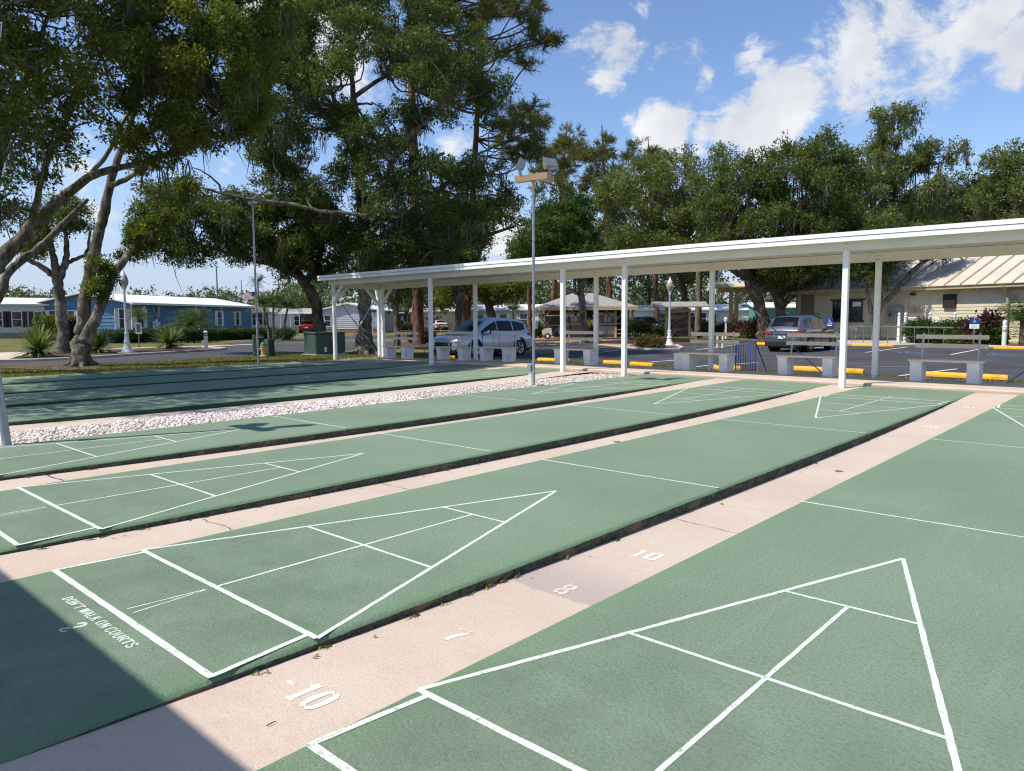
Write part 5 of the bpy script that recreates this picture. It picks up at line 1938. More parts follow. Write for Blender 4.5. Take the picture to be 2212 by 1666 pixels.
# ================================================================ frames facing the viewer, houses
class Frame:
    """an Empty on the ground at a spot; local +X runs to the viewer's right, +Y away; rot turns it further"""

    def __init__(s, name, px, d, rot=0.0, label=None, cat=None, group=None, gz_=None):
        p = at_dist(px, 700, d)
        az = math.atan2(p[0] - CAM[0], p[1] - CAM[1])
        s.z = float(gz(p[0], p[1])) if gz_ is None else gz_
        s.rz = -az + rot
        s.p = np.array([p[0], p[1], s.z])
        s.o = empty(name, s.p, s.rz, label, cat, group)
        s.ux = np.array([math.cos(s.rz), math.sin(s.rz), 0])
        s.uy = np.array([-math.sin(s.rz), math.cos(s.rz), 0])

    def L(s, px, py, y=0.0):
        """local x, z of the ray through a photo point on the plane local-y = y"""
        d = ray(px, py)
        t = (np.dot(s.p - CAM, s.uy) + y) / np.dot(d, s.uy)
        q = CAM + d * t - s.p
        return float(np.dot(q, s.ux)), float(q[2])

    def D(s, px, py, x=0.0):
        """local y, z on the plane local-x = x"""
        d = ray(px, py)
        t = (np.dot(s.p - CAM, s.ux) + x) / np.dot(d, s.ux)
        q = CAM + d * t - s.p
        return float(np.dot(q, s.uy)), float(q[2])


M_GLASS = pm('window_glass', srgb(48, 54, 60), 0.12, 0.2, 2.0, spec=0.8)
M_GLASSD = pm('tinted_glass', srgb(14, 16, 18), 0.08, 0.15, 2.0, spec=0.35)
M_TRIMW = pm('white_trim', srgb(232, 232, 228), 0.5, 0.04, 4)
M_ROOFW = pm('white_roof_coating', srgb(236, 236, 236), 0.55, 0.04, 0.6, dirt=0.1, dirt_col=srgb(190, 186, 178))
M_BLUE = pm('blue_siding', srgb(80, 120, 156), 0.6, 0.06, 2.0)
M_SHUTW = pm('white_shutter', srgb(226, 230, 232), 0.55, 0.04, 5)
M_BRICKSK = pm('skirting_block', srgb(176, 158, 140), 0.85, 0.15, 5, bump=.4, bscale=20)


def window(o, x0, x1, z0, z1, y, trim, shutters=0.0, shut_m=None, axis='x', sgn=-1, mull=True, glass=None):
    """a window set on a wall: axis 'x' wall runs along x at y facing sgn*y; axis 'y' runs along y at x=y"""
    def put(mb, a0, a1, d0, d1, c0, c1):
        d0, d1 = sorted((y + sgn * d0, y + sgn * d1))
        if axis == 'x':
            mb.box(a0, a1, d0, d1, c0, c1)
        else:
            mb.box(d0, d1, a0, a1, c0, c1)
    t = 0.07
    fr = MB()
    put(fr, x0 - t, x0, .0, .06, z0 - t, z1 + t)
    put(fr, x1, x1 + t, .0, .06, z0 - t, z1 + t)
    put(fr, x0, x1, .0, .058, z1, z1 + t)
    put(fr, x0, x1, .0, .075, z0 - t, z0)
    if mull:
        put(fr, x0, x1, .0, .05, (z0 + z1) / 2 - .025, (z0 + z1) / 2 + .025)
    f = fr.build('window', trim, o)
    for a, b in (((z0, (z0 + z1) / 2 - .027), ((z0 + z1) / 2 + .027, z1)) if mull else ((z0, z1),)):
        g = MB()
        put(g, x0 + .002, x1 - .002, .008, .022, a, b)
        g.build('pane', glass or M_GLASS, f)
    if shutters:
        for a0, a1 in ((x0 - t - .02 - shutters, x0 - t - .02), (x1 + t + .02, x1 + t + .02 + shutters)):
            s = MB()
            put(s, a0, a1, .0, .035, z0 - .05, z1 + .05)
            sh = s.build('shutter', shut_m or M_SHUTW, o)
            k = MB()
            n = 12
            for i in range(n):
                zz = z0 + (z1 - z0) * (i + .5) / n
                put(k, a0 + .03, a1 - .03, .036, .045, zz - .02, zz + .012)
            k.build('louvres', shut_m or M_SHUTW, sh)
    return f


def siding(o, x0, x1, z0, z1, y, h, mat, axis='x', sgn=-1, top=None, name='siding_plank', lap=.055):
    """lapped horizontal boards, each its own piece; top(z) clips the ends under a gable"""
    z = z0
    while z < z1 - 0.01:
        zt = min(z + h, z1)
        a0, a1 = (x0, x1) if top is None else top((z + zt) / 2, x0, x1)
        if a1 - a0 > 0.1:
            lo, hi = y + sgn * lap, y + sgn * .012
            if axis == 'x':
                MB().hexa([(a0, lo, z), (a1, lo, z), (a1, y, z), (a0, y, z)], [(a0, hi, zt - .008), (a1, hi, zt - .008), (a1, y, zt - .008), (a0, y, zt - .008)]).build(name, mat, o)
            else:
                MB().hexa([(lo, a0, z), (lo, a1, z), (y, a1, z), (y, a0, z)], [(hi, a0, zt - .002), (hi, a1, zt - .002), (y, a1, zt - .002), (y, a0, zt - .002)]).build(name, mat, o)
        z += h


def blue_house():
    # corner of the long wall and the gable wall
    P0 = np.array([-61.9, 20.4])
    u = np.array([-0.557, 0.8305])
    o = empty('blue_house', (P0[0], P0[1], -0.2), math.atan2(u[1], u[0]), 'blue mobile home with white low-pitched roof and white shutters', 'house')
    ux, uy = np.array([*u, 0]), np.array([-u[1], u[0], 0])
    org = np.array([P0[0], P0[1], -0.2])

    def LW(px, py):      # long wall, local x,z at y=0
        d = ray(px, py)
        t = np.dot(org - CAM, uy) / np.dot(d, uy)
        q = CAM + d * t - org
        return float(np.dot(q, ux)), float(q[2])

    def GW(px, py):      # gable wall, local y,z at x=0
        d = ray(px, py)
        t = np.dot(org - CAM, ux) / np.dot(d, ux)
        q = CAM + d * t - org
        return float(np.dot(q, uy)), float(q[2])
    ln, wd, ev, pk = 20.5, 8.8, 2.95, 3.75
    MB().box(0.03, ln, 0.03, wd, 0, ev - .02).build('wall', M_BLUE, o)
    MB().prism([(0.03, ev - .02), (wd - .03, ev - .02), (wd / 2, pk - .03)], 0, 0.03, ln, 0).build('gable_wall', M_BLUE, o)
    MB().box(-0.02, ln, -0.02, 0.028, 0, 0.45).build('skirting', M_BRICKSK, o)
    MB().box(-0.02, 0.028, 0.03, wd, 0, 0.45).build('skirting', M_BRICKSK, o)
    siding(o, 0, ln, 0.45, ev - .02, 0.028, .31, M_BLUE)

    def clip(z, a, b):
        if z <= ev:
            return a, b
        k = (z - ev) / (pk - ev)
        return a + (wd / 2) * k + .05, b - (wd / 2) * k - .05
    siding(o, 0, wd, 0.45, pk - .1, 0.028, .31, M_BLUE, 'y', -1, clip)
    for x in (0.0, 9.6, 14.2, ln - .05):
        MB().box(x - .06, x + .06, -.075, 0.0, .45, ev).build('corner_trim', M_TRIMW, o)
    # roof: two slopes with thickness, eaves over the walls
    for s_, a, b in ((0, -.45, wd / 2), (1, wd + .45, wd / 2)):
        k = (pk - ev) / (wd / 2)
        za = ev - .45 * k
        MB().hexa([(-.5, a, za), (ln + .4, a, za), (ln + .4, b, pk), (-.5, b, pk)], [(-.5, a, za + .12), (ln + .4, a, za + .12), (ln + .4, b, pk + .12), (-.5, b, pk + .12)]).build('roof', M_ROOFW, o)
    MB().box(-.5, ln + .4, -.52, -.452, ev - .14, ev + .02).build('gutter', M_TRIMW, o)
    # windows of the long wall
    for a, b, zt, zb, sh in ((1040, 1115, 625, 790, .42), (1195, 1262, 625, 785, .42), (1690, 1745, 640, 780, .3), (1910, 1950, 645, 765, .36), (2072, 2105, 648, 765, .36)):
        x0, z1 = LW(*S1(a, zt))
        x1, z0 = LW(*S1(b, zb))
        window(o, x0, x1, z0, z1, -.03, M_TRIMW, sh)
    x0, z1 = LW(*S2(83, 648))
    x1, z0 = LW(*S2(112, 765))
    window(o, x0, x1, z0, z1, -.03, M_TRIMW, .36)
    for a, b in ((445, 510), (605, 662)):
        y0, z1 = GW(*S1(b, 640))
        y1, z0 = GW(*S1(a, 750))
        window(o, min(y0, y1), max(y0, y1), z0, z1, -.03, M_TRIMW, .45, axis='y')
    # cream annex behind, at the far side of the gable, and the white porch at the other end
    MB().box(-.2, 3.0, wd + .02, wd + 1.9, 0, 2.6).build('annex', pm('cream_wall', srgb(214, 202, 170), .7, .05, 2), o)
    MB().box(-.5, 3.2, wd + .46, wd + 2.2, 2.6, 2.72).build('annex_roof', M_ROOFW, o)
    MB().box(ln + .02, ln + 4.5, .2, wd - .5, 0, 2.75).build('porch', M_TRIMW, o)
    MB().hexa([(ln + .42, -.3, 2.76), (ln + 5, -.3, 2.76), (ln + 5, wd, 2.95), (ln + .42, wd, 2.95)], [(ln + .42, -.3, 2.88), (ln + 5, -.3, 2.88), (ln + 5, wd, 3.07), (ln + .42, wd, 3.07)]).build('porch_roof', M_ROOFW, o)
    for i in range(3):
        window(o, ln + .5 + i * 1.35, ln + 1.5 + i * 1.35, 0.9, 2.3, 0.2, M_TRIMW)
    # heron and post ornament on the wall
    M_BIRD = pm('carved_bird', srgb(176, 150, 150), .7, .15, 10)
    x, z = LW(*S1(1385, 650))
    mb = MB()
    mb.hexa([(x - .22, -.10, z - .45), (x + .10, -.10, z - .45), (x + .10, -.03, z - .45), (x - .22, -.03, z - .45)], [(x + .02, -.10, z + .55), (x + .42, -.10, z + .65), (x + .42, -.03, z + .65), (x + .02, -.03, z + .55)])
    mb.bar((x - .2, -.06, z - .4), (x - .75, -.06, z + .45), .05, .10)
    mb.bar((x - .1, -.06, z - .42), (x - .15, -.06, z - 1.0), .05, .05)
    mb.bar((x + .35, -.06, z + .6), (x + .62, -.06, z + .55), .05, .09)
    mb.build('bird_ornament', M_BIRD, o)
    mb = MB()
    x, z = LW(*S1(1370, 760))
    for dx, h in ((-.35, 1.0), (.05, 1.15), (.4, .9)):
        mb.hexa([(x + dx - .2, -.12, z - .7), (x + dx + .2, -.12, z - .7), (x + dx + .2, -.04, z - .7), (x + dx - .2, -.04, z - .7)], [(x + dx - .1, -.12, z - .7 + h), (x + dx + .12, -.12, z - .7 + h), (x + dx + .12, -.04, z - .7 + h), (x + dx - .1, -.04, z - .7 + h)])
    mb.bar((x + .5, -.08, z - .4), (x + 1.2, -.08, z - .1), .06, .16)
    mb.bar((x + 1.15, -.08, z - .1), (x + 1.1, -.08, z - .8), .06, .12)
    mb.build('piling_ornament', M_TRIMW, o)
    return o


blue_house()


def home(name, label, px, d, rot, w, dep, ev, pk, wallm, roofm, wins=(), ridge='x', carport=None, skirt=None, planks=None, trim=None, shut=0.0, shutm=None, over=.4):
    """single-storey mobile home; front wall at local y=0 facing the viewer, x from -w/2 to w/2"""
    fr = Frame(name, px, d, rot, label, 'house', 'homes across the lawn')
    o = fr.o
    a, b = -w / 2, w / 2
    trim = trim or M_TRIMW
    MB().box(a, b, 0, dep, 0, ev).build('wall', wallm, o)
    if skirt:
        MB().box(a - .02, b + .02, -.03, -.002, 0, .45).build('skirting', skirt, o)
    if planks:
        siding(o, a, b, .46 if skirt else .1, ev - .02, -.001, planks, wallm)
    if ridge == 'x':
        for ya in (-over, dep + over):
            k = (pk - ev) / (dep / 2)
            za = ev - over * k + .01
            MB().hexa([(a - .3, ya, za), (b + .3, ya, za), (b + .3, dep / 2, pk), (a - .3, dep / 2, pk)], [(a - .3, ya, za + .14), (b + .3, ya, za + .14), (b + .3, dep / 2, pk + .14), (a - .3, dep / 2, pk + .14)]).build('roof', roofm, o)
        MB().prism([(0.0, ev + .002), (dep, ev + .002), (dep / 2, pk - .01)], 0, a + .02, b - .02).build('gable_wall', wallm, o)
    else:
        for xa in (a - over, b + over):
            k = (pk - ev) / (w / 2)
            za = ev - over * k + .01
            MB().hexa([(xa, -.35, za), (0, -.35, pk), (0, dep + .3, pk), (xa, dep + .3, za)], [(xa, -.35, za + .14), (0, -.35, pk + .14), (0, dep + .3, pk + .14), (xa, dep + .3, za + .14)]).build('roof', roofm, o)
        MB().prism([(a, ev + .002), (b, ev + .002), (0, pk - .01)], 1, 0.0, dep).build('gable_wall', wallm, o)
    for (x0, x1, z0, z1) in wins:
        window(o, x0, x1, z0, z1, -.058 if planks else -.002, trim, shut, shutm)
    if carport:
        c0, c1, ch = carport
        MB().hexa([(c0, -.2, ch - .02), (c1, -.2, ch - .02), (c1, dep, ch + .12), (c0, dep, ch + .12)], [(c0, -.2, ch + .14), (c1, -.2, ch + .14), (c1, dep, ch + .28), (c0, dep, ch + .28)]).build('carport_roof', roofm, o)
        out = c0 if abs(c0) > abs(c1) else c1
        for yy in (.1, dep * .33, dep * .66, dep - .2):
            MB().box(out - .06 if out > 0 else out, out if out > 0 else out + .06, yy, yy + .08, 0, ch - .02).build('carport_post', trim, o)
        MB().box(min(c0, c1) + .1, max(c0, c1) - .1, dep - .08, dep, 0, ch).build('carport_wall', pm('carport_inside', srgb(96, 92, 90), .8, .1, 2), o)
    return fr


M_WSIDE = pm('white_siding', srgb(226, 226, 222), .6, .04, 2)
M_GSIDE = pm('pale_grey_siding', srgb(196, 196, 200), .6, .04, 2)
M_TANSIDE = pm('tan_siding', srgb(206, 192, 162), .65, .05, 2)
M_TEAL = pm('teal_siding', srgb(92, 148, 146), .6, .05, 2)
M_ROOFG = pm('grey_roof', srgb(168, 164, 156), .8, .12, 1.5, bump=.2)
M_SHUTD = pm('plum_shutter', srgb(72, 52, 66), .6, .08, 5)
M_SCREEN = pm('screened_porch', srgb(60, 64, 66), .6, .2, 4)

home('white_house', 'white mobile home with dark plum shutters at the picture edge beyond the blue house', 10, 74, .30, 9.0, 7, 2.75, 3.3, M_WSIDE, M_ROOFW, [(-2.9, -2.2, .95, 2.15), (.55, 1.2, .95, 2.15), (2.2, 2.75, .95, 2.15), (-.9, -.2, .95, 2.15)], 'x', None, M_BRICKSK, .22, shut=.35, shutm=M_SHUTD)
home('grey_house', 'pale grey gabled mobile home with carport behind the largest trunk', 752, 88, -.25, 6.9, 11, 2.55, 3.35, M_GSIDE, M_ROOFW, [(-2.7, -2.0, .8, 2.0), (2.2, 3.0, .7, 2.1)], 'y', (-9.2, -3.62, 2.25), pm('brick_skirt', srgb(158, 112, 92), .85, .15, 8, bump=.3), .22, shut=.35, shutm=M_GSIDE)
home('tan_house', 'tan flat-roofed home with deep dark carport beside the red stop sign', 958, 104, .1, 9.0, 8, 2.5, 3.0, M_TANSIDE, M_ROOFG, [(3.2, 4.1, .7, 2.0)], 'x', (-9.5, -4.6, 2.3), None, .22)
home('grey_house', 'grey home with white trim seen over the roof of the silver car', 1100, 92, -.2, 11.0, 7, 2.6, 3.2, M_GSIDE, M_ROOFW, [(-4.2, -3.3, .8, 2.1), (-1.2, -.3, .8, 2.1), (1.4, 2.3, .8, 2.1), (3.7, 4.5, .8, 2.1)], 'x', None, M_BRICKSK, .22, shut=.35)
home('white_house', 'pale home with a red car in front, to the right of the pavilion', 1436, 96, .05, 12.0, 8, 2.5, 3.1, M_WSIDE, M_ROOFW, [(-.6, .5, .7, 2.1), (.9, 2.0, .7, 2.1), (2.5, 3.6, .7, 2.1), (4.1, 5.1, .7, 2.1)], 'x', (-9.6, -6.02, 2.3), None, .22, trim=M_TRIMW)
home('white_house', 'bright white home behind the palm trunk and the gateway pillar', 1545, 100, -.1, 9.0, 8, 2.5, 3.2, M_WSIDE, M_ROOFW, [(-3.3, -2.2, .8, 1.9), (-1.0, .1, .8, 1.9), (1.8, 2.6, .8, 2.0)], 'x', None, M_BRICKSK, .22)
home('white_house', 'white home with screened porch seen under the leaning oak', 1635, 104, .15, 8.0, 8, 2.5, 3.3, M_WSIDE, M_ROOFW, [(-2.8, -1.6, .6, 2.1), (-.6, .6, .6, 2.1), (1.6, 2.8, .6, 2.1)], 'y', None, None, .22)
home('teal_house', 'teal home with white roof showing above the grey hatchback', 1712, 98, .35, 9.0, 8, 2.7, 3.3, M_TEAL, M_ROOFW, [(-1.5, -.6, .9, 2.0), (1.2, 2.1, .9, 2.0)], 'x', None, None, .22)
home('white_house', 'low home far behind the round palms next to the blue house', 612, 105, .3, 10.0, 7, 2.5, 3.0, M_WSIDE, M_ROOFG, [(-3.3, -2.5, .8, 2.0), (1.5, 2.3, .8, 2.0)], 'x', None, None, .22)


# ---------------------------------------------------------------- hedges, shrubs, yuccas, palms
L_HEDGE = leaf_mat('hedge_leaves', (0.020, 0.045, 0.010), (0.055, 0.100, 0.018), (0.12, 0.17, 0.03), .25)
L_RED = leaf_mat('red_foliage', (0.035, 0.016, 0.016), (0.10, 0.03, 0.032), (0.10, 0.09, 0.03), .3)
L_CROTON = leaf_mat('croton_foliage', (0.05, 0.04, 0.012), (0.14, 0.10, 0.03), (0.24, 0.15, 0.05), .3)
L_YUCCA = leaf_mat('yucca_blades', (0.045, 0.085, 0.025), (0.16, 0.20, 0.06), (0.40, 0.40, 0.18), .2)
L_PALM = leaf_mat('palm_fronds', (0.030, 0.065, 0.014), (0.09, 0.14, 0.03), (0.20, 0.22, 0.06), .3)
B_PALM = bark_mat('palm_trunk', srgb(86, 74, 62), srgb(140, 126, 108), 7)


def hedge(name, label, px0, px1, h, w, seed, n=16000, ll=.11, leafm=None, cat='hedge', group='clipped hedges'):
    a, b = on_ground(*px0), on_ground(*px1)
    za = float(gz(a[0], a[1]))
    d = b - a
    L_ = math.hypot(d[0], d[1])
    rz = math.atan2(d[1], d[0])
    o = empty(name, (a[0], a[1], za), rz, label, cat, group)
    rng = np.random.default_rng(seed)
    m = n // 1
    # points on the skin of a box with wavy faces
    t = rng.uniform(0, L_, m)
    f = rng.random(m)
    y = np.where(f < .42, -w / 2, np.where(f < .62, w / 2, rng.uniform(-w / 2, w / 2, m)))
    z = np.where(f < .62, rng.uniform(0.02, h, m), h)
    wob = .06 * np.sin(t * 2.1 + seed) + .05 * np.sin(t * 5.3)
    P = np.stack([t, y * (1 + wob), z * (1 + wob * .7)], -1) + rng.normal(scale=.05, size=(m, 3))
    V, F, R_ = leaves([(p, (.05, .05, .05)) for p in P[::8]], m, ll, ll * .6, rng, per=8)
    link('foliage', np_mesh('foliage', V, F, leafm or L_HEDGE, {'rnd': R_}), o)
    MB().box(.08, L_ - .08, -w / 2 + .10, w / 2 - .10, 0, h - .10).build('dark_core', pm('hedge_core_shade', (0.012, 0.018, 0.008), .95, .4, 9), o)  # solid near-black core: shade inside the hedge put into its colour
    return o


hedge('hedge', 'long dark clipped hedge along the side of the blue house', S1(925, 925), S1(1860, 915), .64, 1.2, 3, 22000)
hedge('hedge', 'lower hedge running on in shade under the narrow windows of the blue house', S1(1870, 900), S2(390, 885), .66, 1.2, 4, 26000)
hedge('hedge', 'yellow-green bushy hedge at the gable of the blue house', S1(400, 900), S1(640, 905), 1.55, 1.6, 5, 16000, leafm=leaf_mat('golden_hedge', (.05, .08, .012), (.15, .18, .03), (.28, .28, .05), .3))


def shrub(name, label, px, r, h, seed, n, ll, leafm, group=None, d=None, stems=5, cat='shrub', flat=.55):
    p = on_ground(*px) if d is None else at_dist(px[0], px[1], d)
    z = float(gz(p[0], p[1]))
    o = empty(name, (p[0], p[1], z), 0, label, cat, group)
    rng = np.random.default_rng(seed)
    cl = []
    for _ in range(9):
        a = rng.uniform(0, 6.28)
        q = rng.random() ** .5 * r * .65
        cl.append((np.array([math.cos(a) * q, math.sin(a) * q, h * rng.uniform(.3, .72)]), (r * .45, r * .45, h * .3)))
    V, F, R_ = leaves(cl, n, ll, ll * .5, rng, flat=flat)
    link('foliage', np_mesh('foliage', V, F, leafm, {'rnd': R_}), o)
    mb = MB()
    for _ in range(stems):
        a = rng.uniform(0, 6.28)
        mb.tube([(0, 0, -.05), (math.cos(a) * r * .25, math.sin(a) * r * .25, h * .35), (math.cos(a) * r * .5, math.sin(a) * r * .5, h * .7)], [.03, .02, .008], 5)
    mb.build('stems', B_OAK, o, fix=False)
    return o


def yucca(label, px, r, seed):
    p = on_ground(*px)
    z = float(gz(p[0], p[1]))
    o = empty('yucca', (p[0], p[1], z), 0, label, 'yucca', 'spiky yuccas in the mulch bed')
    rng = np.random.default_rng(seed)
    V, R_ = [], []
    for i in range(230):
        a = rng.uniform(0, 6.283)
        el = math.asin(rng.uniform(-.30, 1.0))
        d = np.array([math.cos(a) * math.cos(el), math.sin(a) * math.cos(el), math.sin(el)])
        s = np.cross(d, (0, 0, 1.0))
        s = s / (np.linalg.norm(s) + 1e-6)
        up = np.cross(s, d)
        L_ = r * rng.uniform(.8, 1.12)
        b = np.array([0, 0, r * .26]) + d * r * .08
        w = .036
        m = b + d * L_ * .55 + np.array([0, 0, .02])
        e = b + d * L_ - np.array([0, 0, .05 * (1 - math.sin(el))])
        V += [b - s * w * .6, b + s * w * .6, m + s * w, m - s * w, m - s * w, m + s * w, e + s * .003, e - s * .003]
        q = np.clip(.25 + .6 * rng.random() + .1, 0, 1)
        R_ += [q, q]
    V = np.array(V)
    link('blades', np_mesh('blades', V, np.arange(len(V)).reshape(-1, 4), L_YUCCA, {'rnd': np.array(R_)}), o)
    MB().lathe([(.16, -.05), (.15, r * .15), (.1, r * .3), (.03, r * .36)], n=10).build('stem', B_PALM, o, smooth=True)


yucca('large spiky yucca in the mulch nearest the picture edge', S1(340, 1052), .98, 1)
yucca('spiky yucca half hidden behind the twin trunk', S1(862, 1015), .85, 2)
yucca('spiky yucca standing alone in front of the hedge between lamp post and white post', S1(1490, 980), 1.02, 3)


def palm(label, base, h, rt, nf, fl, seed, lean=(0, 0), group='palms', name='palm', droop=.7, leafm=None):
    o = empty(name, base, 0, label, 'palm', group)
    rng = np.random.default_rng(seed)
    top = np.array([lean[0], lean[1], h])
    mb = MB()
    pts = [top * t + np.array([0, 0, -.1 if t == 0 else 0]) + np.array([lean[0], lean[1], 0]) * (t * t - t) * .5 for t in np.linspace(0, 1, 9)]
    mb.tube(pts, [rt * (1.25 if i == 0 else 1 - .02 * i) * (1.06 if i % 2 else .96) for i in range(9)], 10)
    mb.build('trunk', B_PALM, o, smooth=True, fix=False)
    V, R_ = [], []
    for i in range(nf):
        a = rng.uniform(0, 6.283)
        el = rng.uniform(-.25, 1.3)
        d = np.array([math.cos(a), math.sin(a), 0])
        q = rng.random()
        prev = None
        for k in range(15):
            t = k / 14
            p = top + d * fl * t * math.cos(el) * (1 - .15 * t) + np.array([0, 0, fl * (t * math.sin(el) - droop * t * t * .55)])
            s = np.array([-d[1], d[0], 0])
            if prev is not None:
                V += [prev - s * .008, prev + s * .008, p + s * .006, p - s * .006]
                R_.append(q * .5 + .3)
                ll_ = fl * .30 * (1 - .55 * t) * (.5 + min(1, t * 4) * .5)
                for sd in (-1, 1):
                    dirv = unit(s * sd + d * .55 + np.array([0, 0, -.35 + rng.normal() * .15]))
                    wv = (p - prev) * .32
                    V += [prev, prev + wv, prev + wv * .6 + dirv * ll_, prev + dirv * ll_ * .98]
                    R_.append(np.clip(q * .6 + rng.random() * .4, 0, 1))
            prev = p
    V = np.array(V)
    link('fronds', np_mesh('fronds', V, np.arange(len(V)).reshape(-1, 4), leafm or L_PALM, {'rnd': np.array(R_)}), o)
    return o


def gbase(px, d):
    p = at_dist(px, 700, d)
    return np.array([p[0], p[1], float(gz(p[0], p[1]))])


palm('small palm in front of the shuttered windows of the blue house', gbase(299, 60), 1.9, .11, 34, 1.3, 11, name='pygmy_palm')
palm('full low palm at the wall of the blue house beside the bird ornament', gbase(404, 62), 1.35, .14, 48, 2.1, 12, name='cycad_palm')
palm('palm next to the low palm with fronds over the blue wall', gbase(428, 61), 1.6, .13, 44, 1.9, 13, name='cycad_palm')
for i, (px, h, ln_) in enumerate(((573, 2.9, -.5), (590, 3.0, .1), (614, 2.7, .6))):
    palm(('leaning palm nearest the flag', 'middle palm of the three beside the blue house', 'palm of the three leaning towards the carport')[i], gbase(px + (8 if i == 0 else -4 if i == 2 else 0), 58), h, .09, 34, 1.5, 20 + i, lean=(ln_ * .7, ln_ * .5), group='three palms beside the blue house', name='roebelenii_palm')
palm('palm with yellowish fronds behind the tail of the silver car', gbase(1108, 74), 2.6, .14, 40, 1.7, 31, name='palm')
palm('cabbage palm with rough trunk between the stone pillar and the bench post', gbase(1508, 60), 6.2, .26, 40, 2.0, 32, name='cabbage_palm')
palm('palm at the corner of the clubhouse downspout at the picture edge', gbase(2212, 48), 1.5, .2, 50, 2.2, 33, name='sago_palm')
palm('thin distant palm behind the flag', gbase(560, 130), 8.0, .16, 30, 2.2, 34, name='palm')

for i, (px, r, h, lm, lab) in enumerate((
        (S2(370, 885), 1.0, .8, L_CROTON, 'rounded gold-green shrub under the three palms'), (S2(500, 895), 1.1, .85, L_HEDGE, 'dark round shrub under the three palms'),
        (S2(980, 800), 1.2, 1.3, L_HEDGE, 'dark shrub at the gable of the pale grey house'), (S2(560, 790), 1.6, 2.0, L_OAKY, 'tall yellow-green shrub beside the carport'),
        (S2(1300, 820), 1.4, 1.0, L_CROTON, 'golden shrub below the far window of the pale grey house'), (S2(1620, 815), 1.3, 1.1, L_CROTON, 'bronze shrub between the trunks by the pine'),
        (S2(1690, 925), .6, .55, L_RED, 'low red plant at the foot of the red-barked pine'), (S2(1775, 920), .55, .75, L_RED, 'red spiky plant beside the foot of the pine'),
        (S3(920, 880), 1.3, 1.25, L_HEDGE, 'dark shrub behind the tail of the silver car'), (S3(1870, 880), 1.3, 1.5, L_HEDGE, 'dark shrub at the corner of the pavilion'),
        (S3(1960, 965), .9, .45, L_CROTON, 'straggling ground plant on the island by the lamp post'), (S4(560, 870), 1.3, 1.0, L_HEDGE, 'low green shrub behind the lamp post'),
        (S4(900, 860), 1.1, 1.3, L_CROTON, 'variegated shrub behind the stone pillar'), (S4(1220, 875), 1.3, 1.5, L_RED, 'dark red shrub in front of the gateway column'),
        (S4(1350, 885), 1.2, 1.7, L_CROTON, 'variegated croton shrub beside the grey hatchback'), (S4(1060, 860), .9, 1.0, L_RED, 'small reddish shrub between column and palm'))):
    shrub('shrub', lab, px, r, h, 200 + i, 3800, .14, lm, 'shrubs in the beds')

# ================================================================ clubhouse
M_CLUB = pm('cream_clubhouse_siding', srgb(208, 196, 168), .7, .05, 1.5, dirt=.15, dirt_col=srgb(150, 136, 108))
M_CLUBTRIM = pm('tan_trim', srgb(176, 158, 124), .65, .06, 3)
M_CROOF = pm('beige_metal_roof', srgb(214, 202, 184), .45, .05, .8, dirt=.2, dirt_col=srgb(150, 136, 116), metal=0.1)
M_CRIB = pm('roof_rib', srgb(178, 160, 138), .5, .06, 2)
M_BROWN = pm('dark_brown_trim', srgb(58, 46, 40), .6, .1, 4)
M_SIGNBLUE = pm('sign_blue', srgb(28, 66, 140), .4, .05, 8)
M_SIGNWHITE = pm('sign_white', srgb(236, 236, 236), .45, .03, 8)
M_IRON = pm('grey_rail', srgb(120, 128, 126), .5, .1, 10, metal=.4)


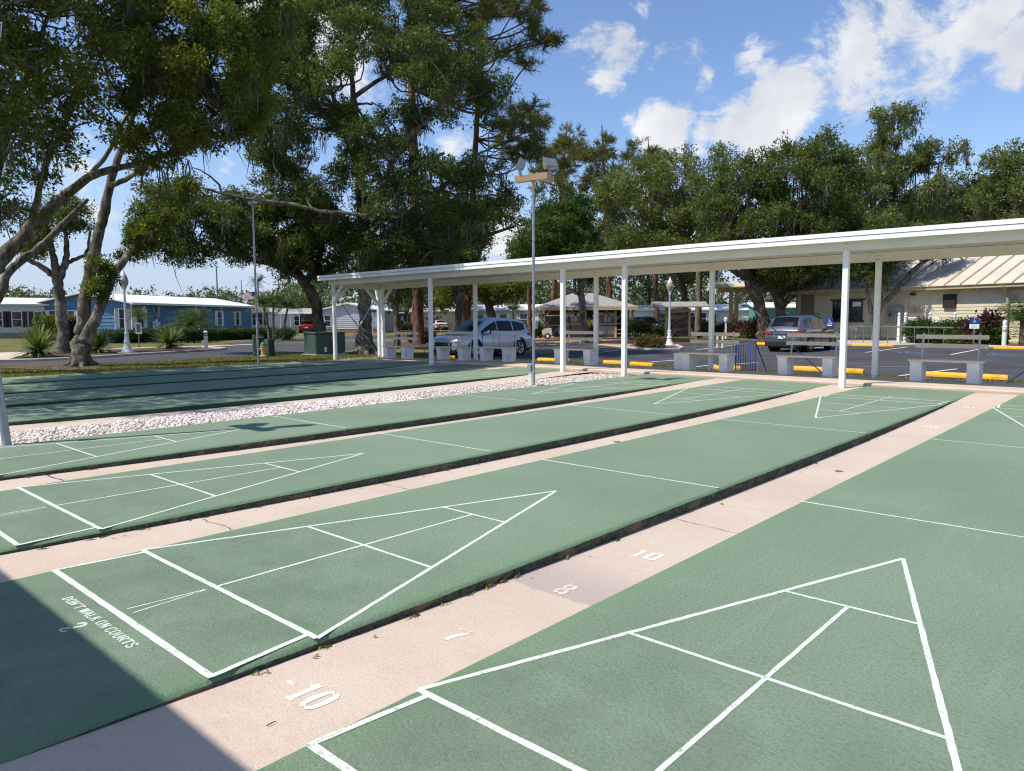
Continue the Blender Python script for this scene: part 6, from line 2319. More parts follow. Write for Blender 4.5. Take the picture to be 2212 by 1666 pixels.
def clubhouse():
    A, B = np.array([-18.1, 51.6]), np.array([-3.7, 46.1])
    u = (B - A) / np.linalg.norm(B - A)
    zg = -.27
    o = empty('clubhouse', (A[0], A[1], zg), math.atan2(u[1], u[0]), 'long cream clubhouse with ribbed beige metal roof behind the car park', 'building')
    ux, uy = np.array([*u, 0]), np.array([-u[1], u[0], 0])
    org = np.array([A[0], A[1], zg])

    def W(p, y=0.0):
        d = ray(*p)
        t = (np.dot(org - CAM, uy) + y) / np.dot(d, uy)
        q = CAM + d * t - org
        return float(np.dot(q, ux)), float(q[2])
    ln, dep, ev, pk = 36.0, 14.0, 3.35, 7.2
    MB().box(0.0, ln, 0.03, dep, 0, ev).build('wall', M_CLUB, o)
    siding(o, 0, ln, .12, ev - .02, .028, .20, M_CLUB, lap=.034)
    MB().box(-.05, ln, -.05, .027, 0, .12).build('base_board', M_CLUBTRIM, o)
    MB().box(-.09, .0, -.05, .12, 0, ev).build('corner_board', M_CLUBTRIM, o)
    MB().box(-.9, ln + .4, -.62, -.58, ev - .15, ev + .06).build('fascia_board', M_CLUBTRIM, o)
    MB().box(-.88, ln, -.58, .03, ev - .03, ev).build('soffit', M_CLUBTRIM, o)
    # roof: panels between raised ribs
    k = (pk - ev) / (dep / 2)
    y0, z0 = -.7, ev + .05 - .0
    n = 38
    w = (ln + 1.3) / n
    for i in range(n):
        a = -.95 + i * w
        MB().hexa([(a, y0, z0), (a + w - .01, y0, z0), (a + w - .01, dep / 2, pk), (a, dep / 2, pk)], [(a, y0, z0 + .04), (a + w - .01, y0, z0 + .04), (a + w - .01, dep / 2, pk + .04), (a, dep / 2, pk + .04)]).build('roof_panel', M_CROOF, o)
        MB().hexa([(a - .05, y0 - .02, z0 + .041), (a + .05, y0 - .02, z0 + .041), (a + .05, dep / 2, pk + .041), (a - .05, dep / 2, pk + .041)],
                  [(a - .03, y0 - .02, z0 + .12), (a + .03, y0 - .02, z0 + .12), (a + .03, dep / 2, pk + .12), (a - .03, dep / 2, pk + .12)]).build('roof_rib', M_CRIB, o)
    MB().hexa([(-.95, dep + .7, z0), (ln + .35, dep + .7, z0), (ln + .35, dep / 2, pk), (-.95, dep / 2, pk)], [(-.95, dep + .7, z0 + .04), (ln + .35, dep + .7, z0 + .04), (ln + .35, dep / 2 + .01, pk + .04), (-.95, dep / 2 + .01, pk + .04)]).build('rear_roof', M_CROOF, o)
    MB().prism([(0.05, ev + .002), (dep - .05, ev + .002), (dep / 2, pk - .05)], 0, 0.0, .2).build('gable_wall', M_CLUB, o)
    # recessed dark panel at the left end
    x0, z1 = W(S5(255, 728))
    x1, _ = W(S5(365, 728))
    MB().box(x0, x1, -.07, -.002, .1, ev - .2).build('door_panel', pm('weathered_board', srgb(132, 114, 88), .8, .12, 4), o)
    # window with a brown head board and sill
    x0, z1 = W(S5(540, 785))
    x1, z0_ = W(S5(780, 935))
    window(o, x0, (x0 + x1) / 2 - .05, z0_, z1, -.03, M_BROWN, mull=False, glass=M_GLASSD)
    window(o, (x0 + x1) / 2 + .05, x1, z0_, z1, -.03, M_BROWN, mull=False, glass=M_GLASS)
    MB().box(x0 - .25, x1 + .25, -.12, -.002, z1 + .10, z1 + .2).build('window_head', M_BROWN, o)
    MB().box(x0 - .2, x1 + .2, -.14, -.002, z0_ - .18, z0_ - .08).build('window_sill', M_BROWN, o)
    xp, zp = W(S5(745, 800))
    MB().box(xp - .35, xp + .35, -.055, -.045, zp - .16, zp + .16).build('paper_notice', M_SIGNWHITE, o)
    # electrical cabinet, meter, vents, lamp, speaker, downspout
    x0, z1 = W(S5(1030, 828))
    x1, z0_ = W(S5(1150, 955))
    MB().bbox(x0, x1, -.32, -.002, z0_, z1, .02).build('electrical_cabinet', pm('cabinet_grey', srgb(150, 154, 156), .5, .06, 4), o)
    MB().bbox(x0 + .05, x0 + .8, -.48, -.33, z0_ - .1, z0_ + .55, .02).build('meter_box', M_GALV, o)
    MB().lathe([(.09, 0), (.09, .08), (.07, .12)], n=12).build('meter', M_GLASS, o, smooth=True, loc=(x0 + .4, -.48, z0_ + .42), rot=(math.pi / 2, 0, 0))
    for a in (1235, 1293):
        x, z = W(S5(a, 852))
        MB().box(x - .2, x + .2, -.06, -.002, z - .18, z + .18).build('wall_vent', M_CLUBTRIM, o)
    x, z = W(S5(1247, 720))
    mb = MB()
    mb.lathe([(.05, -.05), (.16, -.02), (.15, .1), (.05, .14)], n=12)
    mb.build('security_lamp', pm('black_lamp', srgb(34, 34, 36), .5, .1, 8), o, smooth=True, loc=(x, -.2, z))
    MB().tube([(x - .2, -.03, z), (x - .38, -.03, z - .1), (x - .38, -.03, z - 1.2)], .02, 6).build('conduit', M_CLUBTRIM, o)
    x, z = W(S5(1563, 775))
    MB().box(x - .38, x + .38, -.16, -.002, z - .42, z + .42).build('loudspeaker', pm('brown_black', srgb(44, 38, 36), .7, .1, 6), o)
    x, z = W(S5(2085, 690))
    MB().tube([(x, -.6, ev - .02), (x, -.4, ev - .35), (x, -.14, ev - .6), (x, -.14, 0.1)], .085, 8).build('downspout', M_CLUBTRIM, o)
    return W, org, ux, uy


CW, C_ORG, C_UX, C_UY = clubhouse()


def club_spot(p, off):
    """ground point in front of the clubhouse wall, off metres away from it, below a photo point"""
    d = ray(*p)
    t = (np.dot(C_ORG - CAM, C_UY) - off) / np.dot(d, C_UY)
    q = CAM + d * t
    return np.array([q[0], q[1], float(gz(q[0], q[1]))])


CRZ = math.atan2(C_UX[1], C_UX[0])

# lattice screens and white pickets round the bushes, bushes, rail
for i, (a, b, lab) in enumerate(((1190, 1260, 'white lattice panel below the round bush by the cabinet'), (1395, 1465, 'white lattice panel between the two round bushes'))):
    p, q = club_spot(S5(a, 1000), 2.0), club_spot(S5(b, 1000), 2.0)
    w_ = np.linalg.norm(q - p)
    o = empty('lattice_panel', p, CRZ, lab, 'lattice', 'white lattice panels at the clubhouse')
    n = 7
    h = 1.5
    MB().box(0, w_, -.02, .02, h, h + .06).build('rail', M_TRIMW, o)
    MB().box(0, w_, -.02, .02, 0.0, .06).build('rail', M_TRIMW, o)
    mb = MB()
    s = w_ / 4
    x = -h
    while x < w_:
        for sg in (1, -1):
            pts = []
            x0_, x1_ = x, x + h
            za, zb = (.06, h) if sg > 0 else (h, .06)
            t0, t1 = max(0, -x0_ / h), min(1, (w_ - x0_) / h)
            if t1 - t0 > .05:
                mb.bar((x0_ + h * t0, sg * .012, za + (zb - za) * t0), (x0_ + h * t1, sg * .012, za + (zb - za) * t1), .02, .05, up=(0, 1, 0))
        x += s
    tag(mb.build('lattice_strips', M_TRIMW, o), kind='stuff')
for i, (a, b, lab) in enumerate(((1108, 900, 'white capped picket post nearest the electrical cabinet'), (1165, 895, 'white capped picket post beside the round bush'), (1380, 890, 'white capped picket post over the first round bush'), (1600, 885, 'white capped picket post between the round bushes and the sign'))):
    p = club_spot(S5(a, 1000), 2.05)
    _, zt = CW(S5(a, b), -2.05)
    mb = MB()
    mb.box(-.07, .07, -.07, .07, 0, 1.55)
    mb.lathe([(.10, 1.551), (.10, 1.60), (.04, 1.63), (.09, 1.70), (.09, 1.76), (.03, 1.84)], n=10)
    tag(mb.build('picket_post', M_TRIMW, loc=p), lab, 'post', 'white pickets at the clubhouse')
for i, (a, r, h, lab) in enumerate(((1310, .82, 1.3, 'round clipped dark bush below the clubhouse vents'), (1540, .75, 1.2, 'second round dark bush below the loudspeaker'), (1690, .6, 1.3, 'dark bush behind the blue parking sign'))):
    p = club_spot(S5(a, 1000), 2.9)
    o = empty('round_bush', p, 0, lab, 'bush', 'clipped bushes at the clubhouse')
    rng = np.random.default_rng(400 + i)
    V, F, R_ = leaves([(unit(rng.normal(size=3)) * np.array([r, r, h * .48]) * rng.uniform(.85, 1) + np.array([0, 0, h * .52]), (.16, .16, .16)) for _ in range(120)], 9000, .12, .07, rng)
    link('foliage', np_mesh('foliage', V, F, L_HEDGE, {'rnd': R_}), o)
    MB().lathe([(.2, 0), (r * .8, h * .25), (r * .86, h * .5), (r * .7, h * .8), (.1, h * .93)], n=14).build('dark_core', pm('hedge_core_shade', (0.012, 0.018, 0.008), .95, .4, 9), o, smooth=True)  # near-black filler body, coloured as the shade between the leaves
for i, (a, lm, lab, r, h) in enumerate(((1890, L_RED, 'red ti plant in front of the clubhouse downspout', .5, 1.7), (1680, L_OAKY, 'yellow-green shrub at the foot of the parking sign', .7, .55), (1850, L_CROTON, 'mixed croton bed at the clubhouse corner', .9, .9), (1760, L_RED, 'low magenta plant behind the parking sign', .45, 1.0), (1960, L_HEDGE, 'green shrub beside the sunlit patch of clubhouse wall', .6, .9))):
    p = club_spot(S5(a, 1000), 3.6)
    q = at_dist(*S5(a, 1000), hdist(p))
    shrub('bed_plant', lab, (S5(a, 1000)[0], 700), r, h, 420 + i, 2600, .2, lm, 'plants in the clubhouse bed', d=hdist(p))
# long hand rail
p0, p1 = club_spot(S5(545, 1000), 4.2), club_spot(S5(1590, 1000), 6.0)
d_ = p1 - p0
L_ = math.hypot(d_[0], d_[1])
o = empty('hand_rail', p0, math.atan2(d_[1], d_[0]), 'low grey metal rail along the walk in front of the clubhouse', 'rail')
MB().tube([(0, 0, 0), (.05, 0, .8), (.2, 0, .98), (L_ * .45, 0, 1.0)], .024, 8).build('top_rail', M_IRON, o, smooth=True)
MB().tube([(L_ * .46, 0, 1.0), (L_, 0, 1.0)], .04, 8).build('top_rail', M_IRON, o, smooth=True)
for i in range(9):
    x = L_ * (i + .6) / 9.2
    MB().tube([(x, 0, 0), (x, 0, .98)], .02, 6).build('rail_post', M_IRON, o)
MB().tube([(.1, 0, .45), (L_ * .98, 0, .45)], .012, 6).build('lower_rail', M_IRON, o)


def wheelchair(mb, s, y, z0):
    """white access symbol on a plate in the xz plane"""
    def bar(x0, za, x1, zb, w=.10):
        mb.bar((x0 * s, y, z0 + za * s), (x1 * s, y, z0 + zb * s), w * s, .004, up=(0, 1, 0))
    mb.add([(s * (.34 * math.cos(a)), y - .002, z0 + s * (-.18 + .34 * math.sin(a))) for a in np.linspace(2.4, 7.0, 20)] + [(s * (.25 * math.cos(a)), y - .002, z0 + s * (-.18 + .25 * math.sin(a))) for a in np.linspace(2.4, 7.0, 20)],
           [(i, i + 1, 21 + i, 20 + i) for i in range(19)])
    bar(-.12, .5, -.06, .02)
    bar(-.06, .02, .28, .0)
    bar(.28, .0, .42, -.42)
    bar(-.1, .28, .2, .24, .08)
    mb.add([(s * (-.14 + .09 * math.cos(a)), y - .003, z0 + s * (.66 + .09 * math.sin(a))) for a in np.linspace(0, 5.9, 10)], [tuple(range(10))])


def parking_sign(label, px, d, wpl, hpl, top, small=True):
    fr = Frame('parking_sign', px, d, 0, label, 'sign', 'blue accessible parking signs')
    o = fr.o
    MB().box(-.03, .03, -.02, .02, 0, top).build('post', M_IRON, o)
    p = MB().box(-wpl / 2, wpl / 2, -.035, -.021, top - hpl, top).build('blue_plate', M_SIGNBLUE, o)
    mb = MB()
    wheelchair(mb, hpl * .5, -.040, top - hpl * .5)
    mb.build('wheelchair_symbol', M_SIGNWHITE, p, fix=False)
    if small:
        q = MB().box(-wpl / 2, wpl / 2, -.035, -.021, top - hpl - .02 - hpl * .8, top - hpl - .02).build('white_plate', M_SIGNWHITE, o)
        mb = MB()
        for i in range(3):
            mb.box(-wpl * .3, wpl * (.3 - .1 * (i % 2)), -.038, -.0355, top - hpl * 1.25 - i * hpl * .2, top - hpl * 1.2 - i * hpl * .2)
        mb.build('print_lines', pm('print_grey', srgb(110, 114, 120), .6, .1, 9), q)
    else:
        MB().box(-wpl * .4, wpl * .4, -.0385, -.0355, top - hpl * .93, top - hpl * .82).build('print_line', M_SIGNWHITE, p)


parking_sign('blue wheelchair parking sign on a post beside the grey hatchback', S5(497, 940)[0], 50, .38, .54, 1.55, False)
parking_sign('blue wheelchair parking sign with white plate below, at the clubhouse bed', S5(1775, 900)[0], 44, .42, .28, 1.5, True)

fr = Frame('bollard', S5(2045, 1000)[0], 46.5, 0, 'white round-topped post on the grass near the clubhouse corner', 'bollard')
MB().lathe([(.11, 0), (.11, 1.0), (.12, 1.01), (.12, 1.06), (.09, 1.10), (.10, 1.16), (.10, 1.30), (.06, 1.38), (.01, 1.40)], n=14).build('post', M_TRIMW, fr.o, smooth=True)
MB().lathe([(.114, .78), (.114, .9)], n=14).build('band', pm('tan_band', srgb(190, 160, 110), .6, .1, 5), fr.o)

# ================================================================ pavilion
M_PAV = pm('pavilion_tan_paint', srgb(202, 172, 122), .65, .06, 3)
M_PAVD = pm('pavilion_board', srgb(158, 138, 112), .75, .08, 3)
M_SHINGLE = pm('grey_shingles', srgb(155, 150, 148), .9, .14, 5, bump=.5, bscale=30, coord='Object')
M_CORK = pm('cork', srgb(170, 122, 80), .85, .1, 14)
M_PAPER = pm('paper_sheet', srgb(206, 200, 194), .8, .05, 9)


def pavilion():
    fr = Frame('pavilion', 1268, 60.5, 0.0, 'open tan timber pavilion with grey hipped roof and notice boards', 'pavilion')
    o = fr.o
    ex0, ez = fr.L(*S3(960, 612), -.5)
    ex1, _ = fr.L(*S3(1865, 608), -.5)
    dep = 6.4
    ev = 2.42
    rx0, _ = fr.L(*S3(1285, 505), dep / 2)
    rx1, rz_ = fr.L(*S3(1455, 505), dep / 2)
    pk = 3.62
    e = [(ex0, -.5), (ex1, -.5), (ex1, dep + .5), (ex0, dep + .5)]
    r = [(rx0, dep / 2), (rx1, dep / 2)]
    faces = {'front': [e[0], e[1], r[1], r[0]], 'right': [e[1], e[2], r[1]], 'back': [e[2], e[3], r[0], r[1]], 'left': [e[3], e[0], r[0]]}
    for nm, f in faces.items():
        zs = [ev if p in e else pk for p in f]
        mb = MB()
        n = len(f)
        vs_ = [(p[0], p[1], z) for p, z in zip(f, zs)] + [(p[0], p[1], z + .09) for p, z in zip(f, zs)]
        mb.add(vs_, [tuple(range(n - 1, -1, -1)), tuple(range(n, 2 * n))] + [(i, (i + 1) % n, n + (i + 1) % n, n + i) for i in range(n)])
        mb.build('roof_slope', M_SHINGLE, o)
    MB().box(ex0 + .02, ex1 - .02, -.53, -.503, ev - .20, ev + .08).build('fascia', M_PAV, o)
    MB().box(ex0 - .03, ex0 - .003, -.5, dep + .5, ev - .20, ev + .08).build('fascia', M_PAV, o)
    MB().box(ex1 + .003, ex1 + .03, -.5, dep + .5, ev - .20, ev + .08).build('fascia', M_PAV, o)
    xs_ = [fr.L(*S3(a, 700))[0] for a in (1005, 1360, 1665, 1815)]
    for x in (xs_[0], xs_[2], xs_[3]):
        MB().box(x - .09, x + .09, -.09, .09, 0, ev - .18).build('post', M_PAV, o)
        for sg in (-1, 1):
            if (x == xs_[0] and sg < 0) or (x == xs_[3] and sg > 0):
                continue
            MB().bar((x + sg * .08, 0, ev - .95), (x + sg * .78, 0, ev - .22), .08, .10).build('brace', M_PAV, o)
    for x in (xs_[0], xs_[1], xs_[3]):
        MB().box(x - .09, x + .09, dep - .09, dep + .09, 0, ev - .05).build('post', M_PAV, o)
    MB().box(ex0 + .4, ex1 - .4, -.07, .07, ev - .178, ev - .01).build('front_beam', M_PAV, o)
    MB().box(ex0 + .4, ex1 - .4, dep - .07, dep + .07, ev - .178, ev - .01).build('rear_beam', M_PAV, o)
    # inside: dark board wall with a doorway, notice boards on both sides
    g0, g1 = fr.L(*S3(1250, 700), .5)[0], fr.L(*S3(1370, 700), .5)[0]
    MB().box(xs_[0] + .2, xs_[3] - .5, 3.2, 3.3, 0, ev - .1).build('rear_wall', pm('pavilion_inside', srgb(84, 74, 66), .85, .15, 2), o)
    for (a, b) in ((1225, 1365), (1510, 1668)):
        x0, z1 = fr.L(*S3(a, 652), .3)
        x1, z0 = fr.L(*S3(b, 742), .3)
        bd = MB().box(x0, x1, .28, .36, z0, z1).build('notice_board', M_PAVD, o)
        MB().box(x0 - .04, x1 + .04, .2, .4, z0 - .22, z0 - .02).build('shelf', M_PAV, o)
        MB().box(x0, x1, .34, .42, .05, z0 - .24).build('lower_panel', M_PAVD, o)
        rnd = random.Random(a)
        w_ = x1 - x0
        for (fx, fz, fw, fh, mt) in ((.12, .1, .2, .6, M_CORK), (.36, .55, .16, .3, M_PAPER), (.55, .12, .16, .5, M_PAPER), (.75, .1, .2, .4, M_CORK), (.72, .6, .24, .3, M_PAPER), (.05, .76, .26, .16, M_PAPER), (.36, .12, .12, .36, M_PAPER), (.56, .68, .11, .22, pm('dark_poster', srgb(40, 52, 66), .7, .1, 8))):
            X, Z = x0 + fx * w_, z0 + fz * (z1 - z0)
            MB().box(X, X + fw * w_, .268, .279, Z, Z + fh * (z1 - z0)).build('notice', mt, bd)
    # lower white cupboards and the open rails at the right bay
    x0, z1 = fr.L(*S3(1510, 775), .2)
    x1, z0 = fr.L(*S3(1588, 845), .2)
    x2, _ = fr.L(*S3(1660, 845), .2)
    for a, b in ((x0, x1 - .03), (x1 + .03, x2)):
        MB().box(a, b, .12, .33, z0, z1).build('cupboard_door', pm('cupboard_paint', srgb(186, 178, 166), .6, .05, 3), o)
    for i, zz in enumerate((.28, .62, 1.1)):
        MB().box(xs_[2] + .1, xs_[3] - .1, -.04, .04, zz, zz + .08).build('rail', M_PAV, o)
    MB().box(xs_[0] + .1, g0, -.04, .04, .98, 1.05).build('rail', M_PAV, o)
    MB().box(ex0 + .3, ex1 - .3, -.3, dep + .3, -.06, .02).build('floor_slab', M_CONC, o)


pavilion()


# ================================================================ gateway pillars, lamps, signs, utilities
def pillar():
    fr = Frame('gateway_pillar', 1481, 58, .2, 'stone-panelled tan pillar with a small roof behind the white lamp post', 'pillar')
    o = fr.o
    MB().box(-1.55, -1.37, -.1, .1, 0, 2.45).build('post', M_PAV, o)
    MB().box(.18, .36, -.1, .1, 0, 2.3).build('post', M_PAV, o)
    st = MB().box(-1.30, .16, -.05, .25, .25, 1.95).build('stone_panel', pm('mortar', srgb(120, 106, 94), .9, .1, 6), o)
    rnd = random.Random(6)
    mt = [pm('field_stone_%d' % i, c, .9, .2, 6, bump=.4) for i, c in enumerate((srgb(96, 70, 58), srgb(126, 96, 78), srgb(84, 66, 60), srgb(150, 122, 98)))]
    z = .27
    while z < 1.85:
        h = rnd.uniform(.13, .2)
        x = -1.28
        while x < .05:
            w = min(rnd.uniform(.2, .45), .14 - x)
            MB().bbox(x, x + w - .02, -.085, -.049, z, z + h - .02, .008).build('stone', rnd.choice(mt), st)
            x += w
        z += h
    MB().box(-1.34, .3, -.05, .2, 2.0, 2.3).build('name_board', M_PAV, o)
    for s_ in (-1, 1):
        MB().hexa([(-2.6, s_ * 1.0, 2.35), (1.5, s_ * 1.0, 2.35), (1.5, 0, 2.72), (-2.6, 0, 2.72)], [(-2.6, s_ * 1.0, 2.43), (1.5, s_ * 1.0, 2.43), (1.5, 0, 2.80), (-2.6, 0, 2.80)]).build('roof', M_SHINGLE, o)
    MB().prism([(-1.0, 2.33), (1.0, 2.33), (0, 2.70)], 0, -2.63, -2.601).build('gable_board', M_PAV, o)


pillar()
fr = Frame('gateway_column', S4(1160, 700)[0], 62, .0, 'tall tan column of the gateway with a beam and roof, under the oak', 'gateway')
o = fr.o
for x in (-.42, -.02):
    MB().box(x, x + .34, -.2, .2, 0, 3.55).build('column', M_PAV, o)
MB().box(-1.3, 9.0, -.2, .2, 3.56, 3.9).build('beam', M_PAV, o)
MB().box(8.2, 8.6, -.2, .2, 0, 3.55).build('column', M_PAV, o)
for s_ in (-1, 1):
    MB().hexa([(-1.6, s_ * 1.2, 3.92), (9.6, s_ * 1.2, 3.92), (9.6, 0, 4.30), (-1.6, 0, 4.30)], [(-1.6, s_ * 1.2, 4.0), (9.6, s_ * 1.2, 4.0), (9.6, 0, 4.38), (-1.6, 0, 4.38)]).build('roof', M_CROOF, o)
fr = Frame('lantern_post', S4(1088, 800)[0], 57, 0, 'short white post with a lantern beside the gateway column', 'lantern')
MB().box(-.06, .06, -.06, .06, 0, 1.25).build('post', M_TRIMW, fr.o)
MB().lathe([(.12, 1.251), (.14, 1.3), (.14, 1.5), (.05, 1.6)], n=10).build('lantern', M_TRIMW, fr.o, smooth=True)
fr = Frame('white_post', S4(1035, 900)[0], 40, 0, 'pair of short white pipes behind the back of the fifth bench', 'post')
for x in (-.1, .16):
    MB().tube([(x, 0, 0), (x, 0, .75)], .05, 8).build('pipe', M_TRIMW, fr.o, smooth=True)


M_GLOBE = pm('frosted_globe', srgb(200, 200, 196), .25, .05, 5, spec=.6)
M_GLOBEB = pm('amber_globe', srgb(176, 158, 128), .22, .1, 5, spec=.6)


def lamp_post(label, px, d, gm, h=3.55):
    fr = Frame('lamp_post', px, d, 0, label, 'lamp post', 'white old-fashioned lamp posts')
    o = fr.o
    k = h / 3.4
    MB().box(-.36, .36, -.36, .36, -.05, .08).build('footing', M_CONC, o)
    MB().lathe([(.24 * k, .081), (.21 * k, .16), (.12 * k, .36), (.105 * k, .45), (.13 * k, .48), (.12 * k, .53), (.10 * k, .58), (.085 * k, .82), (.105 * k, .85), (.075 * k, .90)], n=14).build('base', M_TRIMW, o, smooth=True)
    MB().lathe([(.055 * k, .901), (.042 * k, 2.60 * k), (.065 * k, 2.63 * k), (.05 * k, 2.68 * k), (.09 * k, 2.75 * k), (.11 * k, 2.80 * k)], n=12).build('shaft', M_TRIMW, o, smooth=True)
    MB().lathe([(.10 * k, 2.801 * k), (.155 * k, 2.9 * k), (.185 * k, 3.04 * k), (.165 * k, 3.16 * k), (.12 * k, 3.23 * k)], n=16).build('globe', gm, o, smooth=True)
    MB().lathe([(.135 * k, 3.231 * k), (.12 * k, 3.28 * k), (.05 * k, 3.38 * k), (.03 * k, 3.46 * k), (.005, 3.52 * k)], n=12).build('finial', M_TRIMW, o, smooth=True)


lamp_post('white lamp post with acorn globe in the mulch before the blue house', S1(1110, 700)[0], 34.6, M_GLOBE, 3.35)
lamp_post('white lamp post with amber globe on the island right of the pavilion', S3(2140, 700)[0], 42.5, M_GLOBEB, 3.75)


def stop_sign():
    fr = Frame('stop_sign', S2(1892, 775)[0], 88, 0, 'red stop sign on a white post beyond the nose of the silver car', 'sign')
    o = fr.o
    _, zc = fr.L(*S2(1892, 775))
    R = .34
    MB().box(-.05, .05, .0, .05, 0, zc).build('post', M_TRIMW, o)
    oc = lambda r: [(r * math.cos(math.pi / 8 + i * math.pi / 4), zc + r * math.sin(math.pi / 8 + i * math.pi / 4)) for i in range(8)]
    b = MB().prism(oc(R), 1, -.012, -.002).build('border', M_SIGNWHITE, o)
    p = MB().prism(oc(R * .92), 1, -.020, -.0125).build('red_plate', pm('sign_red', srgb(176, 30, 34), .45, .06, 5), o)
    tx = stroke_text('STOP', .115, .19, .036, .032, 0, gap=.14)
    tx.build('lettering', M_SIGNWHITE, p, loc=(0, -.022, zc), rot=(math.pi / 2, 0, 0), fix=False)


stop_sign()
fr = Frame('street_sign', S2(1290, 700)[0], 72, 0, 'green street name sign on a white post before the pale grey house', 'sign')
MB().box(-.05, .05, -.05, .05, 0, 2.2).build('post', M_TRIMW, fr.o)
MB().box(-.75, .75, -.02, .02, 2.22, 2.5).build('name_plate', pm('sign_green', srgb(40, 120, 90), .5, .1, 4), fr.o)
MB().box(-.02, .02, -.7, .7, 2.52, 2.78).build('name_plate', pm('sign_green', srgb(40, 120, 90), .5, .1, 4), fr.o)
fr = Frame('yard_sign', S1(1218, 850)[0], 42, 0, 'small framed sign on a thin stake in front of the hedge', 'sign')
MB().box(-.03, .03, -.02, .02, 0, 1.25).build('stake', M_IRON, fr.o)
MB().box(-.14, .14, -.035, -.021, .72, 1.28).build('panel', M_SIGNWHITE, fr.o)
MB().box(-.09, .09, -.042, -.036, .8, 1.2).build('print_area', pm('print_grey', srgb(110, 114, 120), .6, .1, 9), fr.o)
fr = Frame('marker_post', S1(1808, 900)[0], 39, 0, 'short white marker post with red and black bands at the kerb end', 'post')
MB().box(-.09, .09, -.09, .09, 0, .84).build('post', M_TRIMW, fr.o)
MB().lathe([(.10, .841), (.10, .86), (.03, .90)], n=8).build('cap', M_TRIMW, fr.o)
MB().box(-.093, .093, -.093, .093, .66, .71).build('band', pm('band_red', srgb(170, 60, 40), .6, .1, 5), fr.o)
MB().box(-.093, .093, -.093, .093, .74, .78).build('band', pm('band_black', srgb(40, 40, 40), .6, .1, 5), fr.o)
MB().box(-.20, -.092, -.05, .05, .3, .42).build('outlet_box', M_TRIMW, fr.o)

# green transformer, telecom pedestals, hydrant, meter box
M_UTIL = pm('utility_green', srgb(62, 86, 72), .55, .07, 3, dirt=.2, dirt_col=srgb(70, 76, 60))
M_UTILD = pm('pedestal_green', srgb(44, 62, 46), .6, .08, 3)
fr = Frame('utility_box', S2(930, 900)[0], 30.6, .55, 'large dark green transformer box on the grass behind the end post', 'utility box')
o = fr.o
MB().box(-.82, .70, -.1, 1.0, -.02, .06).build('pad', M_CONC, o)
MB().bbox(-.74, .62, -.02, .92, .061, .88, .03).build('cabinet', M_UTIL, o)
MB().bbox(-.77, .65, -.05, .95, .881, .935, .02).build('lid', M_UTIL, o)
MB().box(-.062, -.056 + .0, -.026, -.0205, .08, .87).build('door_seam', M_DARK, o)
MB().box(-.36, -.26, -.028, -.0205, .14, .34).build('white_label', M_SIGNWHITE, o)
MB().box(.0, .05, -.045, -.0205, .42, .56).build('handle', M_UTILD, o)
fr = Frame('louvred_cabinet', S2(288, 950)[0], 30, .2, 'narrow louvred dark green cabinet behind the thin pole', 'utility box')
o = fr.o
MB().bbox(-.2, .2, -.02, .3, 0, .82, .02).build('cabinet', M_UTILD, o)
for i in range(7):
    MB().hexa([(-.17, -.075, .1 + i * .1), (.17, -.075, .1 + i * .1), (.17, -.021, .1 + i * .1), (-.17, -.021, .1 + i * .1)], [(-.17, -.03, .155 + i * .1), (.17, -.03, .155 + i * .1), (.17, -.021, .155 + i * .1), (-.17, -.021, .155 + i * .1)]).build('louvre', M_UTIL, o)
fr = Frame('telecom_pedestal', S2(390, 950)[0], 29.6, .3, 'slim dark green telecom pedestal beside the hydrant', 'utility box')
MB().hexa([(-.11, -.1, 0), (.11, -.1, 0), (.11, .1, 0), (-.11, .1, 0)], [(-.12, -.11, .62), (.10, -.11, .62), (.10, .09, .62), (-.12, .09, .62)]).build('cabinet', M_UTILD, fr.o)
MB().hexa([(-.13, -.12, .621), (.11, -.12, .621), (.11, .10, .621), (-.13, .10, .621)], [(-.11, -.1, .68), (.09, -.1, .68), (.09, .08, .68), (-.11, .08, .68)]).build('cap', M_UTILD, fr.o)
fr = Frame('fire_hydrant', S2(324, 980)[0], 29.3, .0, 'yellow fire hydrant with green top on the lawn strip', 'hydrant')
o = fr.o
M_HYD = pm('hydrant_yellow', srgb(188, 164, 104), .55, .08, 5)
MB().lathe([(.15, -.02), (.15, .05), (.105, .07), (.10, .36), (.12, .38), (.12, .42)], n=14).build('barrel', M_HYD, o, smooth=True)
MB().lathe([(.12, .421), (.11, .48), (.07, .54), (.03, .56), (.03, .60), (.0, .61)], n=14).build('bonnet', pm('hydrant_green', srgb(52, 116, 62), .5, .08, 5), o, smooth=True)
for s_, nm in ((-1, 'hose_nozzle'), (1, 'hose_nozzle')):
    MB().tube([(s_ * .08, 0, .30), (s_ * .17, 0, .30)], .045, 10).build(nm, M_HYD, o, smooth=True)
MB().tube([(0, -.08, .28), (0, -.17, .28)], .058, 12).build('pumper_nozzle', M_HYD, o, smooth=True)

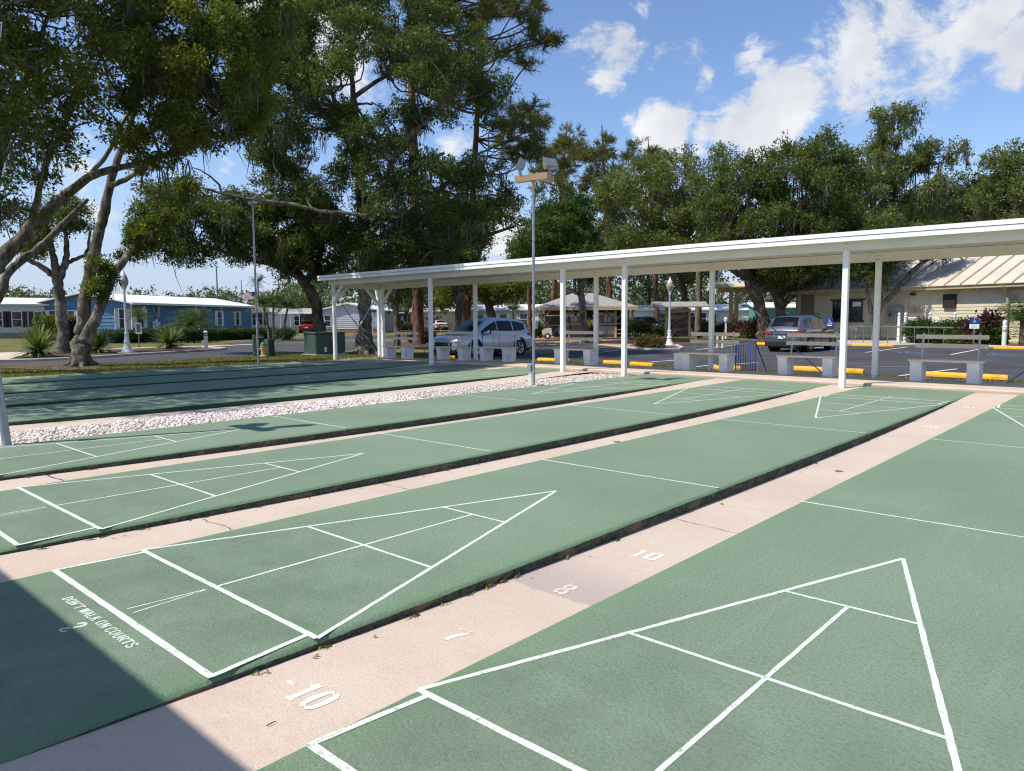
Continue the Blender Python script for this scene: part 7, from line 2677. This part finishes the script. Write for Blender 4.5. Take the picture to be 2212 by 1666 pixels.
# blue bicycle rack
M_RACK = pm('blue_rack_paint', srgb(44, 84, 160), .45, .15, 8)
fr = Frame('bicycle_rack', S4(1270, 1100)[0], 20.8, .28, 'blue tubular bicycle rack on the grass behind the benches', 'bicycle rack')
o = fr.o
hz = .98
w_ = .52
MB().tube([(-w_ / 2, 0, 0), (-w_ / 2, 0, hz), (w_ / 2, 0, hz), (w_ / 2, 0, 0)], .018, 8).build('front_frame', M_RACK, o)
for i in range(7):
    x = -w_ / 2 + w_ * (i + 1) / 8
    MB().tube([(x, 0, .03), (x, 0, hz - .02)], .010, 6).build('upright_bar', M_RACK, o)
MB().tube([(-w_ / 2, .02, hz), (-w_ / 2 + .02, .35, hz + .02), (-w_ / 2 + .10, .8, 0)], .016, 8).build('rear_leg', M_RACK, o)
MB().tube([(w_ / 2, .02, hz), (w_ / 2 + .03, .2, hz + .02), (w_ / 2 + .52, .5, 0)], .016, 8).build('rear_leg', M_RACK, o)
for i in range(4):
    MB().tube([(-w_ / 2, .05 + i * .08, hz + .005), (w_ / 2, .05 + i * .07, hz + .005)], .011, 6).build('top_bar', M_RACK, o)

# flag behind the blue house, far pole, wires
fr = Frame('flag', S2(215, 520)[0], 92, 0, 'small striped flag flying above the end of the blue house roof', 'flag')
o = fr.o
MB().tube([(.9, 0, 0), (.9, 0, 6.4)], .04, 8).build('pole', M_TRIMW, o, smooth=True)
_, zt = fr.L(*S2(215, 505))
red, wh, bl = pm('flag_red', srgb(178, 52, 62), .8, .06, 3), pm('flag_white', srgb(232, 228, 226), .8, .04, 3), pm('flag_blue', srgb(40, 56, 110), .8, .08, 3)
for i in range(13):
    mb = MB()
    h = .065
    pts = []
    n = 10
    for k in range(n + 1):
        t = k / n
        x = .87 - 1.5 * t
        zz = zt + .5 - i * h - .35 * t * t - .07 * math.sin(5 * t)
        pts.append((x, .12 * math.sin(7 * t + i * .2), zz))
    mb.add(pts + [(p[0], p[1], p[2] - h) for p in pts], [(k, k + 1, n + 2 + k, n + 1 + k) for k in range(n)])
    mb.build('stripe', red if i % 2 == 0 else wh, o, fix=False)
mb = MB()
mb.add([(.88, -.14, zt + .5), (0.30, -.20, zt + .42), (0.30, -.20, zt), (.88, -.14, zt + .06)], [(0, 1, 2, 3)])
mb.build('canton', bl, o, fix=False)
for i, (px, d, h, lab) in enumerate(((S1(1927, 500)[0], 120, 9.5, 'thin pole rising behind the roof of the blue house'), (S2(475, 540)[0], 150, 9.0, 'distant utility pole with crossarm near the palms'), (S1(2140, 480)[0], 190, 11, 'far thin pole right of the blue roof'))):
    fr = Frame('utility_pole', px, d, 0, lab, 'pole', 'far poles')
    MB().tube([(0, 0, 0), (0, 0, h)], [.13, .09], 8).build('shaft', M_IRON if i != 1 else B_OAK, fr.o, smooth=True)
    if i == 1:
        MB().box(-1.1, 1.1, -.06, .06, h - .9, h - .75).build('crossarm', B_OAK, fr.o)
mb = MB()
for dz in (0, .5):
    a, b = at_dist(-900, 470 + 180 + dz * 6, 200), at_dist(1000, 630 + dz * 6, 170)
    pts = [a + (b - a) * t + np.array([0, 0, -1.6 * math.sin(math.pi * t * 3 % math.pi)]) for t in np.linspace(0, 1, 25)]
    mb.tube(pts, .02, 4)
tag(mb.build('power_line', M_DARK, fix=False), 'thin power lines across the pale sky behind the blue house', 'wire')

# ================================================================ vehicles
def paint(name, col, rough=.22, metal=.35):
    if name in MATS:
        return MATS[name]
    t = NT(name)
    v = t.coord('Object')
    n = t.noise(v, 3, 4)
    c = t.mix(t.rng(n, .3, .7), tuple(x * .96 for x in col), tuple(min(1, x * 1.04) for x in col))
    t.set(c, rough, metal, .5)
    t.p.inputs['Coat Weight'].default_value = .7
    t.p.inputs['Coat Roughness'].default_value = .06
    MATS[name] = t.m
    return t.m


M_TYRE = pm('tyre_rubber', srgb(30, 30, 31), .85, .15, 12)
M_RIM = pm('alloy_rim', srgb(186, 188, 192), .3, .06, 9, metal=.7)
M_BLACKP = pm('black_plastic', srgb(34, 34, 36), .65, .12, 9)
M_LENSR = pm('red_lens', srgb(160, 22, 26), .15, .1, 9, spec=.7)
M_LENSW = pm('clear_lens', srgb(206, 212, 220), .1, .05, 9, spec=.8)
M_CHROME = pm('chrome', srgb(210, 214, 218), .15, .03, 9, metal=.95)


def car(name, label, loc, heading, pm_, kind='suv', L=4.65, W=1.84, H=1.68, detail=True, rails=False, group='parked cars', grille=True):
    """car with nose along local +x; stations are (x, half width, sill z, belt z, top z, half width at top)"""
    o = empty(name, loc, math.atan2(heading[1], heading[0]), label, 'car', group)
    hw = W / 2
    if kind == 'suv':
        st = [(-.5, .80, .42, .86, .93, .74), (-.493, .90, .34, .92, 1.00, .80), (-.47, .96, .30, .98, 1.10, .80), (-.43, .99, .28, 1.00, 1.36, .74), (-.385, 1.0, .27, 1.01, 1.57, .71), (-.30, 1.0, .26, 1.00, 1.64, .70),
              (-.12, 1.0, .25, .98, 1.68, .71), (.04, 1.0, .25, .96, 1.66, .71), (.12, 1.0, .25, .95, 1.57, .69), (.20, 1.0, .25, .95, 1.33, .70), (.275, 1.0, .25, .95, 1.07, .78), (.31, 1.0, .26, .94, 1.03, .80),
              (.40, .97, .27, .90, .98, .79), (.46, .91, .28, .84, .90, .74), (.49, .82, .32, .74, .80, .68), (.50, .74, .38, .66, .72, .62)]
        gl = (3, 10)
    else:
        st = [(-.5, .82, .40, .84, .92, .74), (-.485, .92, .34, .90, .98, .80), (-.44, .98, .28, .93, 1.02, .80), (-.36, 1.0, .26, .94, 1.06, .80), (-.28, 1.0, .25, .93, 1.30, .70), (-.20, 1.0, .25, .92, 1.41, .68),
              (-.05, 1.0, .25, .91, 1.46, .68), (.06, 1.0, .25, .90, 1.42, .67), (.14, 1.0, .25, .90, 1.24, .68), (.22, 1.0, .25, .89, .99, .76), (.30, .99, .26, .86, .93, .78), (.42, .95, .27, .80, .86, .76), (.48, .86, .30, .70, .76, .68), (.50, .76, .36, .62, .68, .62)]
        gl = (3, 9)
    sc = H / max(s[4] for s in st)
    rings = []
    for x, w, zs, zb, zt, wt in st:
        x, w, wt = x * L, w * hw, wt * hw * (1.0)
        zs, zb, zt = zs * sc, zb * sc, zt * sc
        half = [(0, zs - .02), (w * .86, zs - .02), (w * .985, zs + .06), (w, (zs + zb) / 2), (w * .985, zb - .05), (w * .955, zb), (wt + (w * .955 - wt) * .08, zt - .07 * min(1, (zt - zb) / .3)), (wt * .9, zt - .015), (0, zt + .012)]
        rings.append([(x, y, z) for y, z in half] + [(x, -y, z) for y, z in half[-2:0:-1]])
    body = MB().loft(rings, True, True).build('body', pm_, o, smooth=True)
    R = [[np.array(p) for p in r] for r in rings]

    def lerp(i, f, k):
        return R[i][k] * (1 - f) + R[min(i + 1, len(R) - 1)][k] * f

    def xi(x):
        x *= L
        for i in range(len(st) - 1):
            if st[i][0] * L <= x <= st[i + 1][0] * L:
                return i, (x - st[i][0] * L) / ((st[i + 1][0] - st[i][0]) * L)
        return len(st) - 2, 1.0
    nr = len(R[0])

    def side_patch(name_, x0, x1, f0, f1, mat, sd, nseg=6, off=.008, f0b=None, f1b=None):
        """panel lying on the glasshouse side between belt (f=0) and roof edge (f=1)"""
        V = []
        for i in range(nseg + 1):
            t = i / nseg
            a, f = xi(x0 + (x1 - x0) * t)
            lo, hi = lerp(a, f, 5), lerp(a, f, 6)
            g0 = f0 + ((f0b if f0b is not None else f0) - f0) * t
            g1 = f1 + ((f1b if f1b is not None else f1) - f1) * t
            for g in (g0, g1):
                p = lo + (hi - lo) * g + np.array([0, off, 0])
                V.append((p[0], p[1] * sd, p[2]))
        return MB().add(V, [(2 * i, 2 * i + 2, 2 * i + 3, 2 * i + 1) for i in range(nseg)]).build(name_, mat, o, fix=False)

    def cross_patch(name_, x0, x1, frac, mat, off=.010, nseg=5):
        V = []
        for i in range(nseg + 1):
            a, f = xi(x0 + (x1 - x0) * i / nseg)
            e, m, c = lerp(a, f, 6), lerp(a, f, 7), lerp(a, f, 8)
            nrm = np.array([.5 if x0 > 0 else -.6, 0, .8]) * off
            row = [e * np.array([1, frac, 1]), m * np.array([1, frac, 1]), c, m * np.array([1, -frac, 1]), e * np.array([1, -frac, 1])]
            V += [tuple(p + nrm) for p in row]
        F = [(5 * i + k, 5 * i + k + 1, 5 * i + 6 + k, 5 * i + 5 + k) for i in range(nseg) for k in range(4)]
        return MB().add(V, F).build(name_, mat, o, fix=False)
    if kind == 'suv':
        cross_patch('windscreen', .125, .275, .96, M_GLASSD)
        cross_patch('rear_window', -.462, -.385, .93, M_GLASSD)
        for sd in (1, -1):
            side_patch('side_window', .005, .205, .06, .90, M_GLASSD, sd, f1b=.55)
            side_patch('side_window', -.20, -.008, .06, .92, M_GLASSD, sd)
            side_patch('quarter_window', -.375, -.215, .30, .84, M_GLASSD, sd, f0b=.06, f1b=.92)
    else:
        cross_patch('windscreen', .065, .215, .96, M_GLASSD)
        cross_patch('rear_window', -.35, -.225, .95, M_GLASSD)
        for sd in (1, -1):
            side_patch('side_window', -.035, .15, .06, .9, M_GLASSD, sd, f1b=.6)
            side_patch('side_window', -.24, -.05, .06, .9, M_GLASSD, sd)
    # wheels
    wr = .36 * sc if kind == 'suv' else .32 * sc
    for wx in (.30, -.285):
        for sd in (1, -1):
            y = sd * (hw - .10)
            w = empty('wheel', (wx * L, y, wr), 0)
            w.parent = o
            arch = MB()
            arch.tube([(wx * L, sd * (hw - .30), wr + .03), (wx * L, sd * (hw + .006), wr + .03)], wr * 1.20, 22)
            arch.build('wheel_arch', M_BLACKP, o)
            mb = MB()
            prof = [(wr * .62, -.10), (wr * .94, -.11), (wr, -.07), (wr, .07), (wr * .94, .11), (wr * .62, .10)]
            rg = [[(r * math.cos(a), yy, r * math.sin(a)) for r, yy in prof] for a in np.linspace(0, 2 * math.pi, 25)]
            mb.loft(rg, False, False, 0, closed=True)
            mb.build('tyre', M_TYRE, w, smooth=True)
            mb = MB()
            mb.tube([(0, -.06, 0), (0, sd * .075, 0)], wr * .64, 20, mi=1)
            for k in range(5):
                a = k * 2 * math.pi / 5
                for da in (-.13, .13):
                    mb.bar((math.cos(a) * .05, sd * .095, math.sin(a) * .05), (math.cos(a + da) * wr * .60, sd * .10, math.sin(a + da) * wr * .60), .045, .03, up=(0, 1, 0))
            rr = [[(r * math.cos(a), sd * yy, r * math.sin(a)) for r, yy in ((wr * .58, .085), (wr * .66, .085), (wr * .66, .112), (wr * .58, .105))] for a in np.linspace(0, 2 * math.pi, 25)]
            mb.loft(rr, False, False, 0, closed=True)
            mb.build('rim', [M_RIM, M_BLACKP], w)
    # cladding, lamps, plates, mirrors, door lines, handles
    z = lambda v: v * sc
    for sd in (1, -1):
        MB().box(-.19 * L, .205 * L, min(sd * hw * .97, sd * (hw + .008)), max(sd * hw * .97, sd * (hw + .008)), z(.24), z(.38)).build('sill_cladding', M_BLACKP, o)
        MB().hexa([(.17 * L, sd * hw * .93, z(1.00)), (.195 * L, sd * hw * .93, z(1.00)), (.195 * L, sd * (hw + .20), z(1.02)), (.17 * L, sd * (hw + .20), z(1.02))],
                  [(.165 * L, sd * hw * .93, z(1.08)), (.19 * L, sd * hw * .93, z(1.08)), (.19 * L, sd * (hw + .20), z(1.16)), (.165 * L, sd * (hw + .20), z(1.16))]).build('mirror', pm_, o)
        if detail:
            for xx in (.215, -.005, -.21):
                MB().box(xx * L - .005, xx * L + .005, min(sd * hw * .99, sd * (hw + .003)), max(sd * hw * .99, sd * (hw + .003)), z(.40), z(.92)).build('door_seam', M_DARK, o)
            for xx in (.03, -.18):
                MB().box(xx * L - .09, xx * L + .09, min(sd * hw * .985, sd * (hw + .022)), max(sd * hw * .985, sd * (hw + .022)), z(.84), z(.875)).build('door_handle', pm_, o)
        # tail lamp wraps the rear corner, head lamp the front corner
        zt = .92 if kind == 'suv' else .80
        def corner(name_, pts, za, zb, mat):
            rg = []
            for i, (px_, py_) in enumerate(pts):
                t_ = i / (len(pts) - 1)
                lo_, hi_ = z(za[0] + (za[1] - za[0]) * t_), z(zb[0] + (zb[1] - zb[0]) * t_)
                x_, y_ = px_ * L, sd * py_ * hw
                q_ = (x_ * .955, y_ * .94)
                rg.append([(x_, y_, lo_), (x_ * (1 - .004), y_ * .992, hi_), (q_[0], q_[1], hi_), (q_[0], q_[1], lo_)])
            MB().loft(rg, True, True).build(name_, mat, o)
        corner('tail_lamp', [(-.508, .48), (-.508, .82), (-.500, .92), (-.478, .985), (-.437, 1.012), (-.40, 1.014)], (zt - .10, zt - .02), (zt + .03, zt + .09), M_LENSR)
        corner('head_lamp', [(.508, .46), (.508, .76), (.497, .85), (.466, .94), (.41, .99)], (.68, .74), (.74, .83), M_LENSW)
        MB().box(.462 * L, .492 * L, min(sd * hw * .60, sd * hw * .84), max(sd * hw * .60, sd * hw * .84), z(.40), z(.50)).build('fog_lamp', M_BLACKP, o)
        MB().box(-.499 * L, -.48 * L, min(sd * hw * .55, sd * hw * .85), max(sd * hw * .55, sd * hw * .85), z(.44), z(.50)).build('reflector', M_LENSR, o)
    MB().box(.47 * L, .508 * L, -hw * .52, hw * .52, z(.42), z(.68)).build('grille', M_BLACKP, o)
    if grille:
        for zz in (.47, .53, .59, .65):
            MB().box(.5085 * L, .512 * L, -hw * .50, hw * .50, z(zz), z(zz + .015)).build('grille_bar', M_CHROME if zz > .58 else M_BLACKP, o)
    MB().box(.45 * L, .497 * L, -hw * .74, hw * .74, z(.24), z(.38)).build('front_bumper', M_BLACKP, o)
    MB().box(-.506 * L, -.45 * L, -hw * .86, hw * .86, z(.26), z(.46)).build('rear_bumper', M_BLACKP, o)
    MB().box(-.508 * L, -.495 * L, -.17, .17, z(.60), z(.73)).build('number_plate', M_SIGNWHITE, o)
    MB().box(-.5075 * L, -.49 * L, -.4, .4, z(.82), z(.85)).build('tailgate_trim', M_CHROME, o)
    if rails:
        for sd in (1, -1):
            MB().tube([(-.36 * L, sd * hw * .68, H - .04), (-.32 * L, sd * hw * .68, H + .05), (.04 * L, sd * hw * .68, H + .055), (.09 * L, sd * hw * .68, H - .03)], .018, 6).build('roof_rail', M_BLACKP, o, smooth=True)
    MB().box(-.46 * L, .46 * L, -hw * .8, hw * .8, .18, z(.30)).build('underbody', M_BLACKP, o)
    return o


SILVER = paint('silver_paint', srgb(184, 191, 203), .25, .3)
GREYBL = paint('grey_blue_paint', srgb(104, 110, 122), .22, .5)
RED = paint('red_paint', srgb(150, 26, 32), .25, .1)
DARKB = paint('dark_blue_paint', srgb(38, 40, 52), .25, .3)
CREAMP = paint('cream_paint', srgb(210, 208, 200), .3, .05)
# silver car parked nose towards the shelter: front left wheel is under this spot
pf = at_dist(1023.5, 760, 30.2)
car('parked_suv', 'silver SUV parked nose-in to the shelter behind two benches', (pf[0] - .80, pf[1] + .30 * 4.65, LOT_Z + .015), (0.0, -1.0), SILVER, 'suv', 4.65, 1.84, 1.63)
pr = at_dist(1690, 720, 36.0)
car('parked_suv', 'grey-blue SUV with roof rails parked tail towards us by the clubhouse', (pr[0] + .05, pr[1] + 2.3, LOT_Z + .015), (.03, 1.0), GREYBL, 'suv', 4.6, 1.84, 1.70, rails=True)
pc = gbase(S2(718, 800)[0], 91)
fv = np.array([pc[0] - CAM[0], pc[1] - CAM[1]])
fv /= np.linalg.norm(fv)
car('parked_car', 'red saloon under the carport of the pale grey house', pc + np.array([0, 0, .01]), (fv[0] + .1, fv[1]), RED, 'sedan', 4.6, 1.8, 1.42, detail=False)
pc = gbase(S2(1880, 740)[0], 104)
car('parked_car', 'white old car in the dark carport of the tan house', pc + np.array([0, 0, .01]), (fv[0], fv[1]), CREAMP, 'sedan', 4.7, 1.8, 1.4, detail=False)
pc = gbase(S3(1870, 740)[0], 86)
car('parked_car', 'red car beyond the pavilion corner before the pale home', pc + np.array([0, 0, .01]), (.6, .8), RED, 'sedan', 4.4, 1.8, 1.42, detail=False)
pc = gbase(S3(1950, 740)[0], 90)
car('parked_suv', 'dark blue SUV beside the red car beyond the pavilion', pc + np.array([0, 0, .01]), (.2, .98), DARKB, 'suv', 4.6, 1.85, 1.72, detail=False)
pc = gbase(S4(800, 720)[0], 92)
car('parked_suv', 'dark red SUV half hidden behind the stone pillar', pc + np.array([0, 0, .01]), (.9, .4), paint('maroon_paint', srgb(86, 26, 32), .25, .2), 'suv', 4.6, 1.85, 1.7, detail=False)


def golf_cart():
    fr = Frame('golf_cart', 1206, 57.5, 0.05, 'white golf cart with tan roof parked in front of the pavilion', 'golf cart')
    o = fr.o
    M_CART = paint('cart_cream', srgb(226, 220, 196), .35, .02)
    M_SEAT = pm('cart_seat', srgb(186, 176, 152), .6, .06, 5)
    # nose points to -x
    MB().prism([(-1.22, .30), (-1.25, .52), (-1.15, .74), (-.85, .86), (-.55, .84), (-.50, .30)], 1, -.52, .52).build('front_cowl', M_CART, o, smooth=True)
    MB().box(-.50, .30, -.55, .55, .28, .36).build('floor', M_BLACKP, o)
    MB().prism([(.05, .36), (.0, .66), (.62, .68), (.95, .62), (1.12, .50), (1.12, .30), (.3, .30)], 1, -.55, .55).build('rear_body', M_CART, o, smooth=True)
    MB().bbox(.0, .50, -.5, .5, .69, .80, .03).build('seat', M_SEAT, o)
    MB().hexa([(.48, -.5, .80), (.58, -.5, .80), (.58, .5, .80), (.48, .5, .80)], [(.60, -.5, 1.2), (.68, -.5, 1.2), (.68, .5, 1.2), (.60, .5, 1.2)]).build('backrest', M_SEAT, o)
    for sd in (-1, 1):
        MB().tube([(-.85, sd * .5, .84), (-.58, sd * .52, 1.76)], .022, 6).build('front_strut', M_BLACKP, o)
        MB().tube([(.95, sd * .52, .6), (.78, sd * .52, 1.76)], .022, 6).build('rear_strut', M_BLACKP, o)
    MB().bbox(-.85, 1.05, -.58, .58, 1.76, 1.84, .03).build('roof', pm('cart_roof', srgb(222, 212, 190), .5, .04, 4), o)
    MB().add([(-.84, -.48, .86), (-.84, .48, .86), (-.60, .48, 1.74), (-.60, -.48, 1.74)], [(0, 1, 2, 3)]).build('windscreen', M_GLASS, o, fix=False)
    MB().tube([(-.62, -.25, .84), (-.42, -.25, 1.05)], .018, 6).build('steering_column', M_BLACKP, o)
    rg = [[(.16 * math.cos(a) * .5 - .40 + rr * .0, -.25 + (.16 + rr) * math.sin(a), 1.07 + (.16 + rr) * math.cos(a) * .6) for rr in (-.012, .012)] for a in np.linspace(0, 6.283, 17)]
    MB().loft(rg, False, False, closed=False).build('steering_wheel', M_BLACKP, o, fix=False)
    for wx in (-.85, .80):
        for sd in (-1, 1):
            w = empty('wheel', (wx, sd * .5, .23))
            w.parent = o
            mb = MB()
            rg = [[(r * math.cos(a), yy, r * math.sin(a)) for r, yy in ((.12, -.09), (.22, -.09), (.23, -.06), (.23, .06), (.22, .09), (.12, .09))] for a in np.linspace(0, 2 * math.pi, 19)]
            mb.loft(rg, False, False, closed=True)
            mb.build('tyre', M_TYRE, w, smooth=True)
            MB().tube([(0, -.06, 0), (0, sd * .10, 0)], .125, 14).build('hub', M_TRIMW, w)
    MB().box(-1.262, -1.20, -.42, -.24, .56, .66).build('head_lamp', M_LENSW, o)
    MB().box(-1.262, -1.20, .24, .42, .56, .66).build('head_lamp', M_LENSW, o)
    MB().box(1.0, 1.4, -.45, .45, .36, .42).build('bag_deck', M_BLACKP, o)


golf_cart()


# ================================================================ people by the pavilion
def person(label, px, d, shirt, legs, hair, facing, arm_fwd=.2, h=1.68, hat=None, sleeves=True, legs_bare=False):
    fr = Frame('person', px, d, facing, label, 'person', 'people at the pavilion')
    o = fr.o
    k = h / 1.72
    skin = pm('skin_tone', srgb(190, 138, 112), .6, .05, 9)

    def skinned(name, verts, edges, radii, mat, sub=2):
        me = bpy.data.meshes.new(name)
        me.from_pydata([(x * k, y * k, z * k) for x, y, z in verts], edges, [])
        me.materials.append(mat)
        ob = link(name, me, o)
        md = ob.modifiers.new('skin', 'SKIN')
        for i, r in enumerate(radii):
            sv = me.skin_vertices[0].data[i]
            rr = r if isinstance(r, tuple) else (r, r)
            sv.radius = (rr[0] * k, rr[1] * k)
            sv.use_root = (i == 0)
        md.use_smooth_shade = True
        s = ob.modifiers.new('sub', 'SUBSURF')
        s.levels = s.render_levels = sub
        return ob
    a = arm_fwd
    V = [(0, 0, .95), (0, 0, 1.15), (0, -.01, 1.38), (0, -.01, 1.48), (0, -.02, 1.60), (0, -.02, 1.70),
         (.10, 0, .88), (.11, -.02, .50), (.12, .02, .08), (.12, -.12, .04), (-.10, 0, .88), (-.12, -.04, .50), (-.13, .0, .08), (-.13, -.14, .04),
         (.19, 0, 1.40), (.25, -.02, 1.14), (.24, -.06 - a, .96), (.23, -.10 - a * 1.25, .90), (-.19, 0, 1.40), (-.26, -.02, 1.14), (-.25, -.05 - a, .96), (-.24, -.08 - a * 1.25, .90)]
    E = [(0, 1), (1, 2), (2, 3), (3, 4), (4, 5), (0, 6), (6, 7), (7, 8), (8, 9), (0, 10), (10, 11), (11, 12), (12, 13), (2, 14), (14, 15), (15, 16), (16, 17), (2, 18), (18, 19), (19, 20), (20, 21)]
    Rr = [(.15, .10), (.14, .10), (.15, .09), .052, (.075, .09), (.05, .07), .085, .060, .042, .035, .085, .060, .042, .035, .058, .046, .036, .032, .058, .046, .036, .032]
    skinned('body', V, E, Rr, skin)
    # shirt over torso and upper arms, trousers over hips and legs
    sv = [(0, 0, .93), (0, 0, 1.15), (0, -.01, 1.38), (0, -.01, 1.46), (.19, 0, 1.40), (.245, -.02, 1.18), (-.19, 0, 1.40), (-.25, -.02, 1.18)]
    skinned('shirt', sv, [(0, 1), (1, 2), (2, 3), (2, 4), (4, 5), (2, 6), (6, 7)], [(.172, .125), (.160, .120), (.165, .108), .062, .074, .064, .074, .064], shirt)
    zl = .46 if legs_bare else .14
    tv = [(0, 0, .97), (.10, 0, .86), (.112, -.02, max(.52, zl)), (.12, .015, zl), (-.10, 0, .86), (-.122, -.035, max(.52, zl)), (-.13, 0, zl)]
    skinned('trousers', tv, [(0, 1), (1, 2), (2, 3), (0, 4), (4, 5), (5, 6)], [(.160, .118), .102, .080, .068, .102, .080, .068], legs)
    skinned('hair', [(0, .02, 1.63), (0, 0, 1.72)], [(0, 1)], [(.09, .10), (.06, .075)], hair)
    for x, y in ((.12, -.06), (-.13, -.08)):
        MB().bbox((x - .045) * k, (x + .045) * k, (y - .14) * k, (y + .12) * k, 0, .08 * k, .02).build('shoe', M_SIGNWHITE, o)
    for sd in (-1, 1):
        hx, hy, hz_ = .235 * sd * k, (-.11 - a * 1.3) * k, .87 * k
        for f in range(5):
            fx = hx + (f - 2) * .018 * k
            MB().tube([(fx, hy, hz_), (fx + (.012 if f == 4 else 0), hy - .02 * k, hz_ - (.055 + .012 * (f % 3)) * k), (fx, hy - .045 * k, hz_ - (.075 + .01 * (f % 3)) * k)], .009 * k, 5).build('finger', skin, o)
    # face
    hd = MB()
    hd.tube([(0, -.10 * k, 1.625 * k), (0, -.135 * k, 1.60 * k)], [.012, .016], 6)
    hd.build('nose', skin, o)
    for sd in (-1, 1):
        MB().lathe([(.012, -.006), (.014, 0), (.012, .006)], n=8).build('eye', M_DARK, o, loc=(sd * .032 * k, -.108 * k, 1.64 * k))
        MB().bbox(sd * .085 * k - .01, sd * .085 * k + .01, -.02, .03, 1.60 * k, 1.66 * k, .006).build('ear', skin, o)
    if hat:
        MB().lathe([(.19, 1.69 * k), (.19, 1.70 * k), (.11, 1.71 * k), (.10, 1.80 * k), (.04, 1.83 * k)], n=16).build('hat', hat, o, smooth=True)
    return o


BROWNP = pm('brown_trousers', srgb(92, 70, 56), .85, .1, 8)
person('person in a yellow shirt standing at the pavilion with back turned', S3(1432, 780)[0], 58.6, pm('yellow_shirt', srgb(232, 214, 70), .85, .06, 6), pm('khaki_shorts', srgb(120, 100, 80), .85, .1, 8), pm('fair_hair', srgb(150, 112, 72), .8, .15, 20), math.pi + .3, h=1.66, legs_bare=True)
person('person in white shirt and white hat half behind a shelter post', S3(1476, 780)[0], 58.2, pm('white_shirt', srgb(230, 230, 232), .85, .04, 6), pm('dark_trousers', srgb(46, 42, 44), .85, .1, 8), pm('grey_hair', srgb(150, 146, 140), .8, .1, 20), math.pi - .5, arm_fwd=.12, h=1.74, hat=pm('white_hat', srgb(236, 236, 240), .8, .03, 8))
person('person in a pale lilac top inside the open bay of the pavilion', S3(1045, 760)[0], 61.5, pm('lilac_top', srgb(206, 192, 204), .85, .05, 6), pm('navy_trousers', srgb(40, 42, 56), .85, .1, 8), pm('dark_hair', srgb(60, 48, 40), .8, .15, 20), .6, h=1.62)
